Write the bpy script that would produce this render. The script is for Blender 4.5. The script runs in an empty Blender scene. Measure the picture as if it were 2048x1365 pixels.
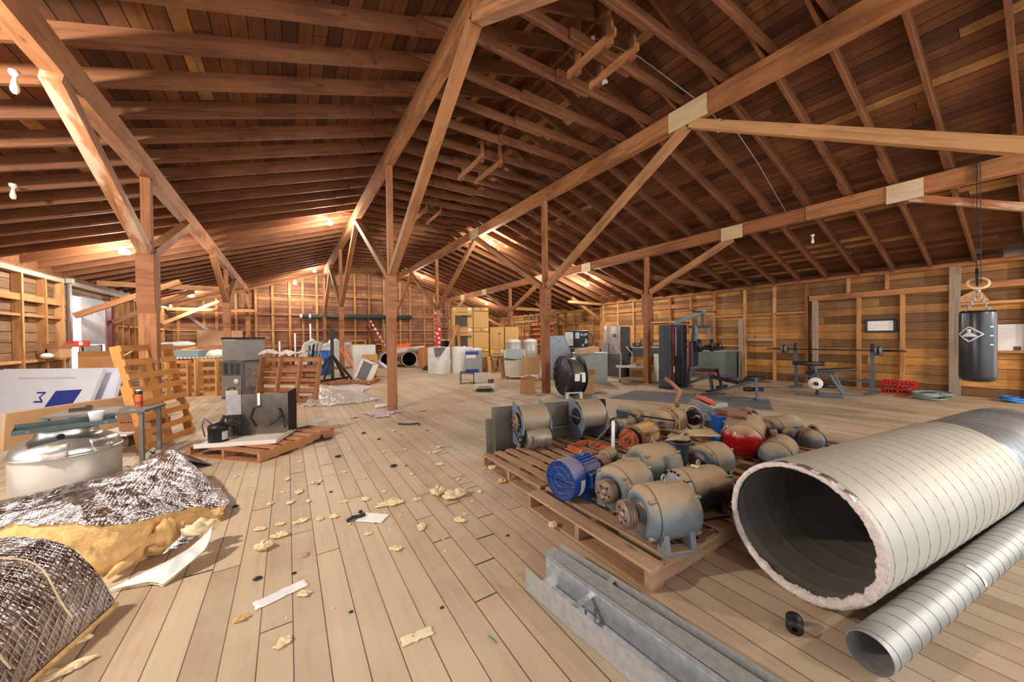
import bpy, bmesh, math, random
from math import sin, cos, pi, radians
from mathutils import Vector, Matrix, Quaternion
random.seed(7)
S = bpy.context.scene
COL = S.collection

# ---------------------------------------------------------------- camera
YAW, PITCH, ROLL, HC, FPX = 0.5684, 0.0121, -0.0113, 1.4, 702.4
cd = bpy.data.cameras.new('camera')
cd.sensor_width = 36.0
cd.lens = FPX / 2048 * 36.0
cd.clip_start = 0.02
cam = bpy.data.objects.new('camera', cd)
COL.objects.link(cam)
fw = Vector((sin(YAW) * cos(PITCH), cos(YAW) * cos(PITCH), -sin(PITCH)))
r0 = Vector((cos(YAW), -sin(YAW), 0))
u0 = r0.cross(fw)
cr = r0 * cos(ROLL) + u0 * sin(ROLL)
cu = u0 * cos(ROLL) - r0 * sin(ROLL)
cam.matrix_world = Matrix(((cr.x, cu.x, -fw.x, 0), (cr.y, cu.y, -fw.y, 0), (cr.z, cu.z, -fw.z, HC), (0, 0, 0, 1)))
S.camera = cam

# ---------------------------------------------------------------- view, world, added lamps behind the camera
S.view_settings.view_transform = 'Standard'
S.view_settings.look = 'None'
S.view_settings.gamma = 1.0
S.view_settings.use_curve_mapping = False
S.view_settings.exposure = 0.55
S.cycles.max_bounces = 7
S.cycles.diffuse_bounces = 4
S.cycles.glossy_bounces = 4
S.cycles.use_denoising = True
S.cycles.sample_clamp_indirect = 6.0
w = bpy.data.worlds.new('sky')
S.world = w
w.use_nodes = True
bg = w.node_tree.nodes['Background']
bg.inputs[0].default_value = (0.95, 0.97, 1.0, 1)
bg.inputs[1].default_value = 1.9
BULB_W = 200.0

# ---------------------------------------------------------------- node helpers
def new_mat(name):
    m = bpy.data.materials.new(name)
    m.use_nodes = True
    nt = m.node_tree
    return m, nt, nt.nodes['Principled BSDF']

class G:
    """small node graph writer"""
    def __init__(s, nt): s.nt = nt
    def n(s, t, **k):
        x = s.nt.nodes.new(t)
        for a, b in k.items(): setattr(x, a, b)
        return x
    def put(s, sock, v):
        if isinstance(v, bpy.types.NodeSocket): s.nt.links.new(v, sock)
        elif isinstance(v, (tuple, list)) and len(v) == 3 and sock.type == 'RGBA': sock.default_value = (*v, 1)
        else: sock.default_value = v
    def math(s, op, a, b=0.0, c=0.0):
        x = s.n('ShaderNodeMath', operation=op)
        s.put(x.inputs[0], a); s.put(x.inputs[1], b); s.put(x.inputs[2], c)
        return x.outputs[0]
    def comb(s, x, y, z):
        c = s.n('ShaderNodeCombineXYZ')
        for i, v in enumerate((x, y, z)): s.put(c.inputs[i], v)
        return c.outputs[0]
    def noise(s, vec, scale=5, detail=3, rough=.55, dist=0.0):
        x = s.n('ShaderNodeTexNoise')
        s.put(x.inputs['Vector'], vec); x.inputs['Scale'].default_value = scale
        x.inputs['Detail'].default_value = detail; x.inputs['Roughness'].default_value = rough
        x.inputs['Distortion'].default_value = dist
        return x.outputs[0]
    def ramp(s, fac, stops, interp='LINEAR'):
        x = s.n('ShaderNodeValToRGB'); x.color_ramp.interpolation = interp
        el = x.color_ramp.elements
        while len(el) < len(stops): el.new(0.5)
        for e, (p, c) in zip(el, stops):
            e.position = p
            e.color = (*c, 1) if isinstance(c, (tuple, list)) else (c, c, c, 1)
        s.put(x.inputs[0], fac)
        return x.outputs[0]
    def mix(s, fac, a, b, mode='MIX'):
        x = s.n('ShaderNodeMix', data_type='RGBA', blend_type=mode)
        s.put(x.inputs[0], fac); s.put(x.inputs[6], a); s.put(x.inputs[7], b)
        return x.outputs[2]
    def bump(s, h, strength=.3, dist=.02):
        x = s.n('ShaderNodeBump'); x.inputs['Strength'].default_value = strength
        x.inputs['Distance'].default_value = dist
        s.put(x.inputs['Height'], h)
        return x.outputs[0]
    def obj(s): return s.n('ShaderNodeTexCoord').outputs['Object']
    def sep(s, v):
        x = s.n('ShaderNodeSeparateXYZ'); s.put(x.inputs[0], v); return x.outputs
    def rnd(s): return s.n('ShaderNodeObjectInfo').outputs['Random']

def sr(r, g, b):
    f = lambda c: (c / 255 / 12.92) if c / 255 <= .04045 else ((c / 255 + .055) / 1.055) ** 2.4
    return (f(r), f(g), f(b))

def planks(name, stops, across, along, width, length, gap=.03, rough=.75, grain=.35, wear=None, endgap=.004, bumps=.5, gapcol=.08, spec=.3):
    m, nt, b = new_mat(name); g = G(nt)
    o = g.sep(g.obj())
    A = g.math('DIVIDE', o[across], width)
    row = g.math('FLOOR', A)
    w1 = g.n('ShaderNodeTexWhiteNoise', noise_dimensions='1D'); g.put(w1.inputs['W'], row)
    L = g.math('ADD', g.math('DIVIDE', o[along], length), g.math('MULTIPLY', w1.outputs[0], 9.0))
    cl = g.math('FLOOR', L)
    w2 = g.n('ShaderNodeTexWhiteNoise', noise_dimensions='2D'); g.put(w2.inputs['Vector'], g.comb(row, cl, 0.0))
    col = g.ramp(w2.outputs[0], stops)
    rr = g.math('MULTIPLY', w2.outputs[0], 37.0)
    gv = g.comb(g.math('MULTIPLY', o[along], 1.3), g.math('ADD', g.math('MULTIPLY', o[across], 26.0), rr), rr)
    gn = g.noise(gv, 1.0, 5, .65, .6)
    gf = g.ramp(gn, [(.3, 1 - grain), (.55, 1.0), (.75, 1 - grain * .35)])
    col = g.mix(1.0, col, gf, 'MULTIPLY')
    if wear:
        wn = g.noise(g.obj(), wear[0], 5, .6)
        col = g.mix(g.ramp(wn, [(.42, 0.0), (.66, wear[2])]), col, wear[1])
    fr = g.math('FRACT', A)
    e = g.math('MULTIPLY', g.math('SUBTRACT', .5, g.math('ABSOLUTE', g.math('SUBTRACT', fr, .5))), width)
    jit = g.math('MULTIPLY', g.noise(g.comb(g.math('MULTIPLY', o[along], .35), row, 0.0), 1.0, 2), gap * width * 1.6)
    g1 = g.math('LESS_THAN', e, jit)
    fl = g.math('MULTIPLY', g.math('SUBTRACT', .5, g.math('ABSOLUTE', g.math('SUBTRACT', g.math('FRACT', L), .5))), length)
    g2 = g.math('LESS_THAN', fl, endgap)
    gp = g.math('MAXIMUM', g1, g2)
    col = g.mix(gp, col, tuple(gapcol * c for c in stops[0][1]))
    g.put(b.inputs['Base Color'], col)
    b.inputs['Roughness'].default_value = rough
    b.inputs['Specular IOR Level'].default_value = spec
    h = g.math('SUBTRACT', g.math('MULTIPLY', gn, .25), gp)
    g.put(b.inputs['Normal'], g.bump(h, bumps, .006))
    return m

def timber_mat(name, stops, dark=.45, rough=.75, stain=None, sc=1.0, thr=(.5, .68)):
    """sawn timber, grain along the object's own X axis, tint by object"""
    m, nt, b = new_mat(name); g = G(nt)
    o = g.sep(g.obj()); r = g.rnd()
    off = g.math('MULTIPLY', r, 31.0)
    v = g.comb(g.math('ADD', g.math('MULTIPLY', o[0], .9 * sc), off), g.math('MULTIPLY', o[1], 15 * sc), g.math('MULTIPLY', o[2], 15 * sc))
    gn = g.noise(v, 1.0, 5, .65, .9)
    col = g.ramp(r, stops)
    col = g.mix(1.0, col, g.ramp(gn, [(.3, dark), (.52, 1.0), (.75, 1 - (1 - dark) * .4)]), 'MULTIPLY')
    v2 = g.comb(g.math('ADD', g.math('MULTIPLY', o[0], 2.0), off), g.math('MULTIPLY', o[1], 6.0), g.math('MULTIPLY', o[2], 6.0))
    vo = g.n('ShaderNodeTexVoronoi'); g.put(vo.inputs['Vector'], v2); vo.inputs['Scale'].default_value = 1.1
    col = g.mix(g.ramp(vo.outputs['Distance'], [(.03, .75), (.13, 0.0)]), col, tuple(c * .3 for c in stops[0][1]))
    if stain:
        sn = g.noise(g.comb(g.math('ADD', g.math('MULTIPLY', o[0], 1.2), off), g.math('MULTIPLY', o[1], 5.0), g.math('MULTIPLY', o[2], 5.0)), 1.0, 4, .6)
        col = g.mix(g.ramp(sn, [(thr[0], 0.0), (thr[1], stain[1])]), col, stain[0])
    g.put(b.inputs['Base Color'], col)
    b.inputs['Roughness'].default_value = rough
    b.inputs['Specular IOR Level'].default_value = .25
    g.put(b.inputs['Normal'], g.bump(gn, .25, .006))
    return m

def mat(name, color, rough=.6, metal=0.0, var=.12, scale=6.0, dust=None, bump=0.0, bscale=30.0, spec=.5, coat=0.0, tint=0.0, alpha=None, trans=0.0):
    """painted / plain surface with soft mottling, optional dust lying on what faces up"""
    m, nt, b = new_mat(name); g = G(nt)
    co = g.obj()
    n = g.noise(co, scale, 4, .6)
    c = g.mix(1.0, color, g.ramp(n, [(.3, 1 - var), (.7, 1 + var * .4)]), 'MULTIPLY')
    if tint:
        c = g.mix(1.0, c, g.ramp(g.rnd(), [(0, 1 - tint), (1, 1.0)]), 'MULTIPLY')
    rv = rough
    if dust:
        nz = g.sep(g.n('ShaderNodeNewGeometry').outputs['Normal'])[2]
        dn = g.noise(co, 9.0, 4, .6)
        df = g.ramp(g.math('ADD', nz, g.math('MULTIPLY', g.math('SUBTRACT', dn, .5), .9)), [(.15, 0.0), (.65, dust[1])])
        c = g.mix(df, c, dust[0])
        rv = g.math('ADD', g.math('MULTIPLY', df, .9 - rough), rough)
        if metal: g.put(b.inputs['Metallic'], g.math('MULTIPLY', g.math('SUBTRACT', 1.0, df), metal))
    else:
        b.inputs['Metallic'].default_value = metal
    g.put(b.inputs['Base Color'], c)
    g.put(b.inputs['Roughness'], rv)
    b.inputs['Specular IOR Level'].default_value = spec
    b.inputs['Coat Weight'].default_value = coat
    if trans: b.inputs['Transmission Weight'].default_value = trans
    if alpha is not None: b.inputs['Alpha'].default_value = alpha
    if bump:
        g.put(b.inputs['Normal'], g.bump(g.noise(co, bscale, 4, .6), bump, .01))
    return m

# ---------------------------------------------------------------- mesh helpers
class MB:
    """collects shapes that become ONE mesh object"""
    def __init__(s): s.b = bmesh.new(); s.mi = 0
    def _fin(s, vs, fs, mtx, smooth):
        if mtx is not None: bmesh.ops.transform(s.b, matrix=mtx, verts=vs)
        for f in fs:
            f.smooth = smooth; f.material_index = s.mi
        return s
    def hexa(s, p, mtx=None):
        """8 points: bottom 4 counter-clockwise, top 4"""
        v = [s.b.verts.new(q) for q in p]
        fs = [s.b.faces.new([v[i] for i in f]) for f in ((3, 2, 1, 0), (4, 5, 6, 7), (0, 1, 5, 4), (1, 2, 6, 5), (2, 3, 7, 6), (3, 0, 4, 7))]
        return s._fin(v, fs, mtx, False)
    def box(s, c, d, rz=0.0, mtx=None):
        x, y, z = d[0] / 2, d[1] / 2, d[2] / 2
        p = [(-x, -y, -z), (x, -y, -z), (x, y, -z), (-x, y, -z), (-x, -y, z), (x, -y, z), (x, y, z), (-x, y, z)]
        t = Matrix.Translation(c) @ Matrix.Rotation(rz, 4, 'Z')
        if mtx is not None: t = mtx @ t
        return s.hexa(p, t)
    def bar(s, p0, p1, w, h, roll=0.0):
        p0, p1 = Vector(p0), Vector(p1)
        L = (p1 - p0).length
        return s.box((L / 2, 0, 0), (L, w, h), 0, frame(p0, p1, roll))
    def rev(s, prof, n=24, mtx=None, smooth=True, cap=True, a0=0.0, a1=2 * pi, sharp=False):
        """lathe about local Z: prof = [(r, z), ...]"""
        full = abs(a1 - a0 - 2 * pi) < 1e-6
        k = n if full else n + 1
        rings = []; vs = []; fs = []
        for r, z in prof:
            if r < 1e-6:
                v = s.b.verts.new((0, 0, z)); rings.append([v]); vs.append(v)
            else:
                R = [s.b.verts.new((r * cos(a0 + (a1 - a0) * i / n), r * sin(a0 + (a1 - a0) * i / n), z)) for i in range(k)]
                rings.append(R); vs += R
        for A, B in zip(rings, rings[1:]):
            for i in range(n if not full else k):
                j = (i + 1) % k if full else i + 1
                if len(A) == 1 and len(B) == 1: continue
                if len(A) == 1: q = [A[0], B[j], B[i]]
                elif len(B) == 1: q = [A[i], A[j], B[0]]
                else: q = [A[i], A[j], B[j], B[i]]
                try: fs.append(s.b.faces.new(q))
                except ValueError: pass
        if cap and full:
            for R, rv in ((rings[0], True), (rings[-1], False)):
                if len(R) > 2:
                    try: fs.append(s.b.faces.new(R[::-1] if rv else R))
                    except ValueError: pass
        s._fin(vs, fs, mtx, smooth)
        for f in fs:
            if len(f.verts) > 4: f.smooth = False
        return s
    def cyl(s, p0, p1, r, r1=None, n=16, cap=True):
        p0, p1 = Vector(p0), Vector(p1)
        L = (p1 - p0).length
        return s.rev([(r, 0), (r if r1 is None else r1, L)], n, zframe(p0, p1), True, cap)
    def tube(s, pts, r, n=8, cap=True, closed=False):
        """swept tube with parallel transport"""
        pts = [Vector(p) for p in pts]
        m = len(pts); rad = r if isinstance(r, (list, tuple)) else [r] * m
        rings = []; vs = []; fs = []; up = None
        for i, p in enumerate(pts):
            a = pts[(i - 1) % m] if (i or closed) else p
            c = pts[(i + 1) % m] if (i < m - 1 or closed) else p
            t = (c - a)
            t = t.normalized() if t.length > 1e-9 else Vector((0, 0, 1))
            if up is None:
                up = Vector((0, 0, 1)) if abs(t.z) < .9 else Vector((1, 0, 0))
            up = (up - t * up.dot(t))
            up = up.normalized() if up.length > 1e-6 else t.orthogonal().normalized()
            q = t.cross(up)
            R = [s.b.verts.new(p + (up * cos(2 * pi * k / n) + q * sin(2 * pi * k / n)) * rad[i]) for k in range(n)]
            rings.append(R); vs += R
        prs = list(zip(rings, rings[1:])) + ([(rings[-1], rings[0])] if closed else [])
        for A, B in prs:
            for k in range(n):
                fs.append(s.b.faces.new((A[k], B[k], B[(k + 1) % n], A[(k + 1) % n])))
        if cap and not closed:
            fs.append(s.b.faces.new(rings[0])); fs.append(s.b.faces.new(rings[-1][::-1]))
        return s._fin(vs, fs, None, True)
    def torus(s, R, r, mtx=None, n=24, k=8, sx=1.0):
        vs = []; fs = []
        g = [[s.b.verts.new(((R + r * cos(2 * pi * j / k)) * cos(2 * pi * i / n) * sx, (R + r * cos(2 * pi * j / k)) * sin(2 * pi * i / n), r * sin(2 * pi * j / k))) for j in range(k)] for i in range(n)]
        for i in range(n):
            for j in range(k):
                fs.append(s.b.faces.new((g[i][j], g[(i + 1) % n][j], g[(i + 1) % n][(j + 1) % k], g[i][(j + 1) % k])))
            vs += g[i]
        return s._fin(vs, fs, mtx, True)
    def prism(s, poly, h, mtx=None, smooth=False):
        """polygon in XY raised by h in Z"""
        a = [s.b.verts.new((x, y, 0)) for x, y in poly]; c = [s.b.verts.new((x, y, h)) for x, y in poly]
        k = len(poly); fs = [s.b.faces.new(a[::-1]), s.b.faces.new(c)]
        for i in range(k):
            f = s.b.faces.new((a[i], a[(i + 1) % k], c[(i + 1) % k], c[i])); fs.append(f)
        s._fin(a + c, fs, mtx, False)
        if smooth:
            for f in fs[2:]: f.smooth = True
        return s
    def grid(s, fn, nu, nv, smooth=True, thick=0.0):
        """surface fn(u, v) -> point, optional thickness downwards/along normal"""
        g = [[s.b.verts.new(fn(i / nu, j / nv)) for j in range(nv + 1)] for i in range(nu + 1)]
        fs = []
        for i in range(nu):
            for j in range(nv):
                fs.append(s.b.faces.new((g[i][j], g[i + 1][j], g[i + 1][j + 1], g[i][j + 1])))
        s._fin([], fs, None, smooth)
        if thick:
            s.b.normal_update()
            r = bmesh.ops.solidify(s.b, geom=fs, thickness=thick)
        return s
    def ball(s, c, r, n=12, sc=(1, 1, 1), mtx=None):
        k = max(4, n // 2)
        t = Matrix.Translation(c) @ Matrix.Diagonal((*sc, 1))
        if mtx is not None: t = mtx @ t
        return s.rev([(r * sin(pi * i / k), -r * cos(pi * i / k)) for i in range(k + 1)], n, t)
    def build(s, name, m=None, parent=None, loc=None, bevel=0.0, mtx=None, fixn=True):
        if fixn: bmesh.ops.recalc_face_normals(s.b, faces=s.b.faces)
        me = bpy.data.meshes.new(name); s.b.to_mesh(me); s.b.free()
        for q in (m if isinstance(m, (list, tuple)) else [m]):
            if q: me.materials.append(q)
        o = bpy.data.objects.new(name, me); COL.objects.link(o)
        if parent: o.parent = parent
        if mtx is not None: o.matrix_local = mtx
        elif loc is not None: o.location = loc
        if bevel:
            bv = o.modifiers.new('bevel', 'BEVEL'); bv.width = bevel; bv.segments = 2; bv.limit_method = 'ANGLE'
        return o

def frame(p0, p1, roll=0.0):
    """X axis from p0 to p1, Z as upright as possible"""
    x = (Vector(p1) - Vector(p0)).normalized()
    z = Vector((0, 0, 1))
    if abs(x.z) > .999: z = Vector((0, 1, 0))
    y = z.cross(x).normalized(); z = x.cross(y)
    m = Matrix((x, y, z)).transposed().to_4x4()
    if roll: m = m @ Matrix.Rotation(roll, 4, 'X')
    return Matrix.Translation(p0) @ m
def zframe(p0, p1):
    z = (Vector(p1) - Vector(p0)).normalized()
    x = Vector((1, 0, 0)) if abs(z.x) < .9 else Vector((0, 1, 0))
    y = z.cross(x).normalized(); x = y.cross(z)
    return Matrix.Translation(p0) @ Matrix((x, y, z)).transposed().to_4x4()
T = Matrix.Translation
def R(a, ax='Z'): return Matrix.Rotation(a, 4, ax)
AX_X = R(pi / 2, 'Y')      # turns a lathe's Z axis into +X

def tag(o, label=None, cat=None, group=None, kind=None):
    if label: o['label'] = label
    if cat: o['category'] = cat
    if group: o['group'] = group
    if kind: o['kind'] = kind
    return o
def thing(name, label, cat, loc=(0, 0, 0), rz=0.0, group=None):
    o = bpy.data.objects.new(name, None); COL.objects.link(o)
    o.empty_display_size = .1
    o.location = (loc[0], loc[1], loc[2] if len(loc) > 2 else 0); o.rotation_euler = (0, 0, rz)
    return tag(o, label, cat, group)
def kids(o): return [c for c in COL.objects if c.parent == o]
def copy_tree(o, parent=None):
    c = o.copy(); COL.objects.link(c)
    if parent: c.parent = parent
    for ch in kids(o): copy_tree(ch, c)
    return c
def timber(name, p0, p1, w, h, m, parent=None, roll=0.0, bevel=.004):
    """one length of timber as its own object, local X along it"""
    p0, p1 = Vector(p0), Vector(p1); L = (p1 - p0).length
    o = MB().box((L / 2, 0, 0), (L, w, h)).build(name, m, parent, mtx=frame(p0, p1, roll))
    return o
def text_mesh(name, body, size, m, parent, mtx, depth=.001, sx=1.0):
    cu_ = bpy.data.curves.new(name, 'FONT'); cu_.body = body; cu_.size = size; cu_.extrude = depth
    cu_.align_x = 'CENTER'; cu_.align_y = 'CENTER'
    t = bpy.data.objects.new(name + '_curve', cu_); COL.objects.link(t)
    me = bpy.data.meshes.new_from_object(t.evaluated_get(bpy.context.evaluated_depsgraph_get()))
    bpy.data.objects.remove(t); bpy.data.curves.remove(cu_)
    me.name = name; me.materials.clear(); me.materials.append(m)
    o = bpy.data.objects.new(name, me); COL.objects.link(o)
    if parent: o.parent = parent
    o.matrix_local = mtx @ Matrix.Diagonal((sx, 1, 1, 1))
    return o
# ================================================================ MATERIALS
FLOOR_M = planks('floor_boards', [(0, sr(176, 152, 124)), (.35, sr(188, 164, 134)), (.7, sr(196, 174, 144)), (1, sr(168, 142, 114))], 0, 1, .135, 3.9, gap=.022, rough=.6, grain=.16, wear=(.8, sr(208, 190, 164), .6), endgap=.004, bumps=.35, gapcol=.2)
ROOF_M = planks('roof_boards', [(0, sr(82, 51, 33)), (.3, sr(116, 72, 44)), (.6, sr(132, 86, 52)), (.93, sr(100, 62, 40)), (.965, sr(186, 138, 84)), (1, sr(200, 150, 94))], 0, 1, .145, 4.3, gap=.035, grain=.45, wear=(1.6, sr(70, 42, 30), .6))
WALLR_M = planks('wall_boards_right', [(0, sr(120, 86, 54)), (.25, sr(150, 108, 66)), (.5, sr(196, 138, 76)), (.72, sr(222, 160, 84)), (.86, sr(134, 98, 64)), (1, sr(206, 148, 84))], 2, 1, .205, 3.1, gap=.03, grain=.5, wear=(1.3, sr(112, 84, 58), .75))
WALLB_M = planks('wall_boards_back', [(0, sr(120, 78, 56)), (.3, sr(158, 108, 80)), (.6, sr(176, 124, 92)), (.9, sr(146, 98, 72)), (1, sr(206, 146, 92))], 2, 0, .2, 3.3, gap=.04, grain=.45, wear=(1.3, sr(92, 62, 50), .6))
WALLL_M = planks('wall_boards_left', [(0, sr(112, 84, 60)), (.4, sr(150, 116, 82)), (.7, sr(134, 100, 70)), (1, sr(168, 132, 92))], 2, 1, .2, 3.3, gap=.04, grain=.5, wear=(1.5, sr(100, 76, 56), .6))
POST_M = timber_mat('post_timber', [(0, sr(150, 98, 66)), (.5, sr(174, 120, 80)), (1, sr(162, 112, 78))], dark=.48, stain=(sr(104, 60, 44), .6))
BEAM_M = timber_mat('beam_timber', [(0, sr(150, 96, 60)), (.5, sr(176, 122, 78)), (1, sr(164, 108, 68))], dark=.48, stain=(sr(112, 66, 42), .65))
BRACE_M = timber_mat('brace_timber', [(0, sr(170, 120, 80)), (.5, sr(158, 106, 68)), (1, sr(184, 136, 94))], dark=.45, stain=(sr(120, 72, 46), .55))
RAFTER_M = timber_mat('rafter_timber', [(0, sr(118, 75, 48)), (.5, sr(138, 90, 59)), (1, sr(128, 82, 53))], dark=.5, stain=(sr(82, 48, 34), .6))
STUD_M = timber_mat('stud_timber', [(0, sr(170, 120, 74)), (.5, sr(196, 142, 90)), (1, sr(206, 158, 108))], dark=.5, stain=(sr(120, 82, 52), .6))
PLATE_M = timber_mat('gusset_plywood', [(0, sr(206, 178, 140)), (1, sr(214, 190, 158))], dark=.8, stain=(sr(176, 140, 104), .5))
FLAKE_M = timber_mat('flaking_painted_timber', [(0, sr(170, 112, 74)), (1, sr(184, 128, 88))], dark=.5, stain=(sr(206, 176, 150), .85), sc=.8, thr=(.48, .56))
PALEB_M = timber_mat('pale_pine_timber', [(0, sr(198, 148, 98)), (1, sr(206, 158, 108))], dark=.6, stain=(sr(160, 100, 62), .4))
GREYW_M = timber_mat('grey_weathered_timber', [(0, sr(150, 132, 116)), (1, sr(176, 156, 136))], dark=.6)

# ================================================================ THE BUILDING
XL, XR, YB, YF, RX = -4.4, 12.4, 21.8, -5.0, 3.55
ZR, SLR, SLL = 5.62, .317, .327         # underside of the rafters at the ridge, roof slopes
def zraf(x): return ZR - (SLR * (x - RX) if x > RX else SLL * (RX - x))

floor = MB().box(((XL + XR) / 2, (YB + YF) / 2, -.1), (XR - XL + 1, YB - YF, .2)).build('floor', FLOOR_M)
tag(floor, kind='structure')

JOINT = mat('dark_joint', sr(44, 34, 26), .9)
for jx, jy in ((1.28, 2.42), (1.2, 2.17), (1.05, 1.93), (.93, 1.66), (1.36, 2.95), (1.42, 3.24), (1.6, 4.0), (1.66, 4.22), (.27, 4.4), (.0, 4.3), (.28, 5.2), (-.44, 2.78), (-.15, 3.55), (.85, 2.3), (1.1, 2.75)):
    k = math.floor(jx / .135)
    MB().box(((k + .5) * .135, jy, .0006), (.128, random.uniform(.006, .012), .0012), random.uniform(-.05, .05)).build('board_joint', JOINT, floor)
# roof deck: two sloping slabs, boards along the ridge
RD = .19                                # rafter depth
b = MB()
for xe in (XL - .45, XR + .55):
    z0, z1 = zraf(xe) + RD, ZR + RD
    p = [(xe, YF, z0), (RX, YF, z1), (RX, YB + .3, z1), (xe, YB + .3, z0)]
    if xe > RX: p = [p[1], p[0], p[3], p[2]]
    b.hexa([q for q in p] + [(q[0], q[1], q[2] + .05) for q in p])
ceiling = tag(b.build('ceiling', ROOF_M), kind='structure')
# rafters: lapped pairs, an inner length from ridge to lap and an outer one to the wall plate
NRAF = 43
for side in (-1, 1):
    xlap = 1.7 if side < 0 else 8.83
    xend = XL - .3 if side < 0 else XR + .3
    for i in range(NRAF):
        y = -3.9 + i * .605
        if y > YB - .1: break
        j = random.uniform(-.02, .02)
        q0, q1 = Vector((RX, y + j, ZR)), Vector((xend, y + j, zraf(xend)))
        ca = abs(q1.x - q0.x) / (q1 - q0).length       # local X runs down the slope
        la, lb = abs(xlap - RX) / ca, (q1 - q0).length
        dd = RD * ca
        bb = MB()
        for xa, xb, yy in ((.025, la + random.uniform(.35, .75), 0), (la - random.uniform(.35, .8), lb, .044)):
            bb.box(((xa + xb) / 2, yy * (1 if side > 0 else -1), dd / 2), (xb - xa, .042, dd))
        bb.build('rafter', RAFTER_M, ceiling, mtx=frame(q0, q1))
# lapped collar ties across the middle bay, one beside each rafter pair
for i in range(NRAF):
    y = -3.9 + i * .605 - .05
    if y > YB - .2: break
    bb = MB(); zt = 5.045
    e0, e1 = random.uniform(.3, .55), random.uniform(.3, .55)
    for xa, xb, yy, dz, tip in ((1.7 - e0, 3.75 + random.uniform(-.3, .5), 0, 0, -1), (3.3 + random.uniform(-.5, .2), 5.4 + e1, -.044, .012, 1)):
        h_ = .14; c0, c1 = (.35, 0) if tip < 0 else (0, .35)
        bb.hexa([(xa, yy - .02, dz + (h_ * .0)), (xb, yy - .02, dz), (xb, yy + .02, dz), (xa, yy + .02, dz), (xa + c0, yy - .02, dz + h_), (xb - c1, yy - .02, dz + h_), (xb - c1, yy + .02, dz + h_), (xa + c0, yy + .02, dz + h_)])
    bb.build('collar_tie', RAFTER_M, ceiling, loc=(0, y, zt))
MB().box((RX, (YF + YB) / 2, ZR + RD / 2 - .01), (.04, YB - YF, RD + .02)).build('ridge_board', RAFTER_M, ceiling)

# walls
def wall(name, m, o): return tag(o, kind='structure')
# right wall, near part at XR, far part set back a little
YS = 11.6
wr = MB().box((XR + .03, (YF + YS) / 2 + 1.5, 1.42), (.06, YS - YF - 3, 2.9)).box((XR + .48, (YS + YB) / 2, 1.4), (.06, YB - YS, 2.84)).box((XR + .25, YS, 1.4), (.5, .05, 2.84)).build('wall_right', WALLR_M)
tag(wr, kind='structure')
def stud(y, z0, z1, x=XR, w=.05, d=.11, m=STUD_M, par=None, name='stud'):
    return timber(name, (x - d / 2, y, z0), (x - d / 2, y, z1), w, d, m, par or wr, roll=pi / 2)
def girt(y0, y1, z, x=XR, h=.05, d=.1, m=STUD_M, par=None, name='girt', z1=None):
    return timber(name, (x - d / 2, y0, z), (x - d / 2, y1, z if z1 is None else z1), d, h, m, par or wr)
girt(YF + 3, YS, 2.86, h=.09, d=.13, m=BEAM_M, name='top_plate')
girt(YS, YB, 2.72, x=XR + .45, h=.09, d=.13, m=STUD_M, name='top_plate')
# back wall with gable
p = [(XL, 0), (XR + .5, 0), (XR + .5, zraf(XR + .5) + RD), (RX, ZR + RD), (XL, zraf(XL) + RD)]
wb = MB().prism(p, .06, T((0, YB + .06, 0)) @ R(pi / 2, 'X')).build('wall_back', WALLB_M)
tag(wb, kind='structure')
# left wall with the doorway (7.9 .. 16 is what the photo sees); an opening near the camera lets daylight in
wl = MB()
wl.box((XL - .03, 8.6, 1.45), (.06, 7.8, 2.9)).box((XL - .03, 18.45, 1.45), (.06, 6.7, 2.9)).box((XL - .03, 13.8, 2.72), (.06, 2.6, .36))
wl.box((XL - .03, 3.9, 2.72), (.06, 1.6, .36)).box((XL - .03, -3.4, 1.45), (.06, 3.2, 2.9)).box((XL - .03, .6, 2.78), (.06, 5, .26))
wl = tag(wl.build('wall_left', WALLL_M), kind='structure')
girt(YF, YB, 2.78, x=XL + .13, h=.09, d=.13, m=GREYW_M, par=wl, name='top_plate')

# boards closing the eaves between the rafters
MB().box((XL - .12, (YF + YB) / 2, 2.98), (.04, YB - YF, .5)).build('eaves_board', RAFTER_M, wl)
MB().box((XR + .02, (YF + 3.9 + YS) / 2 + .75, 3.0), (.04, YS - YF - 5.9, .36)).box((XR + .47, (YS + YB) / 2, 2.95), (.04, YB - YS, .5)).build('eaves_board', RAFTER_M, wr)
# ---------------------------------------------------------------- framing of the right wall
for y in (9.73, 8.91, 8.05, 7.23, 6.41, 5.46, 4.65): stud(y, 0, 2.82)
stud(10.55, 0, 2.82); stud(11.4, 0, 2.82)
stud(3.86, 0, 2.82, w=.06, d=.14, m=RAFTER_M); stud(3.68, 0, 2.3, w=.1, d=.14, m=GREYW_M)
stud(2.8, 0, 2.3, w=.07); stud(2.04, 0, 2.3, w=.07)
stud(1.26, 0, 2.82, w=.15, d=.15, m=GREYW_M)
stud(.35, 0, 2.82); stud(5.55, 0, 1.9, w=.12, d=.16, m=GREYW_M)
for y in (3.0, 2.3): stud(y, 2.45, 2.82)
girt(.0, 3.8, 2.37, h=.14, d=.13, m=BEAM_M, name='door_header')
girt(-1.5, 1.2, 2.0, h=.05)
girt(-1.5, 1.1, .98, h=.05)
girt(6.42, 11.5, 2.47, h=.15, d=.09, m=BEAM_M, name='header')
girt(7.2, 9.0, 1.9); girt(4.7, 6.4, 2.0); girt(3.9, 4.6, 2.0)
girt(5.5, 6.4, 1.02); girt(5.6, 6.3, 1.3, h=.09, d=.03)
girt(7.3, 8.8, 1.05)
timber('slat', (12.32, 4.6, 1.22), (12.32, 5.4, 1.22), .03, .07, GREYW_M, wr)
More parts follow.
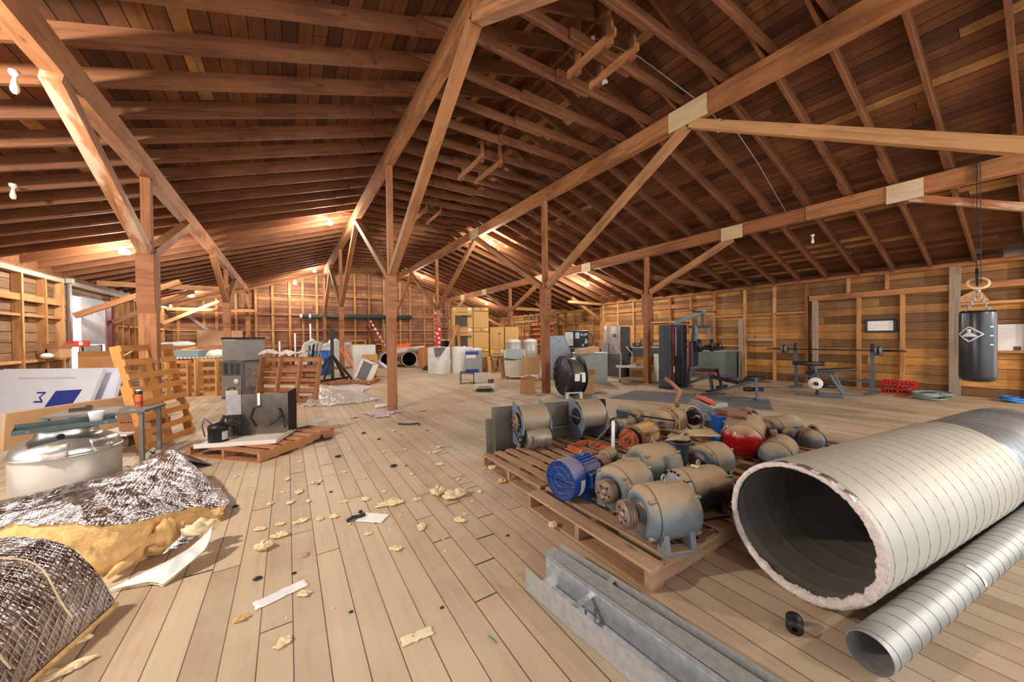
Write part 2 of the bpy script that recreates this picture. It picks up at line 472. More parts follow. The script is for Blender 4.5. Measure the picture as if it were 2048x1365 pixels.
# far right part
for y in (20.9, 19.41, 18.6, 17.9, 17.1, 16.3, 15.32, 14.69, 13.9, 13.2, 12.5): stud(y, 0, 2.7, x=XR + .45)
girt(12, 21.5, 2.05, x=XR + .45)
girt(17, 20, 2.35, x=XR + .45, h=.13, d=.12, m=STUD_M, name='header')
stud(11.72, 0, 2.72, x=XR + .45, w=.09, d=.36)
# back wall framing
def bstud(x, z0, z1, w=.05, d=.11): return timber('stud', (x, YB - d / 2, z0), (x, YB - d / 2, z1), d, w, STUD_M, wb)
for x in (-4.2, -3.3, -2.84, -2.1, -1.32, -.62, .12, .71, 1.36, 3.27, 4.03, 4.87, 5.81, 6.42, 7.31, 7.97, 9.6, 10.4, 11.2): bstud(x, 0, zraf(x) + .05)
for z in (1.02, 1.85, 2.67): timber('girt', (XL, YB - .06, z), (XR + .4, YB - .06, z), .09, .045, STUD_M, wb)
timber('girt', (-.7, YB - .06, 3.75), (8.2, YB - .06, 3.75), .09, .045, STUD_M, wb)
timber('rafter_plate', (XL, YB - .08, zraf(XL) + .02), (RX, YB - .08, ZR + .02), .12, .24, BEAM_M, wb)
timber('rafter_plate', (RX, YB - .08, ZR + .02), (XR + .4, YB - .08, zraf(XR + .4) + .02), .12, .24, BEAM_M, wb)
timber('diagonal_brace', (-3.9, YB - .1, 2.6), (-2.45, YB - .1, 1.15), .03, .13, GREYW_M, wb)
# left wall framing
def lstud(y, z0, z1, w=.06, d=.13, m=STUD_M): return timber('stud', (XL + d / 2, y, z0), (XL + d / 2, y, z1), w, d, m, wl, roll=pi / 2)
for y in (8.9, 9.8, 10.74, 11.53, 12.2): lstud(y, 0, 2.75)
lstud(12.43, 0, 2.75, w=.12, m=GREYW_M)
for y in (15.2, 15.6, 16.1, 16.6, 17.1, 17.9, 19.15, 19.9): lstud(y, 0, 2.75, w=.05)
for z, a, c in ((2.27, 8, 12.4), (1.93, 8, 12.4), (1.02, 8, 12.4), (1.86, 15.1, 21.5)):
    timber('girt', (XL + .06, a, z), (XL + .06, c, z), .1, .12 if z == 2.27 else .05, STUD_M, wl)

# ---------------------------------------------------------------- posts with knee braces
ROWS = {'A': (-1.62, 6.85, 1.2, 'left'), 'B': (1.7, 7.0, 1.85, 'left of the ridge'), 'C': (5.4, 6.9, 1.85, 'right of the ridge'), 'D': (8.83, 6.5, 1.2, 'right')}
PLAB = {
 'A0': 'timber post outside the left edge, beside the camera, in the left row',
 'A1': 'stout reddish timber post with a flaking brace behind the tall leaning orange pallet',
 'A2': 'timber post standing behind the stacked grey furnaces',
 'A3': 'timber post against the back wall at the far end of the left row',
 'B0': 'timber post beside the camera whose brace shows at the top centre of the photo',
 'B1': 'timber post standing alone in mid floor with pink paper at its foot',
 'B2': 'timber post just right of the blue drum and tripod stand',
 'B3': 'timber post against the back wall behind the blue drum',
 'C0': 'timber post outside the right edge whose long pale brace crosses the upper right',
 'C1': 'timber post touching the big black cable reel',
 'C2': 'timber post wearing red and white sticker tape behind the white sacks',
 'C3': 'timber post by the back wall hidden behind the post with pink paper at its foot',
 'D0': 'timber post outside the right edge whose flaking brace passes behind the punching bag strap',
 'D1': 'timber post between the white cart and the home gym',
 'D2': 'timber post behind the two cardboard boxes standing on a pallet',
 'D3': 'timber post by the back wall left of the tallest cardboard box stack'}
BBOT = {}
for k, (px, y1, sp, side) in ROWS.items():
    zb = zraf(px) - (.30 if k in 'BC' else .28); BBOT[k] = zb
    ss = 3.72 if k in 'BC' else 2.35
    for i in range(4):
        y = y1 + (i - 1) * 7.45
        if i == 3: y = min(y, YB - .3)
        t = thing('timber_post', PLAB[k + str(i)], 'post', (px, y, 0), group=None)
        wd = .18 if k == 'A' else .155
        zj = 2.62
        timber('lower_post', (0, 0, 0), (0, 0, zj), wd, wd, POST_M, t)
        timber('upper_post', (0, 0, zj), (0, 0, zb), .10, .12, BEAM_M, t)
        for s in (-1, 1):
            if i == 3 and s == 1: continue
            # cheek block that seats the brace, tapered at its foot
            b = MB()
            y0, y1_ = s * wd / 2, s * (wd / 2 + .055)
            q = [(-wd / 2, y0, 1.75), (wd / 2, y0, 1.75), (wd / 2, y0, 1.75), (-wd / 2, y0, 1.75)]
            b.hexa([(-wd / 2, y0, 1.78), (wd / 2, y0, 1.78), (wd / 2, y0 + s * .004, 1.78), (-wd / 2, y0 + s * .004, 1.78),
                    (-wd / 2, y0, 1.9), (wd / 2, y0, 1.9), (wd / 2, y1_, 1.9), (-wd / 2, y1_, 1.9)])
            b.hexa([(-wd / 2, y0, 1.9), (wd / 2, y0, 1.9), (wd / 2, y1_, 1.9), (-wd / 2, y1_, 1.9),
                    (-wd / 2, y0, zj - .03), (wd / 2, y0, zj - .03), (wd / 2, y1_, zj - .03), (-wd / 2, y1_, zj - .03)])
            ck = b.build('cheek_block', POST_M, t)
            if k == 'D' and i == 0: hh = .11
            else: hh = .13
            timber('brace', (0, s * .12, zj + .02), (0, s * (ss - .03), zb - .02), hh, hh, FLAKE_M if (k + str(i), s) in (('A1', -1), ('D0', 1)) else PALEB_M if k + str(i) == 'C0' else BRACE_M, t)
# beams over the post rows, in lengths spliced half way between posts
BLAB = {'A': 'over the left row of posts', 'B': 'over the post row left of the ridge', 'C': 'over the post row right of the ridge', 'D': 'over the row of posts nearest the right wall'}
for k, (px, y1, sp, side) in ROWS.items():
    zb = BBOT[k]; hgt = zraf(px) - zb - .015
    cuts = [YF + .1, y1 - 3.72, y1 + 3.73, y1 + 11.2, YB - .2]
    for i in range(4):
        nm = ('nearest', 'second', 'third', 'farthest')[i]
        t = thing('roof_beam', '%s length of long horizontal timber beam %s' % (nm, BLAB[k]), 'beam', (px, cuts[i], zb))
        L = cuts[i + 1] - cuts[i]
        timber('beam', (0, 0, hgt / 2), (0, L - .01, hgt / 2), .14, hgt, BEAM_M, t)
        if k == 'C' and i < 2:
            timber('gusset_plate', (-.083, L - .32, hgt * .42), (-.083, L + .3, hgt * .42), .02, hgt * 1.12, PLATE_M, t)
        if k == 'D' and i < 3:
            for yy, wl_ in ((L - 1.35, .42), (L + 1.37, .46)):
                timber('gusset_plate', (-.083, yy - wl_ / 2, hgt * .36), (-.083, yy + wl_ / 2, hgt * .36), .02, hgt * 1.15, PLATE_M, t)
# ties and struts between the outer posts and the walls
def strut(lab, p0, p1, w=.07, h=.14, m=BRACE_M, nm='wall_strut', cat='strut'):
    return tag(timber(nm, p0, p1, w, h, m), lab, cat)
strut('slanting timber strut rising from the left wall beside the metal doorway, sawn end showing', (XL + .1, 12.75, 2.02), (-2.4, 12.75, 2.98), .1, .13)
strut('slanting timber strut on the left wall half hidden by the stout reddish post', (XL + .1, 14.95, 1.95), (-2.5, 14.95, 2.98), .08, .13)
strut('slanting strut in the far left corner below the brightest bulb', (XL + .1, 19.8, 2.1), (-2.5, 19.8, 3.1), .08, .13)
strut('horizontal tie beam from the left wall to the post behind the furnaces', (XL + .1, 14.0, 2.97), (-1.6, 14.0, 2.97), nm='tie_beam', cat='tie beam')
strut('horizontal tie beam in the far left corner under the brightest bulb', (XL + .1, 20.4, 2.75), (-1.2, 20.4, 2.75), nm='tie_beam', cat='tie beam', m=STUD_M)
strut('slanting strut on the right wall above the black generator', (XR + .35, 14.2, 1.98), (XR - 1.9, 14.2, 3.05))
strut('slanting strut on the right wall running down to the foil wrapped cabinet', (XR + .05, 11.75, 2.15), (XR - 1.7, 11.75, 3.1))
strut('rough pale log tie with a pointed end under the right eaves', (XR + .1, 11.55, 2.86), (XR - 2.1, 11.55, 2.9), .09, .11, nm='tie_beam', cat='tie beam', m=STUD_M)
strut('horizontal tie beam from the home gym post toward the right wall', (8.9, 6.3, 3.05), (XR, 6.3, 2.98), nm='tie_beam', cat='tie beam', m=RAFTER_M)
strut('pale horizontal tie beam behind the cable reel post', (8.9, 14.3, 2.78), (XR + .4, 14.3, 2.72), nm='tie_beam', cat='tie beam', m=STUD_M)
strut('slanting strut in the far right corner behind the tall cardboard stacks', (XR + .4, 20.6, 1.9), (XR - 2, 20.6, 3.0), m=STUD_M)
# rails hung from the ridge
for i, (ya, yb_, lab) in enumerate(((2.75, 3.55, 'pair of short wooden rails nearest the camera hung from the ridge, with a rag'), (5.95, 7.1, 'second pair of wooden rails hung from the ridge'), (9.2, 10.4, 'third pair of wooden rails hung from the ridge'), (12.5, 13.7, 'farthest and smallest pair of wooden rails hung from the ridge'))):
    t = thing('hanging_rail', lab, 'hanging rail', (3.4, ya, 4.85))
    L = yb_ - ya
    for dx in (-.2, .2):
        timber('rail', (dx, 0, .02), (dx, L, .02), .04, .09, BEAM_M, t)
        for yy in (.12, L - .15):
            timber('hanger', (dx + .04, yy, -.05), (dx + .04, yy, zraf(3.4 + dx) - 4.85 + .06), .04, .085, RAFTER_M, t)
    if i == 0:
        MB().grid(lambda u, v: (.225 + .01 * sin(9 * u), .52 + .1 * u + .02 * sin(5 * v), .07 - .17 * v + .03 * u + .012 * sin(20 * u + 8 * v)), 8, 8).build('rag', mat('rag_cloth', sr(190, 190, 186)), t)

# ---------------------------------------------------------------- lamps hung under the rafters
CERAMIC = mat('white_ceramic', sr(226, 222, 214), .35)
m_, nt_, b_ = new_mat('glowing_bulb')
b_.inputs['Base Color'].default_value = (1, 1, 1, 1)
b_.inputs['Emission Color'].default_value = (1, .93, .82, 1); b_.inputs['Emission Strength'].default_value = 60
BULB_ON = m_
BULB_OFF = mat('unlit_bulb', sr(236, 232, 222), .25)
CONDUIT = mat('grey_conduit', sr(170, 168, 162), .45, .5)
def lamp(x, y, lab, on, watt=1.0, big=1.9, z=None):
    if not on: big = .7
    zr = zraf(x) if z is None else z
    t = thing('bulb_lamp', lab, 'light bulb', (x, y, zr), group=None)
    MB().rev([(q * (.62 if not on else 1), h) for q, h in [(0, -.001), (.055, -.001), (.055, -.03), (.04, -.045), (.022, -.05), (.022, -.085), (0, -.085)]], 16).build('socket', CERAMIC, t)
    r = .042 * big
    MB().rev([(.012, -.08), (.02, -.09), (r * .75, -.12), (r, -.15), (r * .9, -.18), (r * .5, -.2), (0, -.206)], 16).build('bulb', BULB_ON if on else BULB_OFF, t)
    if on:
        l = bpy.data.lights.new('bulb_light', 'POINT'); l.energy = BULB_W * watt; l.color = (1, .94, .85); l.shadow_soft_size = .09
        o = bpy.data.objects.new('bulb_light', l); COL.objects.link(o); o.parent = t; o.location = (0, 0, -.34)
    return t
lamp(-2.96, 11.0, 'lit bulb left of the stout reddish post', True, 1.0, 2.4)
lamp(1.05, 11.1, 'lit bulb under the left roof slope, highest in the photo', True)
lamp(1.15, 19.5, 'lit bulb near the back wall, right one of the close pair', True, .7)
lamp(.35, 20.6, 'lit bulb touching the back wall boards, left one of the close pair', True, .35, z=4.35)
lamp(-3.3, 19.2, 'brightest lit bulb, in the far left corner', True, 1.0, 2.6)
lamp(6.15, 18.5, 'small lit bulb far off right of the mid floor post', True, .8)
lamp(6.05, 10.76, 'lit bulb beside the beam over the cable reel', True)
lamp(10.0, 10.1, 'lit bulb near the right wall above the generator', True)
lamp(10.1, 18.6, 'tiny lit bulb beyond the tall cardboard box stacks', True, .8)
lamp(-3.0, 3.4, 'lit bulb just outside the left edge of the photo, above the foil', True, 2.3)
lamp(6.0, -4.3, 'added unseen fill bulb behind the camera on the right of the ridge', True, 2.0)  # unseen lamp added as fill to brighten the right of the floor
lamp(10.0, -4.4, 'added unseen fill bulb behind the camera near the right wall', True, 2.6)  # second added fill lamp, out of view, for the right side
lamp(5.92, 3.0, 'unlit white bulb on a cord near the grey gusset plate', False)
lamp(-3.0, 7.4, 'unlit white bulb at the left edge, the lower one', False)
lamp(-2.0, 5.0, 'unlit bulb at the left edge behind the mottled brace', False)
lamp(3.5, 3.4, 'unlit bulb beside the nearest hanging rails', False, z=5.4)
lamp(9.9, 3.0, 'unlit bulb on the right roof slope behind the punching bag strap', False)
c_ = MB().tube([(5.92, 3.0, 4.83), (6.3, 2.9, 4.74), (7.2, 2.95, 4.45), (8.2, 3.05, 4.13), (8.85, 3.1, 3.9), (9.1, 3.1, 3.8)], .007, 6).build('electric_cable', CONDUIT)
tag(c_, 'white electric cable running down a rafter from the unlit bulb', 'cable')
c_ = MB().tube([(3.5, 3.4, 5.4), (4.2, 3.2, 5.3), (5.2, 3.05, 5.04), (5.5, 3.0, 4.96), (5.85, 3.0, 4.87)], .007, 6).build('electric_cable', CONDUIT)
tag(c_, 'white electric cable from the ridge down to the gusset plate', 'cable')
# ================================================================ FOREGROUND RIGHT: ducts, channels, pallets of motors
TAN = sr(170, 146, 114)
def galv(name, base, rough=.38, var=.3, scale=9.0, metal=.75, dust=None, ridge=None):
    return mat(name, base, rough, metal, var, scale, dust)
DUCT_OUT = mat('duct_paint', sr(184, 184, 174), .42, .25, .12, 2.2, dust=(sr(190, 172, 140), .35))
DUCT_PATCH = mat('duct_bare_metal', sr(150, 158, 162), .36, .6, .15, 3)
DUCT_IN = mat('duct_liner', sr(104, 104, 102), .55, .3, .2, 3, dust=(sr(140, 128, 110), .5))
INSUL = mat('torn_insulation', sr(222, 208, 200), .95, 0, .25, 40, bump=.8, bscale=60)
GALV = mat('galvanised_steel', sr(190, 196, 200), .38, .45, .25, 28)
GALV2 = mat('dull_galvanised_steel', sr(168, 168, 164), .5, .3, .22, 30)
SPIRAL = mat('spiral_duct_steel', sr(170, 176, 176), .36, .55, .18, 3, dust=(sr(186, 176, 156), .35))
BLACK = mat('black_rubber', sr(30, 30, 32), .55, 0, .2, 12)
BLACKM = mat('black_metal', sr(34, 35, 38), .42, .2, .2, 10)

def spiral(b, r, L, pitch, rib, n=64, per=24, s0=0.0):
    nv = int(L / pitch * per)
    def fn(u, v):
        a = u * 2 * pi; z = v * L
        f = ((z + s0) / pitch + u) % 1.0
        k = rib * max(0.0, 1 - abs(f - .5) * per * .62)
        return ((r + k) * cos(a), (r + k) * sin(a), z)
    b.grid(fn, n, nv)
    bmesh.ops.remove_doubles(b.b, verts=b.b.verts, dist=.0004)
    return b
def helix(r, L, pitch, w, seg=36):
    n = int(L / pitch * seg)
    return MB().tube([(L * i / n, r * cos(2 * pi * i / seg), r * sin(2 * pi * i / seg)) for i in range(n + 1)], w, 5)
SEAM = mat('duct_lock_seam', sr(158, 156, 148), .45, .3, .15, 6); SEAM2 = mat('pipe_lock_seam', sr(98, 102, 104), .45, .5, .15, 6)
# big duct
A_ = radians(98.2)
t = thing('spiral_duct', 'large cream spiral duct lying on the floor, torn insulation round its open mouth', 'duct', (2.262, .753, .352), pi / 2 - A_)
s1 = MB().rev([(.350, 2.0 * i / 8) for i in range(9)], 96, cap=False).build('outer_shell', DUCT_OUT, t, mtx=AX_X)
helix(.3503, 2.0, .125, .0024).build('lock_seam', SEAM, s1, mtx=AX_X.inverted())
s2 = MB().rev([(.343, 1.35 * i / 6) for i in range(7)], 96, cap=False).build('rear_shell', DUCT_PATCH, t, mtx=T((1.93, 0, 0)) @ AX_X)
helix(.3433, 1.35, .125, .0024).build('lock_seam', SEAM, s2, mtx=AX_X.inverted())
s2['label'] = 'bluish bare metal rear length of the duct'
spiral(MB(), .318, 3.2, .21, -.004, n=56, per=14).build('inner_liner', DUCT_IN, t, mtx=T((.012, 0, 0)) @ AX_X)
MB().rev([(.345, 0), (.30, 0)], 48, cap=False).build('end_ring', DUCT_PATCH, t, mtx=T((3.2, 0, 0)) @ AX_X)
from mathutils import noise as NZ
def rim(u, v):
    a = u * 2 * pi; c = Vector((cos(a) * 3, sin(a) * 3, 1.7))
    k = .5 + .5 * NZ.noise(c * 2.2) + .35 * NZ.noise(c * 6) + .2 * NZ.noise(c * 17)
    up = .5 + .5 * cos(a + .5); up = up * up
    ro = .3515; ri = .324 - (.028 * k + .008) * up - .003 * k
    rr = ri + (ro - ri) * v
    z = -.004 - (.006 + .022 * k * up) * sin(v * pi) + .006 * NZ.noise(Vector((u * 130, v * 5, 3))) + (.012 if v in (0, 1) else 0)
    rr += .005 * NZ.noise(Vector((u * 150, v * 6, 8))) * (1 if 0 < v < 1 else .3)
    return (rr * cos(a), rr * sin(a), z)
MB().grid(rim, 260, 9).build('torn_rim', INSUL, t, mtx=AX_X, fixn=False)
MB().grid(lambda u, v: ((-.012 + .004 * sin(9 * u)) if v < .5 else .03, (.352 + .004 * sin(23 * u)) * sin(-.75 + u * 1.1) , (.352 + .004 * sin(23 * u)) * cos(-.75 + u * 1.1)) , 30, 2).build('foil_tape', mat('foil_tape_shine', sr(215, 215, 218), .25, .9, .2, 60, bump=.5, bscale=90), t)
# small duct
t = thing('spiral_duct', 'narrow galvanised spiral pipe lying in front of the large cream duct', 'duct', (1.996, .422, .08), pi / 2 - radians(97.7))
pw = MB().rev([(.078, 3.6 * i / 12) for i in range(13)], 56, cap=False).build('pipe_wall', SPIRAL, t, mtx=AX_X)
helix(.0783, 3.6, .1, .0016, 28).build('lock_seam', SEAM2, pw, mtx=AX_X.inverted())
MB().rev([(.0755, 3.6 * i / 12) for i in range(13)], 56, cap=False).build('pipe_lining', GALV2, t, mtx=T((.001, 0, 0)) @ AX_X)
MB().rev([(.0755, 0), (.078, 0)], 40, cap=False).build('pipe_rim', SPIRAL, t, mtx=AX_X)
MB().grid(lambda u, v: (1.02 + v * .03, (.0815) * sin(-1.5 + u * 1.3), .0815 * cos(-1.5 + u * 1.3)), 10, 1).build('white_tape', mat('white_tape', sr(225, 225, 220), .6), t)
# rubber foot
t = thing('rubber_bumper', 'small black rubber cylinder on the floor below the mouth of the large duct', 'rubber bumper', (1.99, .672, .034), radians(20))
MB().rev([(.012, .0), (.03, .0), (.034, .006), (.034, .022), (.029, .03), (.029, .045), (.034, .052), (.034, .068), (.03, .074), (.012, .074)], 28, cap=False).build('rubber_body', BLACK, t, mtx=R(radians(-100), 'Y') @ T((0, 0, -.037)))
MB().rev([(.0122, .072), (.0122, .02), (0, .02)], 16, cap=False).build('bore', BLACKM, t, mtx=R(radians(-100), 'Y') @ T((0, 0, -.037)))

# galvanised channels (local Y runs away from the camera)
def channel(lab, loc, rz, L, w, h1, h2, lip, spacers, m):
    t = thing('steel_channel', lab, 'steel channel', loc, rz)
    MB().box((w / 2, -L / 2, .0015), (w, L, .003)).build('channel_floor', m, t)
    MB().box((.001, -L / 2, h1 / 2), (.002, L, h1)).build('channel_side', GALV2 if h1 > .12 else m, t)
    b = MB().box((w - .001, -L / 2, h2 / 2), (.002, L, h2))
    if lip: b.box((w + lip / 2, -L / 2, h2), (abs(lip), L, .002))
    b.build('channel_side', m, t)
    for y in spacers:
        MB().box((w / 2, -y, h2 * .82), (w - .006, .03, .002)).box((w * .72, -y, h2 * .5), (.004, .012, h2 * .7)).build('spacer', m, t)
    return t
channel('open galvanised steel channel with cross spacers, leftmost of the bundle by the camera', (1.085, 1.585, .0), radians(5), 2.5, .155, .125, .115, .028, (.33, .95, 1.6), GALV)
t = channel('mottled galvanised steel channel lying between the open one and the pallet', (1.283, 1.66, .0), radians(6), 2.5, .135, .085, .105, 0, (.38, 1.4), GALV2)
MB().box((.05, -1.22, .086), (.1, 2.5, .002)).build('channel_flange', GALV2, t)

# ---------------------------------------------------------------- pallets
PAL_OLD = timber_mat('old_pallet_wood', [(0, sr(158, 124, 98)), (.5, sr(180, 144, 114)), (1, sr(164, 124, 94))], dark=.6, stain=(sr(116, 86, 66), .5))
PAL_NEW = timber_mat('fresh_pallet_wood', [(0, sr(206, 152, 92)), (.5, sr(222, 172, 110)), (1, sr(196, 138, 84))], dark=.7)
def pallet(lab, loc, rz, lx, ly, nslat, m, h=.13, sw=.09, mtx=None, slatdir='y', bottom=3, gaps=None, hs=None):
    """stringers run along X, top slats along Y; origin at the middle on the floor"""
    t = thing('wooden_pallet', lab, 'pallet', loc, rz)
    if mtx is not None: t.matrix_world = mtx
    st = .019; hh = h - 2 * st
    for y in (-ly / 2 + .02, 0, ly / 2 - .02):
        timber('stringer', (-lx / 2, y, st + hh / 2), (lx / 2, y, st + hh / 2), .038, hh, m, t)
    for i in range(nslat):
        x = -lx / 2 + sw / 2 + (lx - sw) * i / (nslat - 1)
        timber('deck_board', (x, -ly / 2, h - st / 2), (x, ly / 2, h - st / 2), sw, st - .001, m, t)
    for i in range(bottom):
        x = -lx / 2 + sw / 2 + (lx - sw) * i / (bottom - 1)
        timber('bottom_board', (x, -ly / 2, st / 2), (x, ly / 2, st / 2), sw, st - .001, m, t)
    return t
pallet('weathered pallet nearest the camera, carrying the blue finned motor', (2.235, 1.765, 0), 0, 1.21, 1.15, 7, PAL_OLD, sw=.115)
pallet('weathered mostly bare pallet in front of the two blowers', (2.39, 2.88, 0), radians(1), 1.24, 1.0, 9, PAL_OLD, sw=.08)
pallet('pallet under the red tank, mostly hidden by the motors', (3.5, 1.9, 0), radians(3), 1.2, 1.1, 7, PAL_OLD)
pallet('pallet under the roped motor, mostly hidden behind the motors', (3.72, 3.04, 0), 0, 1.2, 1.0, 7, PAL_OLD)
pallet('pallet under the black motor behind the large duct', (4.8, 1.95, 0), radians(4), 1.15, 1.25, 7, PAL_OLD)

# ---------------------------------------------------------------- electric motors
def paint(name, c, rough=.4, d=.9, tan=TAN): return mat(name, c, rough, .1, .22, 7, dust=(tan, min(1, d * 1.15)))
MG = paint('grey_motor_paint', sr(112, 121, 127)); MG2 = paint('green_grey_motor_paint', sr(122, 130, 120))
MBL = paint('blue_motor_paint', sr(22, 76, 170), .32, .5, sr(160, 146, 130)); MDK = paint('slate_motor_paint', sr(62, 74, 88)); MLB = paint('pale_blue_motor_paint', sr(150, 164, 196), .4, .9)
MBK = paint('black_motor_paint', sr(40, 42, 48)); MRED = mat('red_gloss_paint', sr(150, 14, 22), .16, 0, .15, 5, dust=(TAN, 1.0), coat=.5)
MBR = paint('brown_rust_paint', sr(112, 78, 58), .7, .6); RUST = mat('rust', sr(128, 82, 58), .8, .2, .4, 22, dust=(TAN, .4)); RUSTO = mat('orange_rust', sr(178, 92, 52), .8, .1, .3, 16)
STEEL = mat('worn_steel', sr(150, 140, 130), .45, .6, .3, 25, dust=(TAN, .4))
PULM = mat('cast_pulley', sr(140, 118, 102), .6, .4, .35, 25)
DARKH = mat('hole_shade_and_ink', sr(22, 20, 20), .9)  # black colour stands in for shade inside holes and slots; also stencil ink
BRASS = mat('brass_plate', sr(196, 140, 40), .5, .4)
PAPER = mat('paper', sr(232, 228, 222), .8, 0, .06, 12); YTAG = mat('cream_tag', sr(232, 220, 180), .8)
def pulley(t, x, h, r, w, m=PULM, holes=True, grooves=3, s=1, name='pulley'):
    """sheave on the X axis at height h, its open face towards s"""
    pr = [(.018, 0)]
    pr += [(r * .3, 0), (r * .32, -.006), (r * .78, -.008), (r * .8, 0), (r, 0)] if s else []
    z = 0; gw = w / grooves
    for k in range(grooves):
        pr += [(r, z + gw * .18), (r * .82, z + gw * .42), (r * .82, z + gw * .58), (r, z + gw * .82)]
        z += gw
    pr += [(r, w), (r * .8, w), (r * .76, w - .006), (r * .3, w - .006), (.018, w)]
    p = MB().rev([(a, c) for a, c in pr], 32, R(pi, 'X') if s > 0 else None, cap=False).build(name, m, t, mtx=T((x, 0, h)) @ AX_X)
    b = MB().rev([(.0, .012), (.02, .012), (.02, -w - .012), (0, -w - .012)], 12, None if s > 0 else R(pi, 'X')); b.build('hub', STEEL, p)
    if holes:
        b = MB()
        for k in range(5): b.cyl((r * .56 * cos(k * 1.257), r * .56 * sin(k * 1.257), .0045 * s), (r * .56 * cos(k * 1.257), r * .56 * sin(k * 1.257), .011 * s), r * .1, n=10)
        b.build('hole', DARKH, p)
    return p
def motor(lab, loc, rz, Rm, L, m, pul=None, eye=True, feet=True, box=None, recess=True, bell=.3, tagm=None, tilt=0.0, band=True, slots=False, name='electric_motor', side_lugs=True, belld=None, group=None):
    t = thing(name, lab, 'motor', loc, rz, group)
    if tilt: t.rotation_euler = (0, tilt, rz)
    h = Rm * 1.12 if feet else Rm
    hl = L / 2; b = MB()
    # barrel with a raised seam at each end bell
    pr = [(Rm * .985, -hl * (1 - bell)), (Rm, -hl * (1 - bell) + .004), (Rm, hl * (1 - bell) - .004), (Rm * .985, hl * (1 - bell))]
    b.rev(pr, 40, T((0, 0, h)) @ AX_X, cap=True).build('barrel', m, t)
    for s in (1, -1):
        q = [(Rm * .985, hl * (1 - bell)), (Rm * .97, hl * (1 - bell * .72)), (Rm * .9, hl * (1 - bell * .35)), (Rm * .76, hl * .985), (Rm * .62, hl)]
        if recess: q += [(Rm * .56, hl - .004), (Rm * .5, hl * .86), (Rm * .3, hl * .84), (Rm * .27, hl * 1.03), (Rm * .14, hl * 1.05), (0, hl * 1.05)]
        else: q += [(Rm * .3, hl * 1.03), (Rm * .28, hl * 1.06), (0, hl * 1.06)]
        e = MB().rev(q, 40, None if s > 0 else R(pi, 'X'), cap=False)
        e = e.build('end_bell', belld if (belld and s > 0) else m, t, mtx=T((0, 0, h)) @ AX_X)
        if recess:
            vb = MB()
            for k in range(5):
                a = .35 + k * 1.257
                vb.box((0, 0, 0), (.012, Rm * .3, Rm * .13), 0, R(a, 'X') @ T((s * hl * .93, 0, Rm * .68)) @ R(s * .6, 'Y'))
            vb.build('vent', DARKH, t, loc=(0, 0, h))  # solid dark patches painted for the shade of open vents
        if slots and s > 0:
            vb = MB()
            for k in range(5):
                for q_ in (-.3, .0, .3):
                    vb.box((0, 0, 0), (.014, .010, Rm * .42), 0, R(k * 1.257 + q_, 'X') @ T((hl * .9, 0, Rm * .74)) @ R(.75, 'Y'))
            vb.build('slot', DARKH, t, loc=(0, 0, h))
        if side_lugs:
            for k in range(4):
                lg = MB()
                a = pi / 4 + k * pi / 2
                p0 = Vector((s * hl * (1 - bell * 1.05), Rm * .93 * cos(a), Rm * .93 * sin(a) + h)); p1 = Vector((s * hl * (1 - bell * .1), Rm * .93 * cos(a), Rm * .93 * sin(a) + h))
                lg.cyl(p0, p1, Rm * .085, Rm * .07, 10).build('lug', m, t)
    if band:
        MB().rev([(Rm + .0012, -.002), (Rm + .0012, .002)], 40, cap=False).build('seam', DARKH, t, mtx=T((hl * (1 - bell), 0, h)) @ AX_X)
    if feet:
        for s in (-1, 1):
            b = MB()
            b.box((0, s * Rm * .82, .009), (L * .62, Rm * .5, .018))
            for q in (-1, 1):
                x = q * L * .24
                b.hexa([(x - .018, s * Rm * .55, .0), (x + .018, s * Rm * .55, .0), (x + .018, s * Rm * 1.0, .0), (x - .018, s * Rm * 1.0, .0),
                        (x - .018, s * Rm * .45, h * .62), (x + .018, s * Rm * .45, h * .62), (x + .018, s * Rm * .88, h * .62), (x - .018, s * Rm * .88, h * .62)])
            b.build('foot', m, t)
    if eye:
        b = MB().torus(.02, .0065, T((0, 0, h + Rm + .03)) @ R(pi / 2, 'X') @ R(.4, 'Y'), 18, 8).cyl((0, 0, h + Rm - .01), (0, 0, h + Rm + .013), .009, n=10)
        b.build('eyebolt', STEEL, t)
    sh = MB().cyl((hl, 0, h), (hl + (pul[0] if pul else .06), 0, h), .013, n=12)
    sh.build('shaft', STEEL, t)
    if pul:
        pulley(t, hl + pul[0], h, pul[1], pul[2], pul[3] if len(pul) > 3 else PULM, grooves=pul[4] if len(pul) > 4 else 3)
    if box:
        sx, a, bs, bm = box                        # along, angle from upright, size, material
        o = MB().box((0, 0, bs[2] / 2), bs).build('junction_box', bm, t, mtx=T((sx, 0, h)) @ R(a, 'X') @ T((0, 0, Rm * .93)), bevel=.006)
    if tagm:
        MB().grid(lambda u, v: ((u - .5) * .07, (v - .5) * .055, .012 * sin(u * 2.5)), 4, 2).build('paper_tag', tagm, t, mtx=T((.02, 0, h + Rm + .004)) @ R(.5, 'Z'))
    return t
PT = .13
motor('large dusty grey motor at the pallet corner nearest the camera', (1.955, 1.33, PT), radians(160), .165, .36, MG, pul=(.1, .083, .05, PULM))
motor('large dusty grey motor with eyebolt behind the nearest motor', (2.08, 1.735, PT), radians(186), .16, .36, MG, pul=(.06, .082, .055, PULM))
motor('pale green grey motor with ring eyebolt, behind the two big grey motors', (2.60, 1.86, PT), radians(-14), .165, .36, MG2, pul=(.02, .075, .05, MBR), box=(.06, 1.25, (.13, .11, .05), MG2))
motor('slate blue motor with a dusty top, left of the torn duct mouth', (3.15, 1.67, PT), radians(172), .145, .30, MG2, eye=False, belld=MDK, recess=False)
t6 = motor('motor with a pale blue slotted end and paper tag, beside the large duct', (2.50, 1.42, PT), radians(160), .145, .40, MBK, belld=MLB, recess=False, slots=True, tagm=YTAG, pul=None)
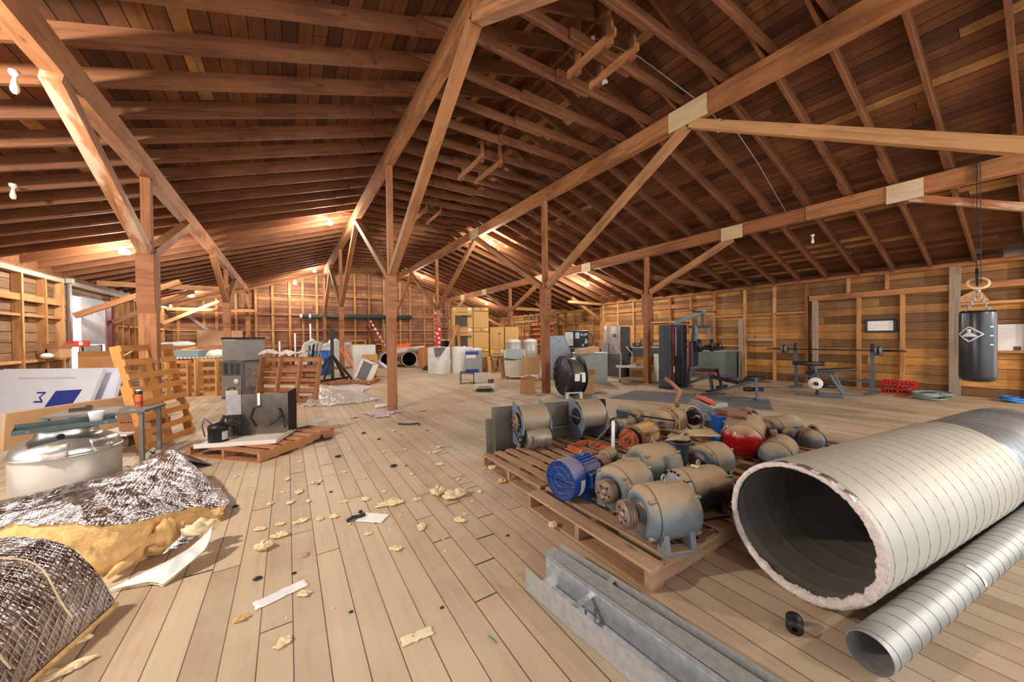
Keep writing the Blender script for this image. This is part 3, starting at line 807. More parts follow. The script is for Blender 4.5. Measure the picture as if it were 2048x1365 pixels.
motor('small slate motor lying left of the white plastic pipe', (2.66, 2.42, PT), radians(196), .075, .2, MDK, eye=False, feet=False, recess=False, side_lugs=False)
motor('small dusty motor with a sheave, behind the blue finned motor', (2.74, 2.18, PT), radians(190), .078, .26, MDK, eye=False, feet=False, recess=False, side_lugs=False, pul=(.03, .055, .045, MBR))
motor('brown roped motor on top of the heap', (3.95, 2.62, PT + .04), radians(-6), .15, .42, paint('khaki_paint', sr(140, 122, 100)), eye=False, side_lugs=False, recess=False)
motor('slate motor with a spoked iron sheave, right of the blowers', (3.54, 2.98, PT), radians(182), .12, .34, MDK, pul=(.03, .082, .045, MBR, 1), eye=False, slots=False)
motor('small tan motor behind the spoked sheave motor', (4.05, 3.2, PT), radians(200), .11, .28, paint('tan_motor_paint', sr(124, 116, 100)), eye=False)
motor('long black motor lying behind the red tank', (5.12, 1.86, PT - .02), radians(165), .14, .46, MBK, eye=False, feet=False, recess=False, side_lugs=False, tagm=None)
# rope round the roped motor
ROPE = mat('tan_rope', sr(178, 140, 92), .9, 0, .3, 40)
b = MB()
for dx in (-.08, -.02): b.tube([(3.95 + dx + .01 * sin(3 * a), 2.62 + .163 * cos(a), PT + .04 + .168 + .163 * sin(a)) for a in [i * 2 * pi / 24 for i in range(24)]], .009, 6, closed=True)
b.tube([(3.88, 2.5, .45), (3.83, 2.4, .38), (3.8, 2.36, .25), (3.79, 2.34, .14)], .009, 6).tube([(3.87, 2.55, .49), (3.9, 2.5, .53), (3.95, 2.55, .52), (3.9, 2.62, .505)], .012, 6)
tag(b.build('rope', ROPE), 'tan rope tied round the brown motor on the heap', 'rope')
# blue finned motor
t = thing('electric_motor', 'bright blue finned motor with a round fan grille', 'motor', (1.99, 2.11, PT), radians(7))
h = .155
MB().rev([(.148, -.235), (.152, -.225), (.152, -.10), (.138, -.075), (.1, -.075)], 48, cap=False).build('fan_cowl', MBL, t, mtx=T((0, 0, h)) @ AX_X)
b = MB()
for k in range(21):
    y = -.135 + k * .0135; c = (.148 ** 2 - y * y) ** .5
    b.bar((-.235, -c, y), (-.235, c, y), .004, .005)
for a in (0, pi / 3, 2 * pi / 3): b.bar((-.234, -.147 * cos(a), -.147 * sin(a)), (-.234, .147 * cos(a), .147 * sin(a)), .006, .005)
b.torus(.05, .003, T((-.236, 0, 0)) @ AX_X, 24, 6).torus(.1, .003, T((-.236, 0, 0)) @ AX_X, 28, 6)
b.build('fan_grille', MBL, t, loc=(0, 0, h))
b = MB().rev([(.03, 0), (.03, .03)], 16, T((-.2, 0, 0)) @ AX_X)
for k in range(7): b.box((0, 0, .08), (.03, .004, .11), 0, T((-.19, 0, 0)) @ R(k * .8976, 'X') @ R(.5, 'Z'))
b.build('fan', MDK, t, loc=(0, 0, h))
b = MB().rev([(.115, -.1), (.115, .14), (.1, .16), (.05, .18), (.03, .2), (0, .2)], 40, AX_X)
for k in range(26):
    a = k * 2 * pi / 26
    b.box((.025, 0, .127), (.19, .005, .03), 0, R(a, 'X'))
b.build('finned_barrel', MBL, t, loc=(0, 0, h))
for s in (-1, 1): MB().box((.03, s * .1, .012), (.2, .06, .024)).box((-.04, s * .095, .05), (.03, .03, .08)).box((.1, s * .095, .05), (.03, .03, .08)).build('foot', MBL, t)
jb = MB().hexa([(-.06, -.06, 0), (.06, -.06, 0), (.06, .06, 0), (-.06, .06, 0), (-.05, -.05, .075), (.05, -.05, .075), (.05, .05, .075), (-.05, .05, .075)]).build('junction_box', MBL, t, mtx=T((-.02, -.11, h - .01)) @ R(radians(80), 'X'), bevel=.005)
MB().box((.015, -.01, .077), (.045, .055, .002)).build('rating_plate', BRASS, jb)
MB().grid(lambda u, v: (-.17 + .05 * v, -.154 * cos(-.75 + .9 * u), h + .154 * sin(-.75 + .9 * u)), 8, 1).build('paper_label', PAPER, t)
MB().torus(.02, .006, T((.02, 0, h + .155)) @ R(pi / 2, 'X'), 18, 8).build('eyebolt', STEEL, t)
pulley(t, .3, h, .085, .09, MBR, grooves=4, holes=False)
pulley(t, .37, h, .06, .055, MBR, grooves=3, holes=False, name='small_pulley')

# red tank, grey tank, domed compressor, vertical motor
def domed(name, lab, cat, loc, rz, r, L, m, mdome, tilt=0.0, neck=True):
    t = thing(name, lab, cat, loc, rz); t.rotation_euler = (0, tilt, rz)
    MB().rev([(r, -.02), (r * 1.01, 0), (r, .02), (r, L - .03), (r * .8, L), (0, L)], 40, AX_X, cap=False).build('tank_shell', m, t)
    MB().rev([(0, r * .62), (r * .3, r * .6), (r * .6, r * .5), (r * .85, r * .3), (r * .97, r * .1), (r, -.02)], 40, R(pi, 'X'), cap=False).build('dome', mdome, t, mtx=AX_X)
    MB().rev([(r * 1.02, -.008), (r * 1.035, 0), (r * 1.02, .008)], 40, cap=False).build('weld_band', m, t, mtx=T((.03, 0, 0)) @ AX_X)
    return t
t = domed('receiver_tank', 'domed tank with a glossy red end facing the camera', 'tank', (3.78, 1.70, .345), radians(20), .185, .36, MRED, MRED, tilt=radians(-12))
MB().torus(.028, .007, T((.07, 0, .2)) @ R(pi / 2, 'Y'), 18, 8).build('lifting_ring', RUST, t)
MB().box((.2, .05, .2), (.2, .16, .03)).cyl((.28, -.04, .17), (.28, -.04, .24), .03).build('top_fitting', RUST, t)
for s in (-1, 1): MB().box((.12, s * .11, -.19), (.1, .04, .06)).build('foot', RUST, t)
t = domed('grey_tank', 'grey domed tank touching the top of the torn duct mouth', 'tank', (3.78, 1.42, .27), radians(12), .138, .36, MG, MG)
MB().torus(.02, .006, T((.1, 0, .15)) @ R(pi / 2, 'X'), 16, 8).cyl((.1, 0, .12), (.1, 0, .14), .012).build('lifting_ring', STEEL, t)
MB().cyl((.2, .03, .12), (.2, .05, .2), .03).build('valve_cap', RUST, t)
t = domed('compressor', 'small grey compressor with a round pipe flange behind the large duct', 'compressor', (4.93, 1.5, .2), radians(40), .125, .2, MG, MG, tilt=.1)
MB().rev([(.03, 0), (.055, 0), (.055, .03), (.04, .035), (.04, .1), (0, .1)], 24, R(-1.0, 'Y') @ R(pi, 'X'), cap=False).build('pipe_flange', RUST, t, mtx=T((.25, -.12, .1)) @ R(-.4, 'X'))
MB().cyl((.05, .12, .05), (.25, .2, .05), .06, n=20).build('side_cylinder', MG, t)
t = thing('vertical_motor', 'slate grey upright motor with a dark cap under the fan blade', 'motor', (3.28, 2.06, PT), 0)
MB().rev([(.085, 0), (.09, .02), (.1, .2), (.1, .215)], 32).build('motor_can', MDK, t)
MB().rev([(.1, .215), (.108, .215), (.108, .24), (.095, .262), (.03, .27), (0, .27)], 32, cap=False).build('cap', MBK, t)
b = MB()
for k in range(28): b.box((.1045, 0, .208), (.006, .01, .012), k * 2 * pi / 28, R(k * 2 * pi / 28) @ R(-k * 2 * pi / 28))
b.build('cap_teeth', MBK, t)
t = thing('fan_blade', 'tan propeller fan blade lying across the slate upright motor', 'fan blade', (3.33, 2.05, .415), radians(-12))
FANM = mat('dusty_tan_blade', sr(198, 176, 138), .6, .2, .15, 8)
def blade(a, L=.34, w=.12):
    MB().grid(lambda u, v: (.03 + u * L, (v - .5) * w * (.45 + .75 * min(1, u * 1.6)) , .05 * (v - .5) * (1 - .3 * u) - .01 * u), 10, 5, thick=.003).build('blade', FANM, t, mtx=R(a))
blade(-.25); blade(1.9, .24); blade(3.6, .26)
MB().rev([(0, -.012), (.05, -.012), (.05, .012), (.02, .02), (0, .02)], 20, cap=False).build('blade_hub', MBR, t)
# rusty sheave on a wooden core
t = thing('rusty_spool', 'rusty disc sheave on a wooden drum with tan planks', 'spool', (3.06, 2.5, PT + .145), radians(8))
MB().rev([(.0, -.0), (.11, 0), (.115, .008), (.115, .02), (0, .02)], 40, cap=False).build('front_disc', RUSTO, t, mtx=T((0, 0, 0)) @ AX_X)
MB().rev([(.115, .03), (.1, .03), (.1, .075), (.115, .075)], 40, cap=False).build('groove', DARKH, t, mtx=AX_X)
MB().rev([(.1, .075), (.145, .075), (.148, .09), (.148, .1), (.1, .1)], 40, cap=False).build('rear_disc', RUST, t, mtx=AX_X)
MB().rev([(.035, -.012), (.035, .0), (.0, -.012)], 20, cap=False).torus(.025, .006, T((0, 0, -.012))).build('hub', RUST, t, mtx=AX_X)
for k in range(10):
    a = k * 2 * pi / 10
    timber('drum_stave', (.1, .118 * cos(a), .118 * sin(a)), (.43, .118 * cos(a), .118 * sin(a)), .068, .03, PAL_NEW if k % 2 else PAL_OLD, t, roll=a - pi / 2)
MB().rev([(.0, .43), (.14, .43), (.14, .45), (0, .45)], 32, cap=False).build('end_disc', RUST, t, mtx=AX_X)
# loose things on the heap
t = thing('control_box', 'slate wedge shaped box resting on the spoked sheave motor', 'control box', (3.52, 2.95, PT + .258), radians(35))
MB().hexa([(-.09, -.065, 0), (.09, -.065, 0), (.09, .065, 0), (-.09, .065, 0), (-.1, -.075, .085), (.1, -.075, .085), (.1, .075, .1), (-.1, .075, .1)]).build('box_body', MDK, t, bevel=.006)
MB().box((0, 0, .1), (.19, .14, .01)).build('box_lid', MG, t)
t = thing('plastic_pipe', 'white plastic pipe standing upright among the motors', 'pipe', (2.78, 2.46, PT + .0), 0)
WPL = mat('white_plastic', sr(226, 228, 230), .4)
MB().tube([(0, 0, .0), (0, 0, .2), (.005, 0, .4)], .017, 14).build('pipe_length', WPL, t)
t = thing('steel_rod', 'thin grey rod leaning against the white plastic pipe', 'rod', (2.83, 2.62, PT))
MB().bar((.05, .25, .02), (0, -.12, .37), .014, .014).build('rod_length', STEEL, t)
t = thing('steel_bar', 'flat black bar lying across the heap by the fan blade', 'bar', (3.55, 2.5, .43), 0)
MB().bar((-.1, .14, .03), (.12, -.16, .0), .045, .012).build('bar_body', BLACKM, t)
t = thing('angle_iron_cradle', 'orange painted angle iron frame lying on the bare pallet', 'frame', (2.85, 2.83, PT), radians(4))
ORP = mat('orange_frame_paint', sr(196, 88, 44), .55, 0, .3, 12, dust=(TAN, .5))
for p0, p1 in (((-.2, -.2, .025), (-.2, .16, .025)), ((.12, -.2, .025), (.12, .16, .025)), ((-.2, -.2, .025), (.12, -.2, .025)), ((-.2, .16, .025), (.12, .16, .025))):
    MB().bar(p0, p1, .035, .045).build('frame_bar', ORP, t)
# chop saw like machine with red handle, blue pump and odd boxes
t = thing('bench_saw', 'dusty grey machine with a round guard and red top on the heap', 'saw', (4.55, 2.62, PT + .1), radians(-30))
b = MB().box((0, 0, .2), (.28, .2, .16), 0, R(.45, 'Y')).box((.05, 0, .09), (.3, .22, .1)); b.build('saw_body', MG, t, bevel=.012)
MB().box((-.0, .0, .33), (.2, .17, .06), 0, R(.45, 'Y')).build('red_cover', mat('red_cover_paint', sr(196, 74, 50), .5, dust=(TAN, .5)), t, bevel=.01)
MB().box((.17, -.02, .12), (.12, .15, .13), 0, R(.6, 'Y')).build('switch_box', MDK, t, bevel=.006)
MB().torus(.15, .018, T((-.12, -.17, .1)) @ R(1.2, 'X') @ R(.3, 'Y'), 32, 8).build('round_guard', MG, t)
MB().rev([(.1, 0), (.1, .05), (.06, .09), (0, .1)], 28, T((-.12, -.14, .1)) @ R(1.2, 'X')).build('lens', mat('dark_lens', sr(50, 44, 42), .15, .3), t)
MB().bar((.02, -.23, .2), (.2, -.3, -.02), .03, .045).build('guide_bar', MG, t)
MB().rev([(.05, -.02), (.075, -.02), (.075, .02), (.05, .02)], 28, T((.2, .12, .23)) @ R(pi / 2, 'X')).build('wheel', BLACKM, t)
HND = mat('brown_handle', sr(150, 92, 62), .6, dust=(TAN, .4))
MB().tube([(-.2, .06, .2), (-.22, .08, .27), (-.14, .14, .37), (-.12, .16, .40), (-.19, .26, .50), (-.25, .32, .56)], .028, 10).build('crank_handle', HND, t)
t = thing('pump', 'small bright blue pump with a tan valve left of the red tank', 'pump', (4.28, 2.16, PT + .02), radians(-20))
BLP = mat('bright_blue_paint', sr(22, 84, 160), .4, dust=(TAN, .35))
b = MB().box((0, 0, .2), (.15, .13, .2))
for k in range(5): b.box((-.06 + k * .03, 0, .2), (.008, .15, .2))
b.build('pump_body', BLP, t, bevel=.004)
MB().rev([(.1, 0), (.1, .06), (.07, .1), (0, .11)], 24).build('pump_base', BLP, t)
MB().tube([(-.06, -.1, .26), (-.02, -.12, .2), (0, -.1, .14)], .009, 6).torus(.03, .008, T((-.04, -.1, .14))).build('valve', STEEL, t)
MB().box((.12, 0, .18), (.03, .12, .24)).build('red_bracket', mat('red_bracket_paint', sr(178, 62, 44), .6, dust=(TAN, .3)), t)
MB().box((.14, .02, .34), (.3, .16, .05), .2).build('rusty_plate', RUST, t)
t = thing('junction_box', 'pale grey steel box behind the heap, in front of the weight bench', 'box', (5.5, 2.85, 0), radians(-25))
MB().box((0, 0, .28), (.3, .15, .16)).build('box_body', mat('pale_grey_paint', sr(150, 156, 150), .5, dust=(TAN, .2)), t, bevel=.005)
b = MB().box((0, .02, .1), (.34, .2, .2))
for k in range(6): b.box((-.15 + k * .06, -.09, .1), (.01, .02, .2))
b.build('finned_base', BLACKM, t)
t = thing('pulley_block', 'two dark pulley wheels on a shaft behind the red tank', 'pulley', (5.45, 2.35, .15), radians(20))
pulley(t, -.05, .1, .1, .04, BLACKM, grooves=1, holes=False); pulley(t, .16, .09, .09, .04, MBR, grooves=1, holes=False)
MB().box((0, 0, 0.0), (.3, .1, .3)).build('block_base', RUST, t)
# rubbish strewn between the motors
rnd = random.Random(11)
for i in range(14):
    x, y = rnd.uniform(2.9, 4.3), rnd.uniform(1.35, 2.35)
    o = timber('scrap_metal', (x, y, PT + .012 + .01 * rnd.random()), (x + rnd.uniform(-.12, .12), y + rnd.uniform(.05, .15), PT + .012), rnd.uniform(.02, .06), .01, rnd.choice([RUST, MBR, STEEL]))
    tag(o, 'small bit of rusty scrap between the motors', 'scrap', 'scrap between the motors')

# ---------------------------------------------------------------- blower panel with two blowers
PANEL = mat('brown_grey_sheet', sr(118, 110, 98), .45, .4, .2, 3, dust=(TAN, .2)); DRUM = mat('dusty_drum_sheet', sr(150, 134, 116), .5, .3, .2, 6, dust=(TAN, .5)); BLSIDE = mat('blue_grey_sheet', sr(132, 142, 158), .45, .35, .2, 5, dust=(TAN, .15))
TB = T((2.03, 3.62, 0)) @ R(radians(-15))
t = thing('blower_panel', 'sheet metal panel holding two belt driven blowers, propped up behind the bare pallet', 'blower unit', (2.03, 3.62, 0.0), radians(-13))
W_, H_ = 1.52, .56
tm = R(-.10, 'X')
def bb(nm, m, build, par=None, bv=0.0): return build.build(nm, m, par or t, mtx=tm if par is None else None, bevel=bv)
bb('back_sheet', PANEL, MB().box((W_ / 2, .0, H_ / 2), (W_, .004, H_)))
bb('flange', PANEL, MB().box((0, -.06, H_ / 2), (.004, .12, H_)).box((W_, -.06, H_ / 2), (.004, .12, H_)).box((W_ / 2, -.02, H_), (W_, .04, .004)).box((-.04, .0, H_ * .38), (.08, .004, H_ * .76)))
bb('shelf_rail', PANEL, MB().box((W_ / 2 + .1, -.08, .27), (W_ - .25, .12, .012)))
for k, x0 in enumerate((.24, 1.0)):
    prof = [(0, .65), (-.06, .66), (-.13, .635), (-.33, .52), (-.385, .43), (-.375, .33), (-.30, .22), (-.22, .15), (0, .15)]
    for s, xx in ((0, x0), (1, x0 + .34)):
        MB().prism([(y, z) for y, z in prof], .004, T((xx, -.02, -.02)) @ R(pi / 2, 'Z') @ R(pi / 2, 'X')).build('housing_side', BLSIDE, t)
    MB().rev([(.15, 0), (.15, .33)], 40, cap=False).build('wheel_housing', DRUM, t, mtx=T((x0 + .006, -.21, .42)) @ AX_X)
    MB().rev([(.2, 0), (.2, .33)], 40, cap=False, a0=.3, a1=4.4).build('scroll_sheet', DRUM, t, mtx=T((x0 + .006, -.17, .40)) @ AX_X)
    MB().rev([(0, 0), (.1, 0), (.105, .003), (.105, .006)], 32, cap=False).build('inlet', DARKH, t, mtx=T((x0 - .008, -.21, .42)) @ AX_X)
    MB().bar((x0 - .03, -.34, .42), (x0 - .03, -.08, .42), .03, .006).build('bearing_bar', STEEL, t)
    if k == 0:
        h0 = thing('x', None, None); bpy.data.objects.remove(h0)
        pulley(t, x0 - .04, .42, .105, .02, PULM, grooves=1, s=-1).location.y = -.21
        MB().rev([(.095, 0), (.105, .01), (.105, .27), (.095, .285), (0, .285)], 32).build('drive_motor', STEEL, t, mtx=T((x0 + .03, -.36, .255)) @ AX_X)
        b = MB()
        for q in range(5): b.box((x0 + .08, -.36 - .105 * cos(q * .16 - .2), .255 + .105 * sin(q * .16 - .2)), (.03, .006, .008))
        b.build('motor_slot', DARKH, t)
        pp = pulley(t, x0 - .03, .255, .045, .025, BLACKM, grooves=1, holes=False, s=-1, name='motor_pulley'); pp.location.y = -.36
        pts = []
        for i in range(14): a = .55 + i * 3.4 / 13; pts.append((x0 - .035, -.2 - .1 * cos(a) * -1, .31 + .1 * sin(a)))
        MB().tube([(x0 - .03, y_, z_) for y_, z_ in ((-.105, .42), (-.13, .49), (-.21, .525), (-.28, .50), (-.32, .42), (-.405, .27), (-.40, .225), (-.36, .208), (-.31, .225), (-.13, .35))], .007, 6, closed=True).build('drive_belt', BLACK, t)
# ================================================================ FOREGROUND LEFT: foil insulation, aluminium drum, table, boards
from mathutils import noise as NZ
def interp(P, t):
    t = max(0, min(.99999, t)) * (len(P) - 1); i = int(t); f = t - i
    g = lambda k: Vector(P[max(0, min(len(P) - 1, k))])
    a, b, c, d = g(i - 1), g(i), g(i + 1), g(i + 2)
    return .5 * ((2 * b) + (c - a) * f + (2 * a - 5 * b + 4 * c - d) * f * f + (3 * b - a - 3 * c + d) * f ** 3)
def patch(rows):
    return lambda u, v: interp([interp(r, u) for r in rows], v)
def crumple(p, k=1.0):
    n1 = NZ.noise(p * 5); n2 = 1 - abs(NZ.noise(p * 11 + Vector((3, 1, 7)))) * 2; n3 = 1 - abs(NZ.noise(p * 26)) * 2
    return p + Vector((.2, .1, 1)) * (.02 * n1 + .018 * n2 + .004 * n3) * k
m_, nt_, b_ = new_mat('foil_facing'); g_ = G(nt_)
FOIL = m_
o_ = g_.obj(); os_ = g_.sep(o_)
b_.inputs['Metallic'].default_value = 1.0
fn_ = g_.noise(o_, 14, 5, .65)
g_.put(b_.inputs['Base Color'], g_.ramp(g_.noise(o_, 5, 3), [(.3, sr(178, 176, 178)), (.7, sr(226, 226, 230))]))
g_.put(b_.inputs['Roughness'], g_.ramp(fn_, [(.3, .12), (.7, .34)]))
def lines_(c): return g_.math('SUBTRACT', 1.0, g_.math('MULTIPLY', g_.math('ABSOLUTE', g_.math('SUBTRACT', g_.math('FRACT', g_.math('MULTIPLY', c, 55.0)), .5)), 2.0))
ln_ = g_.math('MAXIMUM', g_.math('POWER', lines_(os_[0]), 4.0), g_.math('POWER', lines_(os_[1]), 4.0))
vo_ = g_.n('ShaderNodeTexVoronoi'); g_.put(vo_.inputs['Vector'], o_); vo_.inputs['Scale'].default_value = 24
hh_ = g_.math('ADD', g_.math('ADD', fn_, g_.math('MULTIPLY', ln_, .18)), g_.math('MULTIPLY', vo_.outputs['Distance'], .45))
g_.put(b_.inputs['Normal'], g_.bump(hh_, .42, .02))
FIBRE = mat('yellow_fibre', sr(230, 186, 122), .95, 0, .35, 14, bump=.9, bscale=45)
FIBRE2 = mat('pale_fibre', sr(240, 216, 172), .95, 0, .25, 14, bump=.9, bscale=45)
WHITEV = mat('white_vinyl', sr(214, 218, 214), .4, .2, .1, 10)

def blanket(name, lab, rows, nu, nv, k, edge, parent=None):
    f = patch(rows)
    t = thing(name, lab, 'insulation', (0, 0, 0))
    MB().grid(lambda u, v: crumple(f(u, v), k), nu, nv, fixn if False else True).build('foil_facing', FOIL, t)
    def ed(u, v):
        p = crumple(f(u, 0), k); q = f(u, .16); d = (p - q); d.z = 0
        d = d.normalized() if d.length > 1e-6 else Vector((0, -1, 0))
        lo = max(.004, p.z - edge(u))
        bulge = sin(v * pi) * (.05 + .03 * NZ.noise(Vector((u * 9, v * 3, 2))))
        z = p.z - .004 + (lo - p.z) * v
        return p + d * (bulge - .012) + Vector((0, 0, z - p.z)) + Vector((NZ.noise(p * 30 + Vector((0, 0, v * 9))), NZ.noise(p * 31 + Vector((5, 0, v * 9))), NZ.noise(p * 29))) * .012
    MB().grid(ed, nu, 12).build('fibre_edge', FIBRE, t)
    return t
t = blanket('insulation_blanket', 'big crumpled foil faced insulation blanket lying against the aluminium drum', [
    [(-1.95, 3.5, .24), (-1.45, 3.38, .29), (-1.02, 3.10, .30), (-.82, 3.12, .24), (-.66, 3.42, .17), (-.44, 3.55, .07)],
    [(-2.0, 3.65, .27), (-1.5, 3.58, .35), (-1.12, 3.42, .37), (-.86, 3.5, .29), (-.66, 3.66, .22), (-.42, 3.66, .05)],
    [(-2.05, 3.8, .28), (-1.6, 3.8, .33), (-1.2, 3.85, .36), (-.9, 4.0, .34), (-.7, 3.95, .27), (-.45, 3.8, .05)],
    [(-2.05, 3.9, .05), (-1.62, 4.0, .2), (-1.2, 4.2, .26), (-.98, 4.55, .34), (-.78, 4.35, .24), (-.5, 4.0, .03)],
    [(-2.05, 3.92, .01), (-1.62, 4.02, .02), (-1.15, 4.25, .04), (-.92, 4.62, .1), (-.72, 4.45, .08), (-.5, 4.05, .01)]], 110, 84, 1.0, lambda u: .34)
d_, e_ = Vector((-.285, -.958, 0)), Vector((-.957, .285, 0))
P1_ = Vector((-.78, 2.67, 0))
prof = [(0, .012), (.06, .16), (.13, .28), (.22, .37), (.34, .425), (.52, .44), (.8, .40)]
rows = [[tuple(P1_ + d_ * k + e_ * s + Vector((0, 0, z * (1 - .05 * k)))) for s, z in prof] for k in (0, .25, .5, .8)]
f_ = patch(rows)
t = thing('insulation_roll', 'half rolled foil faced insulation sheet in the bottom left corner', 'insulation', (0, 0, 0))
MB().grid(lambda u, v: crumple(f_(u, v), .3), 90, 70).build('foil_facing', FOIL, t)
MB().grid(lambda u, v: f_(u, 0) + Vector((-d_.x * (.012 * sin(pi * v) - .004), -d_.y * (.012 * sin(pi * v) - .004), 0)) - (Vector((0, 0, 1)) * .04 * v if u > .12 else e_ * (-.0) ) + Vector((NZ.noise(f_(u, 0) * 30), 0, NZ.noise(f_(u, v) * 31))) * .008, 70, 5).build('fibre_edge', FIBRE2, t)
MB().grid(lambda u, v: P1_ + d_ * (u * .8) - e_ * (.004 + .008 * sin(pi * v)) + Vector((0, 0, .002 + .03 * v)) , 40, 4).build('fibre_backing', FIBRE, t)
for z0, w0 in ((.30, .25), (.42, .6)):
    MB().tube([f_(u / 20, w0 + .03 * sin(u * .5)) + Vector((0, 0, .016)) for u in range(2, 20)], .004, 5).build('stray_thread', FIBRE2, t)
# bent offcuts between the two blankets
t = thing('insulation_offcut', 'small bent white and silver offcut of foil insulation on the floor', 'insulation', (0, 0, 0))
rows = [[(-.86, 2.84, .015), (-.72, 2.88, .05), (-.60, 2.98, .03)], [(-.70, 2.80, .02), (-.56, 2.90, .07), (-.50, 3.03, .10)], [(-.62, 2.74, .015), (-.46, 2.88, .09), (-.44, 3.02, .17)]]
f2 = patch(rows)
MB().grid(lambda u, v: crumple(f2(u, v), .25), 40, 30).build('vinyl_face', WHITEV, t)
MB().grid(lambda u, v: crumple(f2(u, v), .25) - Vector((0, 0, .013 + .01 * NZ.noise(f2(u, v) * 20))), 30, 24).build('fibre_back', FIBRE2, t)
rows = [[(-.68, 3.0, .06), (-.6, 3.06, .13)], [(-.55, 3.05, .08), (-.5, 3.16, .16)]]
f3 = patch(rows)
MB().grid(lambda u, v: crumple(f3(u, v), .6), 26, 20).build('foil_face', FOIL, t)
def fluff(lab, c, s, m, seed, nm='insulation_fluff', grp=None, n=5):
    r = random.Random(seed); b = MB()
    k = 14
    def fn(u, v):
        a = u * 2 * pi; e = v * pi
        p = Vector((sin(e) * cos(a) * s[0], sin(e) * sin(a) * s[1], (1 - cos(e)) * .5 * s[2]))
        q = p * (18 / max(.3, max(s) * 9)) + Vector((seed * 3.1, seed, 0))
        f = 1 + .6 * NZ.noise(q * 1.2) + .3 * NZ.noise(q * 2.8)
        return Vector(c) + Vector((p.x * f, p.y * f, max(0, p.z * f)))
    b.grid(fn, 30, 15)
    bmesh.ops.remove_doubles(b.b, verts=b.b.verts, dist=.0005)
    return tag(b.build(nm, m), lab, 'insulation', grp)
f = MB().tube([(-.90 + .026 * i + .01 * sin(i), 2.96 + i * .045, .035 + .012 * i + .008 * sin(i * 1.9)) for i in range(9)], [.012, .026, .03, .034, .03, .036, .034, .04, .03], 9).build('insulation_strip', FIBRE)
tag(f, 'long yellow strip of torn insulation beside the bent offcut', 'insulation')
fluff('yellow tuft of insulation on top of the bent offcut', (-.52, 3.12, .1), (.10, .07, .07), FIBRE2, 5)
fluff('lump of yellow insulation spilling from the big blanket corner', (-.72, 3.2, .0), (.09, .11, .16), FIBRE, 14)

# ---------------------------------------------------------------- aluminium drum with a channel and cup on it
ALU = mat('worn_aluminium', sr(196, 194, 190), .3, .85, .18, 4, bump=.08, bscale=12)
ALUD = mat('dusty_aluminium', sr(182, 172, 158), .45, .5, .2, 5, dust=(sr(196, 178, 150), .3))
t = thing('aluminium_drum', 'round aluminium drum with a domed shoulder and flat neck behind the foil', 'drum', (-1.56, 4.47, 0), .3)
MB().rev([(.29, 0), (.3, .015), (.3, .49), (.29, .5)], 64, cap=True).build('drum_wall', ALUD, t)
MB().rev([(.305, .485), (.312, .492), (.312, .505), (.3, .512)], 64, cap=False).build('rim_band', ALU, t)
MB().rev([(.3, .51), (.296, .54), (.275, .575), (.235, .60), (.2, .612), (.178, .63), (.168, .66), (.17, .69), (.16, .70), (0, .70)], 64, cap=False).build('domed_shoulder', ALU, t)
for a, w_ in ((-1.75, .1), (-.9, .12), (2.2, .1)):
    MB().rev([(.302, -w_ / 2), (.27, -w_ / 2)], 4)
    MB().grid(lambda u, v: ((.318 - .055 * v) * cos(a + (u - .5) * .42), (.318 - .055 * v) * sin(a + (u - .5) * .42), .5 + .10 * v - .012 * (1 - abs(u - .5) * 2)), 6, 3, thick=.004).build('pressed_flap', ALUD, t)
MB().rev([(0, 0), (.022, 0), (.022, .01), (0, .01)], 16, cap=False).build('hole', DARKH, t, mtx=T((-.03, -.176, .645)) @ R(pi / 2 + .2, 'X'))
t = thing('steel_tray', 'dull green grey steel tray lying across the top of the aluminium drum', 'tray', (-1.52, 4.36, .702), radians(18))
TRAY = mat('grey_green_galvanised', sr(88, 98, 96), .45, .6, .25, 18)
MB().box((0, 0, .002), (.52, .17, .004)).box((0, -.085, .018), (.52, .004, .036)).box((0, .085, .03), (.52, .004, .06)).box((-.26, 0, .018), (.004, .17, .036)).box((.26, 0, .018), (.004, .17, .036)).build('tray_body', TRAY, t)
b = MB()
for x in (-.19, .2): b.cyl((x, -.088, .016), (x, -.0875, .016), .008, n=10)
b.build('screw', STEEL, t)
t = thing('foam_cup', 'white foam cup standing on the steel tray of the drum', 'cup', (-1.37, 4.38, .706))
MB().rev([(0, .002), (.031, .002), (.046, .1), (.048, .104), (.044, .102), (.03, .008), (0, .008)], 28, cap=False).build('cup_wall', mat('white_foam', sr(240, 240, 238), .6, 0, .03), t)

# ---------------------------------------------------------------- small table
TABM = mat('dark_grey_table', sr(94, 90, 88), .55, .1, .15, 6, dust=(sr(150, 140, 130), .5)); LEGM = mat('grey_tube', sr(112, 106, 102), .5, .4, .15)
t = thing('work_table', 'low dark grey work table with metal legs in front of the leaning pallet', 'table', (-1.70, 5.72, 0), radians(-11))
MB().box((0, 0, .625), (.82, .42, .03)).build('table_top', TABM, t, bevel=.004)
for x, y, n in ((.36, -.17, 'leg'), (.36, .17, 'leg'), (-.38, -.17, 'leg'), (-.38, .17, 'leg')):
    MB().box((x, y, .305), (.035, .035, .61)).build(n, LEGM, t)
MB().hexa([(.05, -.2, .57), (.09, -.2, .57), (.09, -.19, .57), (.05, -.19, .57), (-.03, -.2, .61), (.17, -.2, .61), (.17, -.19, .61), (-.03, -.19, .61)]).build('bracket', TABM, t)
t = thing('spray_can', 'orange spray can with a black and white cap on the low table', 'spray can', (-1.45, 5.70, .64))
MB().rev([(0, 0), (.033, 0), (.034, .004), (.034, .14), (.03, .15)], 24, cap=False).build('can_body', mat('orange_can', sr(206, 96, 44), .35, .2, .1), t)
MB().rev([(.0345, .03), (.0345, .07)], 24, cap=False).build('can_label', mat('can_label', sr(150, 60, 40), .4), t)
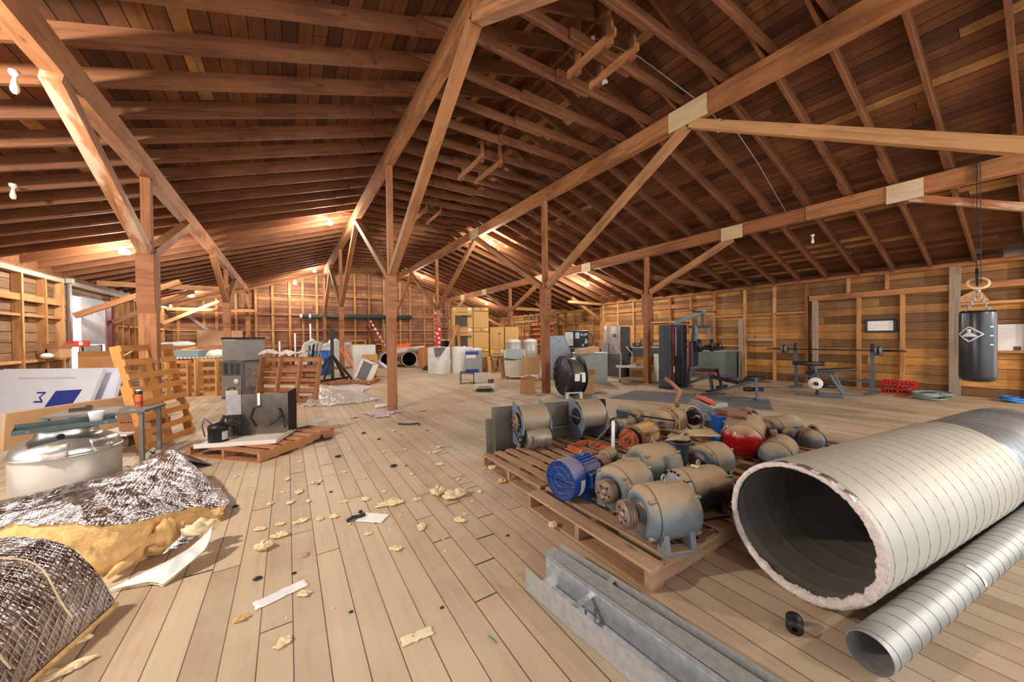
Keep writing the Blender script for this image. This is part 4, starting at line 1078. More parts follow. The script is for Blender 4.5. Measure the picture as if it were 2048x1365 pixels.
MB().rev([(.031, .15), (.034, .155), (.034, .185), (.0, .187)], 24, cap=False).build('cap_skirt', BLACKM, t)
MB().rev([(.02, .187), (.02, .2), (.0, .202)], 16, cap=False).build('nozzle', WPL, t)
t = thing('tape_gun', 'small dark brown tool lying on the low table behind the foam cup', 'tool', (-1.93, 5.80, .64), .3)
MB().box((0, 0, .02), (.16, .05, .04)).cyl((.06, -.03, .03), (.06, .03, .03), .028, n=16).build('tool_body', mat('dark_brown', sr(70, 44, 40), .5), t)

# ---------------------------------------------------------------- tall leaning pallet
def slat_pallet(lab, m, mtx, W, H, nslat, sw, d=.1, mid=1, notch=True, loc=None, cover=True, side=1, flip=False):
    """pallet stood on edge: slats run across (local X), stringers run up (local Z); local Y is its depth"""
    t = thing('wooden_pallet', lab, 'pallet'); t.matrix_world = mtx
    xs = [0.02, W - .02] + [W * (k + 1) / (mid + 1) for k in range(mid)]
    for x in xs:
        b = MB()
        pts = [(0, 0), (d, 0), (d, H * .18), (d * .62, H * .2), (d * .62, H * .36), (d, H * .38), (d, H * .62), (d * .62, H * .64), (d * .62, H * .8), (d, H * .82), (d, H), (0, H)]
        if not notch: pts = [(0, 0), (d, 0), (d, H), (0, H)]
        b.prism(pts, .04, T((x - .02, 0, 0)) @ R(pi / 2, 'Z') @ R(pi / 2, 'X'))
        b.build('stringer', m, t)
    for i in range(nslat):
        z = sw / 2 + (H - sw) * i / (nslat - 1)
        timber('deck_board', (0, d + .01 if flip else -.01, z), (W, d + .01 if flip else -.01, z), .018, sw, m, t)
    for z in (sw / 2, H * .5, H - sw / 2):
        if cover: timber('bottom_board', (0, d + .01, z), (W, d + .01, z), .018, sw, m, t)
    return t
PAL_OR = timber_mat('orange_pallet_wood', [(0, sr(206, 140, 74)), (.5, sr(214, 152, 84)), (1, sr(196, 132, 72))], dark=.72)
PAL_BR = timber_mat('brown_pallet_wood', [(0, sr(178, 122, 82)), (.5, sr(192, 136, 94)), (1, sr(166, 110, 74))], dark=.65)
dirx = Vector((.31, .93, 0)).normalized()
base = Vector((-1.52, 6.24, 0))
lean = -.2
mt_ = T(base) @ R(math.atan2(dirx.y, dirx.x)) @ R(lean, 'X')
slat_pallet('tall orange wooden pallet leaning on edge against the stout reddish post', PAL_OR, mt_ @ T((0, 0, .012)), 0.95, 1.36, 8, .078, d=.1, cover=False)

# ---------------------------------------------------------------- foam boards, long carton, tray, louvre panels
ur = Vector((.843, -.538, 0))
FOAMW = mat('foam_board_face', sr(226, 230, 240), .5, 0, .05, 4); BLUEP = mat('blue_print', sr(44, 62, 146), .5); GREYP = mat('pale_print', sr(200, 206, 214), .6)
def board_frame(p, lean):
    return T(p) @ R(math.atan2(ur.y, ur.x)) @ R(-lean, 'X')
p0 = Vector((-2.47, 8.08, 0)) + Vector((-.12, -.2, 0))
mt_ = board_frame(p0 - ur * 2.4, .3)
t = thing('foam_board', 'white foam insulation board with a blue square and letter M, leaning at the left edge', 'board'); t.matrix_world = mt_
MB().prism([(.5, 0), (2.33, 0), (2.42, 1.0), (.5, 1.0)], .05, R(pi / 2, 'X')).build('board_core', FOAMW, t)
MB().prism([(1.70, .38), (2.10, .39), (2.20, .68), (1.80, .66)], .002, T((0, -.05, 0)) @ R(pi / 2, 'X')).build('blue_square', BLUEP, t)
text_mesh('letter_mark', 'M', .20, BLUEP, t, T((1.58, -.052, .565)) @ R(pi / 2, 'X') @ R(-pi / 2, 'Z'), sx=1.3)
MB().box((1.6, -.051, .86), (.9, .002, .03)).build('pale_text_strip', GREYP, t)
t = thing('foam_board', 'second white foam board half hidden behind the one with the letter M', 'board'); t.matrix_world = board_frame(p0 + Vector((.09, .17, 0)) - ur * 2.3, .3)
MB().prism([(.5, 0), (2.45, 0), (2.42, 1.0), (.5, 1.0)], .05, R(pi / 2, 'X')).build('board_core', FOAMW, t)
CARD = mat('cardboard', sr(184, 140, 98), .85, 0, .1, 5, tint=.12); CARDP = mat('pale_cardboard', sr(198, 158, 116), .85, 0, .08, 5); CARDD = mat('dark_cardboard', sr(150, 100, 66), .85, 0, .12, 5)
# long flat carton on a dark crate
a = Vector((-2.65, 6.45, .2)); bq = Vector((-1.92, 7.42, .22))
mt_ = T(a) @ R(math.atan2(bq.y - a.y, bq.x - a.x)) @ R(.12, 'X')
t = thing('carton', 'long flat brown carton slanting behind the low table', 'box'); t.matrix_world = mt_
MB().box((.62, 0, .2), (1.45, .05, .42)).build('carton_face', CARDP, t); MB().box((.62, .11, .0), (1.45, .2, .03)).build('carton_flap', CARD, t)
t = thing('crate', 'dark brown crate with a pale lid under the long carton', 'crate', (-1.98, 6.92, 0), radians(-30))
MB().box((0, 0, .08), (.6, .3, .16)).build('crate_body', mat('dark_brown_crate', sr(92, 66, 56), .8), t); MB().box((0, -.02, .17), (.7, .4, .02)).build('crate_lid', PAPER, t)
t = thing('carton_tray', 'brown carton tray with a row of punched holes beneath the low table', 'box', (-1.72, 6.72, .19), radians(-27))
MB().box((0, 0, .07), (.46, .02, .14), 0).box((0, .1, .005), (.46, .2, .01)).box((.23, .1, .07), (.02, .2, .14)).build('tray_body', CARDD, t)
b = MB()
for k in range(14): b.box((-.2 + k * .031, -.011, .115), (.014, .004, .02))
b.build('punched_hole', DARKH, t)
t = thing('louvre_panel', 'brown sheet metal panel with a punched edge lying on the floor by the foil', 'panel', (-1.01, 5.42, 0), radians(117))
BRS = mat('brown_sheet_metal', sr(112, 98, 84), .5, .35, .15, 6)
MB().hexa([(-.42, -.1, .006), (.42, -.1, .006), (.42, .16, .15), (-.42, .16, .15), (-.42, -.1, .012), (.42, -.1, .012), (.42, .16, .156), (-.42, .16, .156)]).build('panel_face', BRS, t)
MB().hexa([(-.42, .16, .15), (.42, .16, .15), (.42, .3, .01), (-.42, .3, .01), (-.42, .166, .156), (.42, .166, .156), (.42, .306, .014), (-.42, .306, .014)]).build('panel_edge', mat('grey_edge', sr(168, 164, 156), .5, .3), t)
b = MB()
for k in range(12): b.box((-.35 + k * .064, .195, .122), (.03, .03, .01), 0)
b.build('punched_hole', DARKH, t)
t = thing('scrap_carton', 'flat brown scrap and grey strip lying between the drum and the panel', 'scrap', (-1.42, 5.15, 0), radians(-50))
MB().box((0, 0, .02), (.6, .25, .012), 0, R(.03, 'X')).build('scrap_sheet', CARD, t); MB().bar((-.3, .12, .05), (.35, .16, .03), .03, .006).build('grey_strip', LEGM, t)

# ---------------------------------------------------------------- pallet with a gutted furnace
t = pallet('brown pallet carrying the stainless sheet and black compressor', (-.245, 5.67, 0), radians(43), 1.14, 1.1, 7, PAL_BR, h=.125, sw=.1)
STAIN = mat('smoked_stainless', sr(128, 118, 108), .3, .8, .35, 3.5, bump=.05); BLKS = mat('black_sheet', sr(40, 36, 34), .4, .5, .2)
WHTP = mat('white_enamel', sr(222, 216, 206), .4, 0, .1, 6, dust=(sr(190, 170, 140), .3))
t = thing('furnace_carcass', 'gutted appliance: white base pan with an upright stainless sheet, on the brown pallet', 'appliance', (-.42, 5.62, .126), radians(-20))
MB().box((-.02, .0, .012), (.86, .62, .024)).box((-.02, -.31, .025), (.86, .012, .05)).box((.41, 0, .025), (.012, .62, .05)).build('base_pan', WHTP, t)
MB().box((.04, .1, .29), (.72, .004, .54)).build('stainless_sheet', STAIN, t)
MB().hexa([(.40, .1, .03), (.44, .28, .03), (.436, .28, .03), (.396, .1, .03), (.40, .1, .57), (.44, .28, .60), (.436, .28, .60), (.396, .1, .57)]).build('black_side', BLKS, t)
MB().box((-.23, .094, .43), (.17, .006, .26)).build('wiring_label', mat('faded_label', sr(150, 146, 150), .6, 0, .2, 20), t); MB().box((.06, .09, .49), (.03, .012, .16)).build('bracket', WHTP, t)
MB().tube([(.09, .09, .40), (-.0, .085, .38), (-.04, .08, .25), (.03, .08, .13)], .008, 6).tube([(.3, .08, .36), (.33, .06, .28), (.27, .05, .2), (.2, .05, .15)], .012, 6).tube([(.3, .07, .3), (.36, .06, .2), (.38, .05, .1)], .01, 6).build('tube', BLACK, t)
b = MB(); r_ = random.Random(2)
for k in range(9): b.tube([(-.24 + r_.uniform(-.08, .1), .07, .3), (-.2 + r_.uniform(-.1, .1), .0, .24 + r_.uniform(-.05, .05)), (-.15 + r_.uniform(-.1, .1), .02, .12), (-.1 + r_.uniform(-.1, .1), .03, .04)], .006, 5)
b.build('wire_bundle', BLACK, t)
t = thing('compressor', 'black compressor can with a paper label at the left end of the brown pallet', 'compressor', (-.74, 5.60, .15))
MB().rev([(0, 0), (.095, 0), (.1, .01), (.1, .17), (.105, .172), (.105, .185), (.095, .2), (.06, .235), (0, .24)], 32, cap=False).build('can', BLACKM, t)
MB().grid(lambda u, v: (.1015 * cos(-1.1 + u * .8), .1015 * sin(-1.1 + u * .8), .03 + v * .1), 8, 1).build('paper_label', mat('label', sr(206, 190, 172), .6), t)
MB().box((0, 0, -.012), (.24, .2, .02)).build('base_plate', BLACKM, t)
MB().tube([(-.06, 0, .22), (-.13, .02, .3), (-.15, .0, .2), (-.12, -.03, .08)], .006, 6).tube([(.03, .0, .23), (.05, .05, .3), (.1, .04, .26)], .02, 6).build('tube', BLACK, t)
MB().rev([(0, 0), (.06, 0), (.055, .02), (0, .02)], 20, cap=False).build('rubber_mount', BLACK, t, loc=(-.16, -.03, -.03))
t = thing('sheet_metal_strip', 'flat grey sheet metal strip across the far corner of the brown pallet', 'sheet', (.2, 5.95, .135), radians(30))
MB().hexa([(-.4, -.05, 0), (.42, -.08, .02), (.36, .14, .02), (-.35, .16, 0), (-.4, -.05, .004), (.42, -.08, .024), (.36, .14, .024), (-.35, .16, .004)]).build('strip', mat('grey_green_sheet', sr(150, 146, 132), .5, .3), t)
t = thing('shelf_bracket', 'black bracket bar on the floor at the right of the brown pallet', 'bracket', (.3, 5.42, 0), radians(12))
MB().bar((-.26, 0, .02), (.2, .02, .025), .05, .025).bar((.08, .01, .03), (.1, .1, .09), .02, .02).build('bar_body', BLACKM, t)
# ================================================================ MIDDLE AND FAR BACKGROUND
def look(x, y): return -math.atan2(x, y)          # turns a thing's local -Y towards the place the photo was taken from
def carton(lab, loc, rz, d, m=CARD, flaps=False, tape=True, marks=None, group=None, lid=False, z=0.0):
    t = thing('carton', lab, 'box', (loc[0], loc[1], z), rz, group)
    MB().box((0, 0, d[2] / 2), d).build('carton_body', m, t, bevel=.004)
    if flaps:
        b = MB()
        b.bar((0, -d[1] / 2, d[2]), (0, -d[1] * .95, d[2] + d[1] * .2), d[0], .006) if False else None
        b.hexa([(-d[0] / 2, -d[1] / 2, d[2]), (d[0] / 2, -d[1] / 2, d[2]), (d[0] / 2, -d[1] / 2 - .004, d[2]), (-d[0] / 2, -d[1] / 2 - .004, d[2]), (-d[0] / 2, -d[1] * .75, d[2] + .12), (d[0] / 2, -d[1] * .75, d[2] + .12), (d[0] / 2, -d[1] * .75 - .004, d[2] + .12), (-d[0] / 2, -d[1] * .75 - .004, d[2] + .12)])
        b.hexa([(d[0] / 2, -d[1] / 2, d[2]), (d[0] / 2 + .004, -d[1] / 2, d[2]), (d[0] / 2 + .004, d[1] / 2, d[2]), (d[0] / 2, d[1] / 2, d[2]), (d[0] * .72, -d[1] / 2, d[2] + .1), (d[0] * .72 + .004, -d[1] / 2, d[2] + .1), (d[0] * .72 + .004, d[1] / 2, d[2] + .1), (d[0] * .72, d[1] / 2, d[2] + .1)])
        b.build('flap', m, t)
        MB().box((0, 0, d[2] + .001), (d[0] - .02, d[1] - .02, .002)).build('inside', CARDD, t)
    elif tape: MB().box((0, 0, d[2] + .001), (d[0] + .004, .06, .003)).build('packing_tape', CARDP, t)
    for k in (marks or []):                         # (name, x, z, w, h, material) on the front face
        MB().box((k[1], -d[1] / 2 - .002, k[2]), (k[3], .003, k[4])).build(k[0], k[5], t)
    return t
def sheet(name, lab, cat, loc, rz, w, h, m, th=.012, lean=0.0, z=0.0):
    t = thing(name, lab, cat); t.matrix_world = T((loc[0], loc[1], z)) @ R(rz) @ R(-lean, 'X')
    MB().box((0, 0, h / 2), (w, th, h)).build(name + '_panel', m, t)
    return t
GREYB = mat('grey_cabinet_paint', sr(142, 140, 138), .45, .2, .1, 5); DKGR = mat('dark_grey_cabinet', sr(110, 110, 110), .5, .3, .25, 5)
WHITEP = mat('white_paint', sr(226, 222, 214), .5, 0, .08, 5); BLUEG = mat('blue_grey_sheet_metal', sr(138, 148, 158), .4, .5, .2, 5); GREENG = mat('green_grey_sheet_metal', sr(146, 152, 146), .42, .45, .25, 5)
REDP = mat('red_paint', sr(196, 52, 40), .5); YELP = mat('yellow_paint', sr(214, 160, 40), .5); ORGP = mat('orange_paint', sr(232, 96, 34), .5)
BDRUM = mat('blue_plastic', sr(20, 92, 178), .38, 0, .08, 4); YELL = mat('yellow_sticker', sr(236, 204, 40), .6); MARK = mat('printed_grey', sr(96, 84, 70), .8); DKPR = mat('printed_dark', sr(84, 74, 60), .8); GRNPR = mat('printed_green', sr(104, 110, 62), .8)
PLASTIC = mat('crumpled_plastic', sr(216, 214, 210), .2, 0, .1, 12, bump=.4, bscale=25); DUCTG = mat('pipe_grey', sr(150, 156, 158), .4, .4)
PLYW = mat('plywood_brown', sr(176, 116, 74), .8, 0, .2, 3); PLYL = mat('plywood_pale', sr(196, 158, 126), .8, 0, .15, 3)

# --- doorway in the left wall
b = MB()
def corr(u, v): return (XL + .1 + .014 * sin(u * 90), 13.05 + 1.35 * u, 1.32 + 1.2 * v)
d1 = tag(MB().grid(corr, 90, 1, True, .003).build('door_1', mat('corrugated_white', sr(214, 216, 222), .45, .2)), kind='structure')
tag(MB().box((XL + .06, 13.75, .66), (.04, .9, 1.28)).build('door_2', mat('grey_door', sr(150, 152, 150), .5)), kind='structure')
tag(MB().box((XL + .05, 13.2, .66), (.06, .08, 1.3)).box((XL + .05, 14.25, .66), (.06, .08, 1.3)).build('trim_1', BLACKM), kind='structure')
tag(MB().box((XL + .05, 14.88, 1.3), (.05, .5, 2.5)).build('door_3', mat('maroon_paint', sr(116, 46, 54), .55)), kind='structure')
t = thing('conduit', 'grey electrical conduit dropping down the left wall to the red box', 'conduit', (XL + .2, 12.3, 0))
MB().tube([(0, 0, 2.8), (0, 0, 1.42)], .025, 8).build('conduit_pipe', CONDUIT, t)
MB().box((0, 0, 2.8), (.1, .1, .1)).build('conduit_box', CONDUIT, t)
t = thing('tool_box', 'red box fixed to the left wall beside the metal doorway', 'box', (XL + .25, 12.45, 1.28))
MB().box((0, 0, .07), (.14, .75, .14)).build('box_body', REDP, t); MB().box((.072, -.1, .08), (.004, .18, .08)).build('white_label', WHITEP, t)
tag(MB().tube([(XL + .32, 12.3, 1.28), (XL + .45, 12.0, 1.05), (XL + .7, 11.5, .75)], .012, 5).build('yellow_strap', YELP), 'yellow strap hanging from the red box on the left wall', 'strap')
carton('small open carton on a ledge of the left wall', (XL + .2, 11.75), 0, (.2, .5, .2), CARD, flaps=True, z=1.05)
t = thing('rag_bag', 'pale rag lying on the left wall ledge beside the open carton', 'rag', (XL + .18, 11.35, 1.05))
MB().ball((0, 0, .06), .1, 12, (.8, 1.6, .6)).build('rag_lump', PAPER, t)
# --- things behind the foam boards
t = thing('timber_pile', 'pile of offcut boards left of the tall leaning pallet', 'timber pile', (-2.75, 9.6, 0), radians(20))
r_ = random.Random(4)
for k in range(12):
    a_ = r_.uniform(-.7, .7); zz = .1 + k * .06
    timber('board', (-.7 * cos(a_), -.5 * sin(a_), zz + r_.uniform(-.03, .03)), (.7 * cos(a_), .5 * sin(a_), zz + r_.uniform(-.03, .12)), r_.uniform(.08, .14), .03, r_.choice([PAL_NEW, STUD_M, GREYW_M, PAL_OR]), t)
MB().box((0, 0, .05), (1.2, .7, .1)).build('bearer', PAL_OLD, t)
t = thing('crate', 'grey brown crate carrying the open carton behind the foam boards', 'crate', (-3.35, 10.9, 0), radians(15))
MB().box((0, 0, .36), (.9, .6, .72)).build('crate_body', mat('grey_crate', sr(120, 106, 96), .8), t)
carton('open orange brown carton with folded flaps behind the foam boards', (-3.3, 10.85), radians(18), (.62, .45, .36), mat('orange_card', sr(206, 152, 98), .85), flaps=True, z=.725)
t = thing('bottle', 'small white and dark bottle beside the open orange brown carton', 'bottle', (-4.1, 10.75, .6))
MB().rev([(0, 0), (.07, 0), (.07, .14), (.03, .2), (.03, .24), (0, .24)], 16, cap=False).build('bottle_body', WHITEP, t); MB().cyl((0, 0, .24), (0, 0, .27), .035).build('bottle_cap', BLUEP, t)
t = thing('stool', 'dark stool under the small bottle', 'stool', (-4.1, 10.75, 0)); MB().box((0, 0, .57), (.4, .4, .05)).build('seat', DKGR, t)
for sx in (-1, 1):
    for sy in (-1, 1): MB().box((sx * .16, sy * .16, .27), (.04, .04, .55)).build('leg', DKGR, t)
# --- pale pallets on edge, corrugated sheet, bin
PPL = look(-1.9, 11.8)
slat_pallet('pale pine pallet on edge left of the grey furnaces, the right one of two', PAL_NEW, T((-1.98, 11.62, 0)) @ R(radians(-22)), .95, .93, 5, .075, d=.12, notch=False, flip=True, cover=False)
slat_pallet('pale pine pallet on edge behind the tall leaning pallet', PAL_NEW, T((-2.98, 12.02, 0)) @ R(radians(-22)), .95, .90, 5, .075, d=.12, notch=False, flip=True, cover=False)
slat_pallet('second row pale pallet on edge, seen through the front pale pallets', PAL_NEW, T((-2.5, 12.5, 0)) @ R(radians(-20)), 1.3, .9, 5, .09, d=.14, notch=False)
t = thing('corrugated_sheet', 'grey corrugated roofing sheet lying on top of the pale pallets', 'sheet', (-2.05, 12.2, .945), radians(-22))
MB().grid(lambda u, v: (-.95 + 1.7 * u, -.35 + .7 * v, .012 + .012 * sin(u * 120)), 120, 1, True, .003).build('corrugated_face', GALV, t)
t = thing('plastic_bin', 'grey green bin with scraps standing on the corrugated sheet', 'bin', (-2.15, 12.3, .975), radians(-22))
MB().hexa([(-.25, -.15, 0), (.25, -.15, 0), (.25, .15, 0), (-.25, .15, 0), (-.3, -.18, .17), (.3, -.18, .17), (.3, .18, .17), (-.3, .18, .17)]).build('bin_body', mat('teal_grey', sr(134, 150, 146), .5), t)
MB().bar((-.2, 0, .18), (.1, .05, .24), .05, .03).build('scrap_board', PAL_NEW, t)
sheet('plywood', 'large brown plywood sheet standing behind the pale pallets', 'plywood', (-2.1, 14.2), radians(-20), 2.5, 1.24, PLYW, .02, .08)
sheet('plywood', 'pale plywood sheet fixed on the back wall at the far left', 'plywood', (-2.7, 21.64), 0, 1.7, .9, PLYL, .02, 0, .95)
t = thing('white_sack', 'white sacking draped on top of the brown plywood sheet', 'sack', (-2.75, 14.55, 1.24), radians(-20))
MB().ball((0, 0, .05), .3, 16, (1.3, .5, .3)).ball((-.35, 0, .06), .12, 12, (2.0, .6, .5)).build('sack_lump', WHITEP, t)
t = thing('waste_bin', 'cream swing bin with a white lid left of the grey furnaces', 'bin', (-1.66, 12.85, .0), 0)
MB().rev([(.2, 0), (.27, .95), (.29, .97)], 4, R(.6)).build('bin_body', mat('cream_plastic', sr(216, 198, 168), .5), t)
MB().rev([(.3, .97), (.3, 1.03), (.2, 1.12), (0, 1.14)], 4, R(.6), cap=False).build('bin_lid', WHITEP, t)
# --- furnaces
t = thing('furnace', 'tall grey louvred furnace cabinet standing on the floor behind the stainless sheet', 'furnace', (-.93, 10.78, 0), radians(-38))
MB().box((0, 0, .45), (.56, .62, .9)).build('cabinet', DKGR, t, bevel=.006)
b = MB()
for k in range(9):
    for c_ in (-.14, .02, .16): b.box((c_ - .01, -.312, .60 + k * .03), (.1, .006, .012))
b.build('louvre', BLACKM, t)
MB().box((-.01, -.316, .3), (.5, .012, .5)).build('access_panel', GREYB, t); MB().rev([(0, 0), (.06, 0), (.06, .006), (0, .006)], 20, R(pi / 2, 'X'), cap=False).build('badge', WHITEP, t, loc=(.12, -.325, .42))
MB().box((.283, 0, .55), (.004, .5, .6)).build('stained_side', mat('stained_galv', sr(150, 146, 142), .45, .5, .45, 9), t)
t = thing('furnace_plenum', 'grey sheet metal plenum box stacked on the tall grey furnace', 'furnace', (-.90, 10.76, .905), radians(-38))
MB().box((0, 0, .25), (.58, .60, .5)).build('plenum_box', GREYB, t, bevel=.006)
MB().box((0, 0, .53), (.6, .62, .05)).build('black_collar', BLACKM, t); MB().box((-.1, -.302, .5), (.3, .004, .03)).build('torn_tape', WHITEP, t)
MB().box((.0, -.3, .012), (.16, .03, .02)).build('latch', STEEL, t)
t = thing('gas_can', 'small white canister with a dark handle in front of the furnace', 'canister', (-1.08, 10.05, 0), .3)
MB().box((0, 0, .13), (.2, .14, .26)).build('can_body', WHITEP, t, bevel=.02); MB().tube([(-.06, 0, .26), (-.05, 0, .32), (.05, 0, .32), (.06, 0, .26)], .014, 6).build('handle', BLACKM, t)
# --- three brown pallets leaning together
for k, lab in enumerate(('front one of three brown pallets leaning together right of the furnaces', 'middle one of three brown pallets leaning together right of the furnaces', 'rear one of three brown pallets leaning together right of the furnaces')):
    v_ = Vector((1.24, -1.07, 0)).normalized()
    p_ = Vector((-.66, 9.72, .0)) + Vector((.55, .83, 0)) * (.17 * k) - v_ * (.12 * k)
    slat_pallet(lab, PAL_BR, T(p_ + Vector((0, 0, .01))) @ R(math.atan2(v_.y, v_.x)) @ R(-.19, 'X'), 1.5, 1.0, 5 if k == 0 else 6, .085, d=.09, mid=2, notch=False, flip=True, cover=False)
t = thing('plastic_wrap', 'bunched clear plastic wrap on top of the three brown pallets', 'plastic wrap', (-.1, 9.75, 1.0), radians(-41))
MB().grid(lambda u, v: crumple(Vector((-.55 + 1.15 * u, -.12 + .3 * v, .05 + .07 * sin(v * pi) * (.6 + .4 * sin(u * 14)))), 2.2), 50, 16).build('wrap_sheet', PLASTIC, t)
# --- clear plastic sheet on the floor and low platform
t = thing('plastic_sheet', 'crumpled clear plastic sheet spread on the floor right of the brown pallets', 'plastic sheet', (0, 0, 0))
fp = patch([[(.2, 8.45, .01), (.7, 8.15, .015), (1.2, 8.1, .012), (1.75, 8.3, .005)], [(.35, 8.9, .06), (.75, 8.7, .05), (1.25, 8.8, .04), (1.6, 8.9, .01)], [(.45, 9.6, .12), (.75, 9.7, .18), (1.2, 9.9, .08), (1.6, 9.7, .02)], [(.6, 10.2, .25), (.95, 10.5, .12), (1.6, 10.6, .1), (1.95, 10.4, .03)]])
MB().grid(lambda u, v: (lambda p: Vector((p.x, p.y, max(.003, p.z))))(crumple(fp(u, v), 1.3)), 70, 60).build('sheet_film', mat('clear_film', sr(232, 230, 226), .15, 0, .1, 10, alpha=.6, bump=.25, bscale=16), t)
pallet('low brown platform pallet under the jack stand and white window frame', (1.5, 11.9, 0), radians(-30), 1.7, 1.1, 9, PAL_BR, h=.12)
PZ = .122
t = thing('jack_stand', 'tall black jack stand with splayed legs beside the blue drum', 'stand', (1.15, 12.1, PZ))
MB().box((0, 0, .8), (.09, .09, 1.5)).build('pole', BLACKM, t); MB().box((0, 0, 1.42), (.15, .15, .3)).build('pole_head', BLACKM, t)
for a_ in (-.6, .9, 2.6, 4.2): MB().bar((0, 0, .8), (.6 * cos(a_), .6 * sin(a_), .03), .05, .05).build('leg', BLACKM, t)
MB().box((0, 0, .03), (1.1, .1, .06), .6).build('foot_bar', BLACKM, t)
t = thing('tool_reel', 'low black drum standing at the foot of the jack stand', 'reel', (.45, 12.95, 0)); MB().rev([(.25, 0), (.25, .5), (.2, .52), (0, .52)], 24, cap=False).build('reel_body', BLACKM, t)
t = thing('plastic_drum', 'bright blue plastic drum near the back wall', 'drum', (1.08, 15.7, 0))
MB().rev([(0, 0), (.33, 0), (.36, .03), (.37, .3), (.385, .33), (.37, .36), (.37, .62), (.385, .65), (.37, .68), (.36, .93), (.33, .95), (0, .95)], 36, cap=False).build('drum_body', BDRUM, t)
MB().grid(lambda u, v: (.376 * cos(-1.9 + u * .5), .376 * sin(-1.9 + u * .5), .42 + v * .16), 6, 1).build('label', WHITEP, t)
t = thing('hose_bundle', 'dark pipes and grey strips standing in front of the blue drum', 'pipes', (.6, 15.05, 0))
for k in range(4): MB().bar((.05 * k, 0, .05), (.1 + .14 * k, .25, 1.15 + .05 * k), .07, .03).build('strip', BLACKM if k < 2 else GREENG, t)
t = thing('white_bulk_bags', 'heap of white printed bulk bags behind the blue drum', 'bags', (1.4, 18.6, 0))
MB().grid(lambda u, v: crumple(Vector((-1.15 + 2.6 * u, -.5 + 1.0 * v, .1 + 1.05 * min(1, 5 * v) * (1 - .1 * sin(u * 18)) * min(1, 8 * u) * min(1, 8 * (1 - u)))), 6), 44, 24).build('bag_heap', PLASTIC, t)
t = thing('orange_frame', 'orange folding frame leaning behind the jack stand', 'frame', (1.75, 13.7, 0), -.4)
MB().bar((-.2, 0, 1.05), (.3, 0, .2), .12, .04).bar((-.05, .05, 1.1), (.42, .05, .25), .06, .04).bar((-.2, 0, 1.0), (-.05, .05, 1.1), .05, .04).build('frame_bar', ORGP, t)
t = thing('window_frame', 'white framed grey mesh window leaning on the platform pallet', 'window', (1.72, 11.75, PZ + .03), radians(-28)); t.rotation_euler = (0, radians(24), radians(-28))
MB().box((0, 0, .33), (.08, .03, .7)).box((.42, 0, .33), (.16, .03, .7)).box((.2, 0, .02), (.4, .03, .06)).box((.2, 0, .66), (.4, .03, .06)).build('white_surround', WHITEP, t); MB().box((.2, .005, .34), (.34, .01, .6)).build('grey_mesh', mat('grey_mesh', sr(116, 116, 122), .6), t)
sheet('white_board', 'white board standing behind the tall printed carton', 'board', (2.22, 12.95), radians(-18), .72, 1.18, mat('offwhite_board', sr(206, 204, 196), .6), .03, .04)
carton('tall printed carton in front of the white board', (2.28, 12.3), radians(-14), (.46, .4, .87), mat('tan_card', sr(198, 152, 88), .85), marks=[('printed_line', 0, .66, .26, .03, MARK), ('printed_mark', -.16, .42, .1, .07, DKPR), ('handle_hole', -.04, .14, .05, .26, DARKH), ('handle_hole', .18, .1, .04, .18, DARKH), ('printed_word', .0, .58, .14, .03, REDP)])
t = thing('plastic_pipe', 'white plastic pipe leaning to the right behind the printed carton', 'pipe', (2.6, 12.9, 0)); MB().cyl((.05, .3, .62), (.7, .1, .07), .065, n=14).build('pipe_length', WPL, t)
for x_, y_, lab in ((4.0, 17.2, 'left one of two grey round duct lengths near the back wall'), (4.95, 17.0, 'right one of two grey round duct lengths near the back wall')):
    t = thing('round_duct', lab, 'duct', (x_, y_, .37), radians(-8)); MB().rev([(.36, 0), (.36, 1.6)], 32, R(-pi / 2, 'X'), cap=False).build('duct_wall', DUCTG, t)
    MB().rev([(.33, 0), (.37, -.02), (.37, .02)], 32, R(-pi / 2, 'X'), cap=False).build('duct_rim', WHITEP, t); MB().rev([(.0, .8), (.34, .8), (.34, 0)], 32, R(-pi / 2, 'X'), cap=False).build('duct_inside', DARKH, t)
t = thing('round_duct', 'pale tube lying on the two grey duct lengths', 'duct', (5.0, 16.9, .78), radians(20)); MB().cyl((-.9, 0, 0), (.75, .0, .12), .11, n=16).build('duct_wall', WHITEP, t)
t = thing('safety_net', 'heap of orange safety netting by the back wall', 'netting', (4.9, 19.3, 0))
MB().grid(lambda u, v: crumple(Vector((-.8 + 1.5 * u, -.5 + v, .25 + .85 * sin(pi * min(1, max(0, v))) * (.35 + .65 * u))), 7), 30, 16).build('net_heap', ORGP, t)
t = thing('scrap_heap', 'heap of black and pale scrap right of the grey duct lengths', 'scrap heap', (6.45, 17.4, 0))
r_ = random.Random(9)
for k in range(16):
    a_ = r_.uniform(0, 3.1); l_ = r_.uniform(.2, .5); c_ = Vector((r_.uniform(-.4, .4), r_.uniform(-.4, .2), .12 + k * .045))
    MB().bar(c_ - Vector((cos(a_), sin(a_), .2)) * l_, c_ + Vector((cos(a_), sin(a_), .2)) * l_, r_.uniform(.05, .16), r_.uniform(.04, .12)).build('scrap_piece', r_.choice([BLACKM, WHITEP, STEEL, BLACKM, RUST]), t)
sheet('cardboard_sheet', 'large brown cardboard sheet leaning left of the white sacks', 'cardboard', (5.5, 15.9), radians(-15), .85, .95, mat('orange_brown_card', sr(194, 132, 84), .85), .02, .15)
t = thing('hose_coil', 'coil of dark hose on the floor in front of the brown cardboard sheet', 'hose', (5.25, 14.9, 0))
MB().torus(.3, .05, T((0, 0, .05)), 28, 8).torus(.26, .05, T((.05, 0, .13)), 28, 8).torus(.2, .04, T((.4, .1, .05)), 24, 8).build('hose_ring', BLACKM, t)
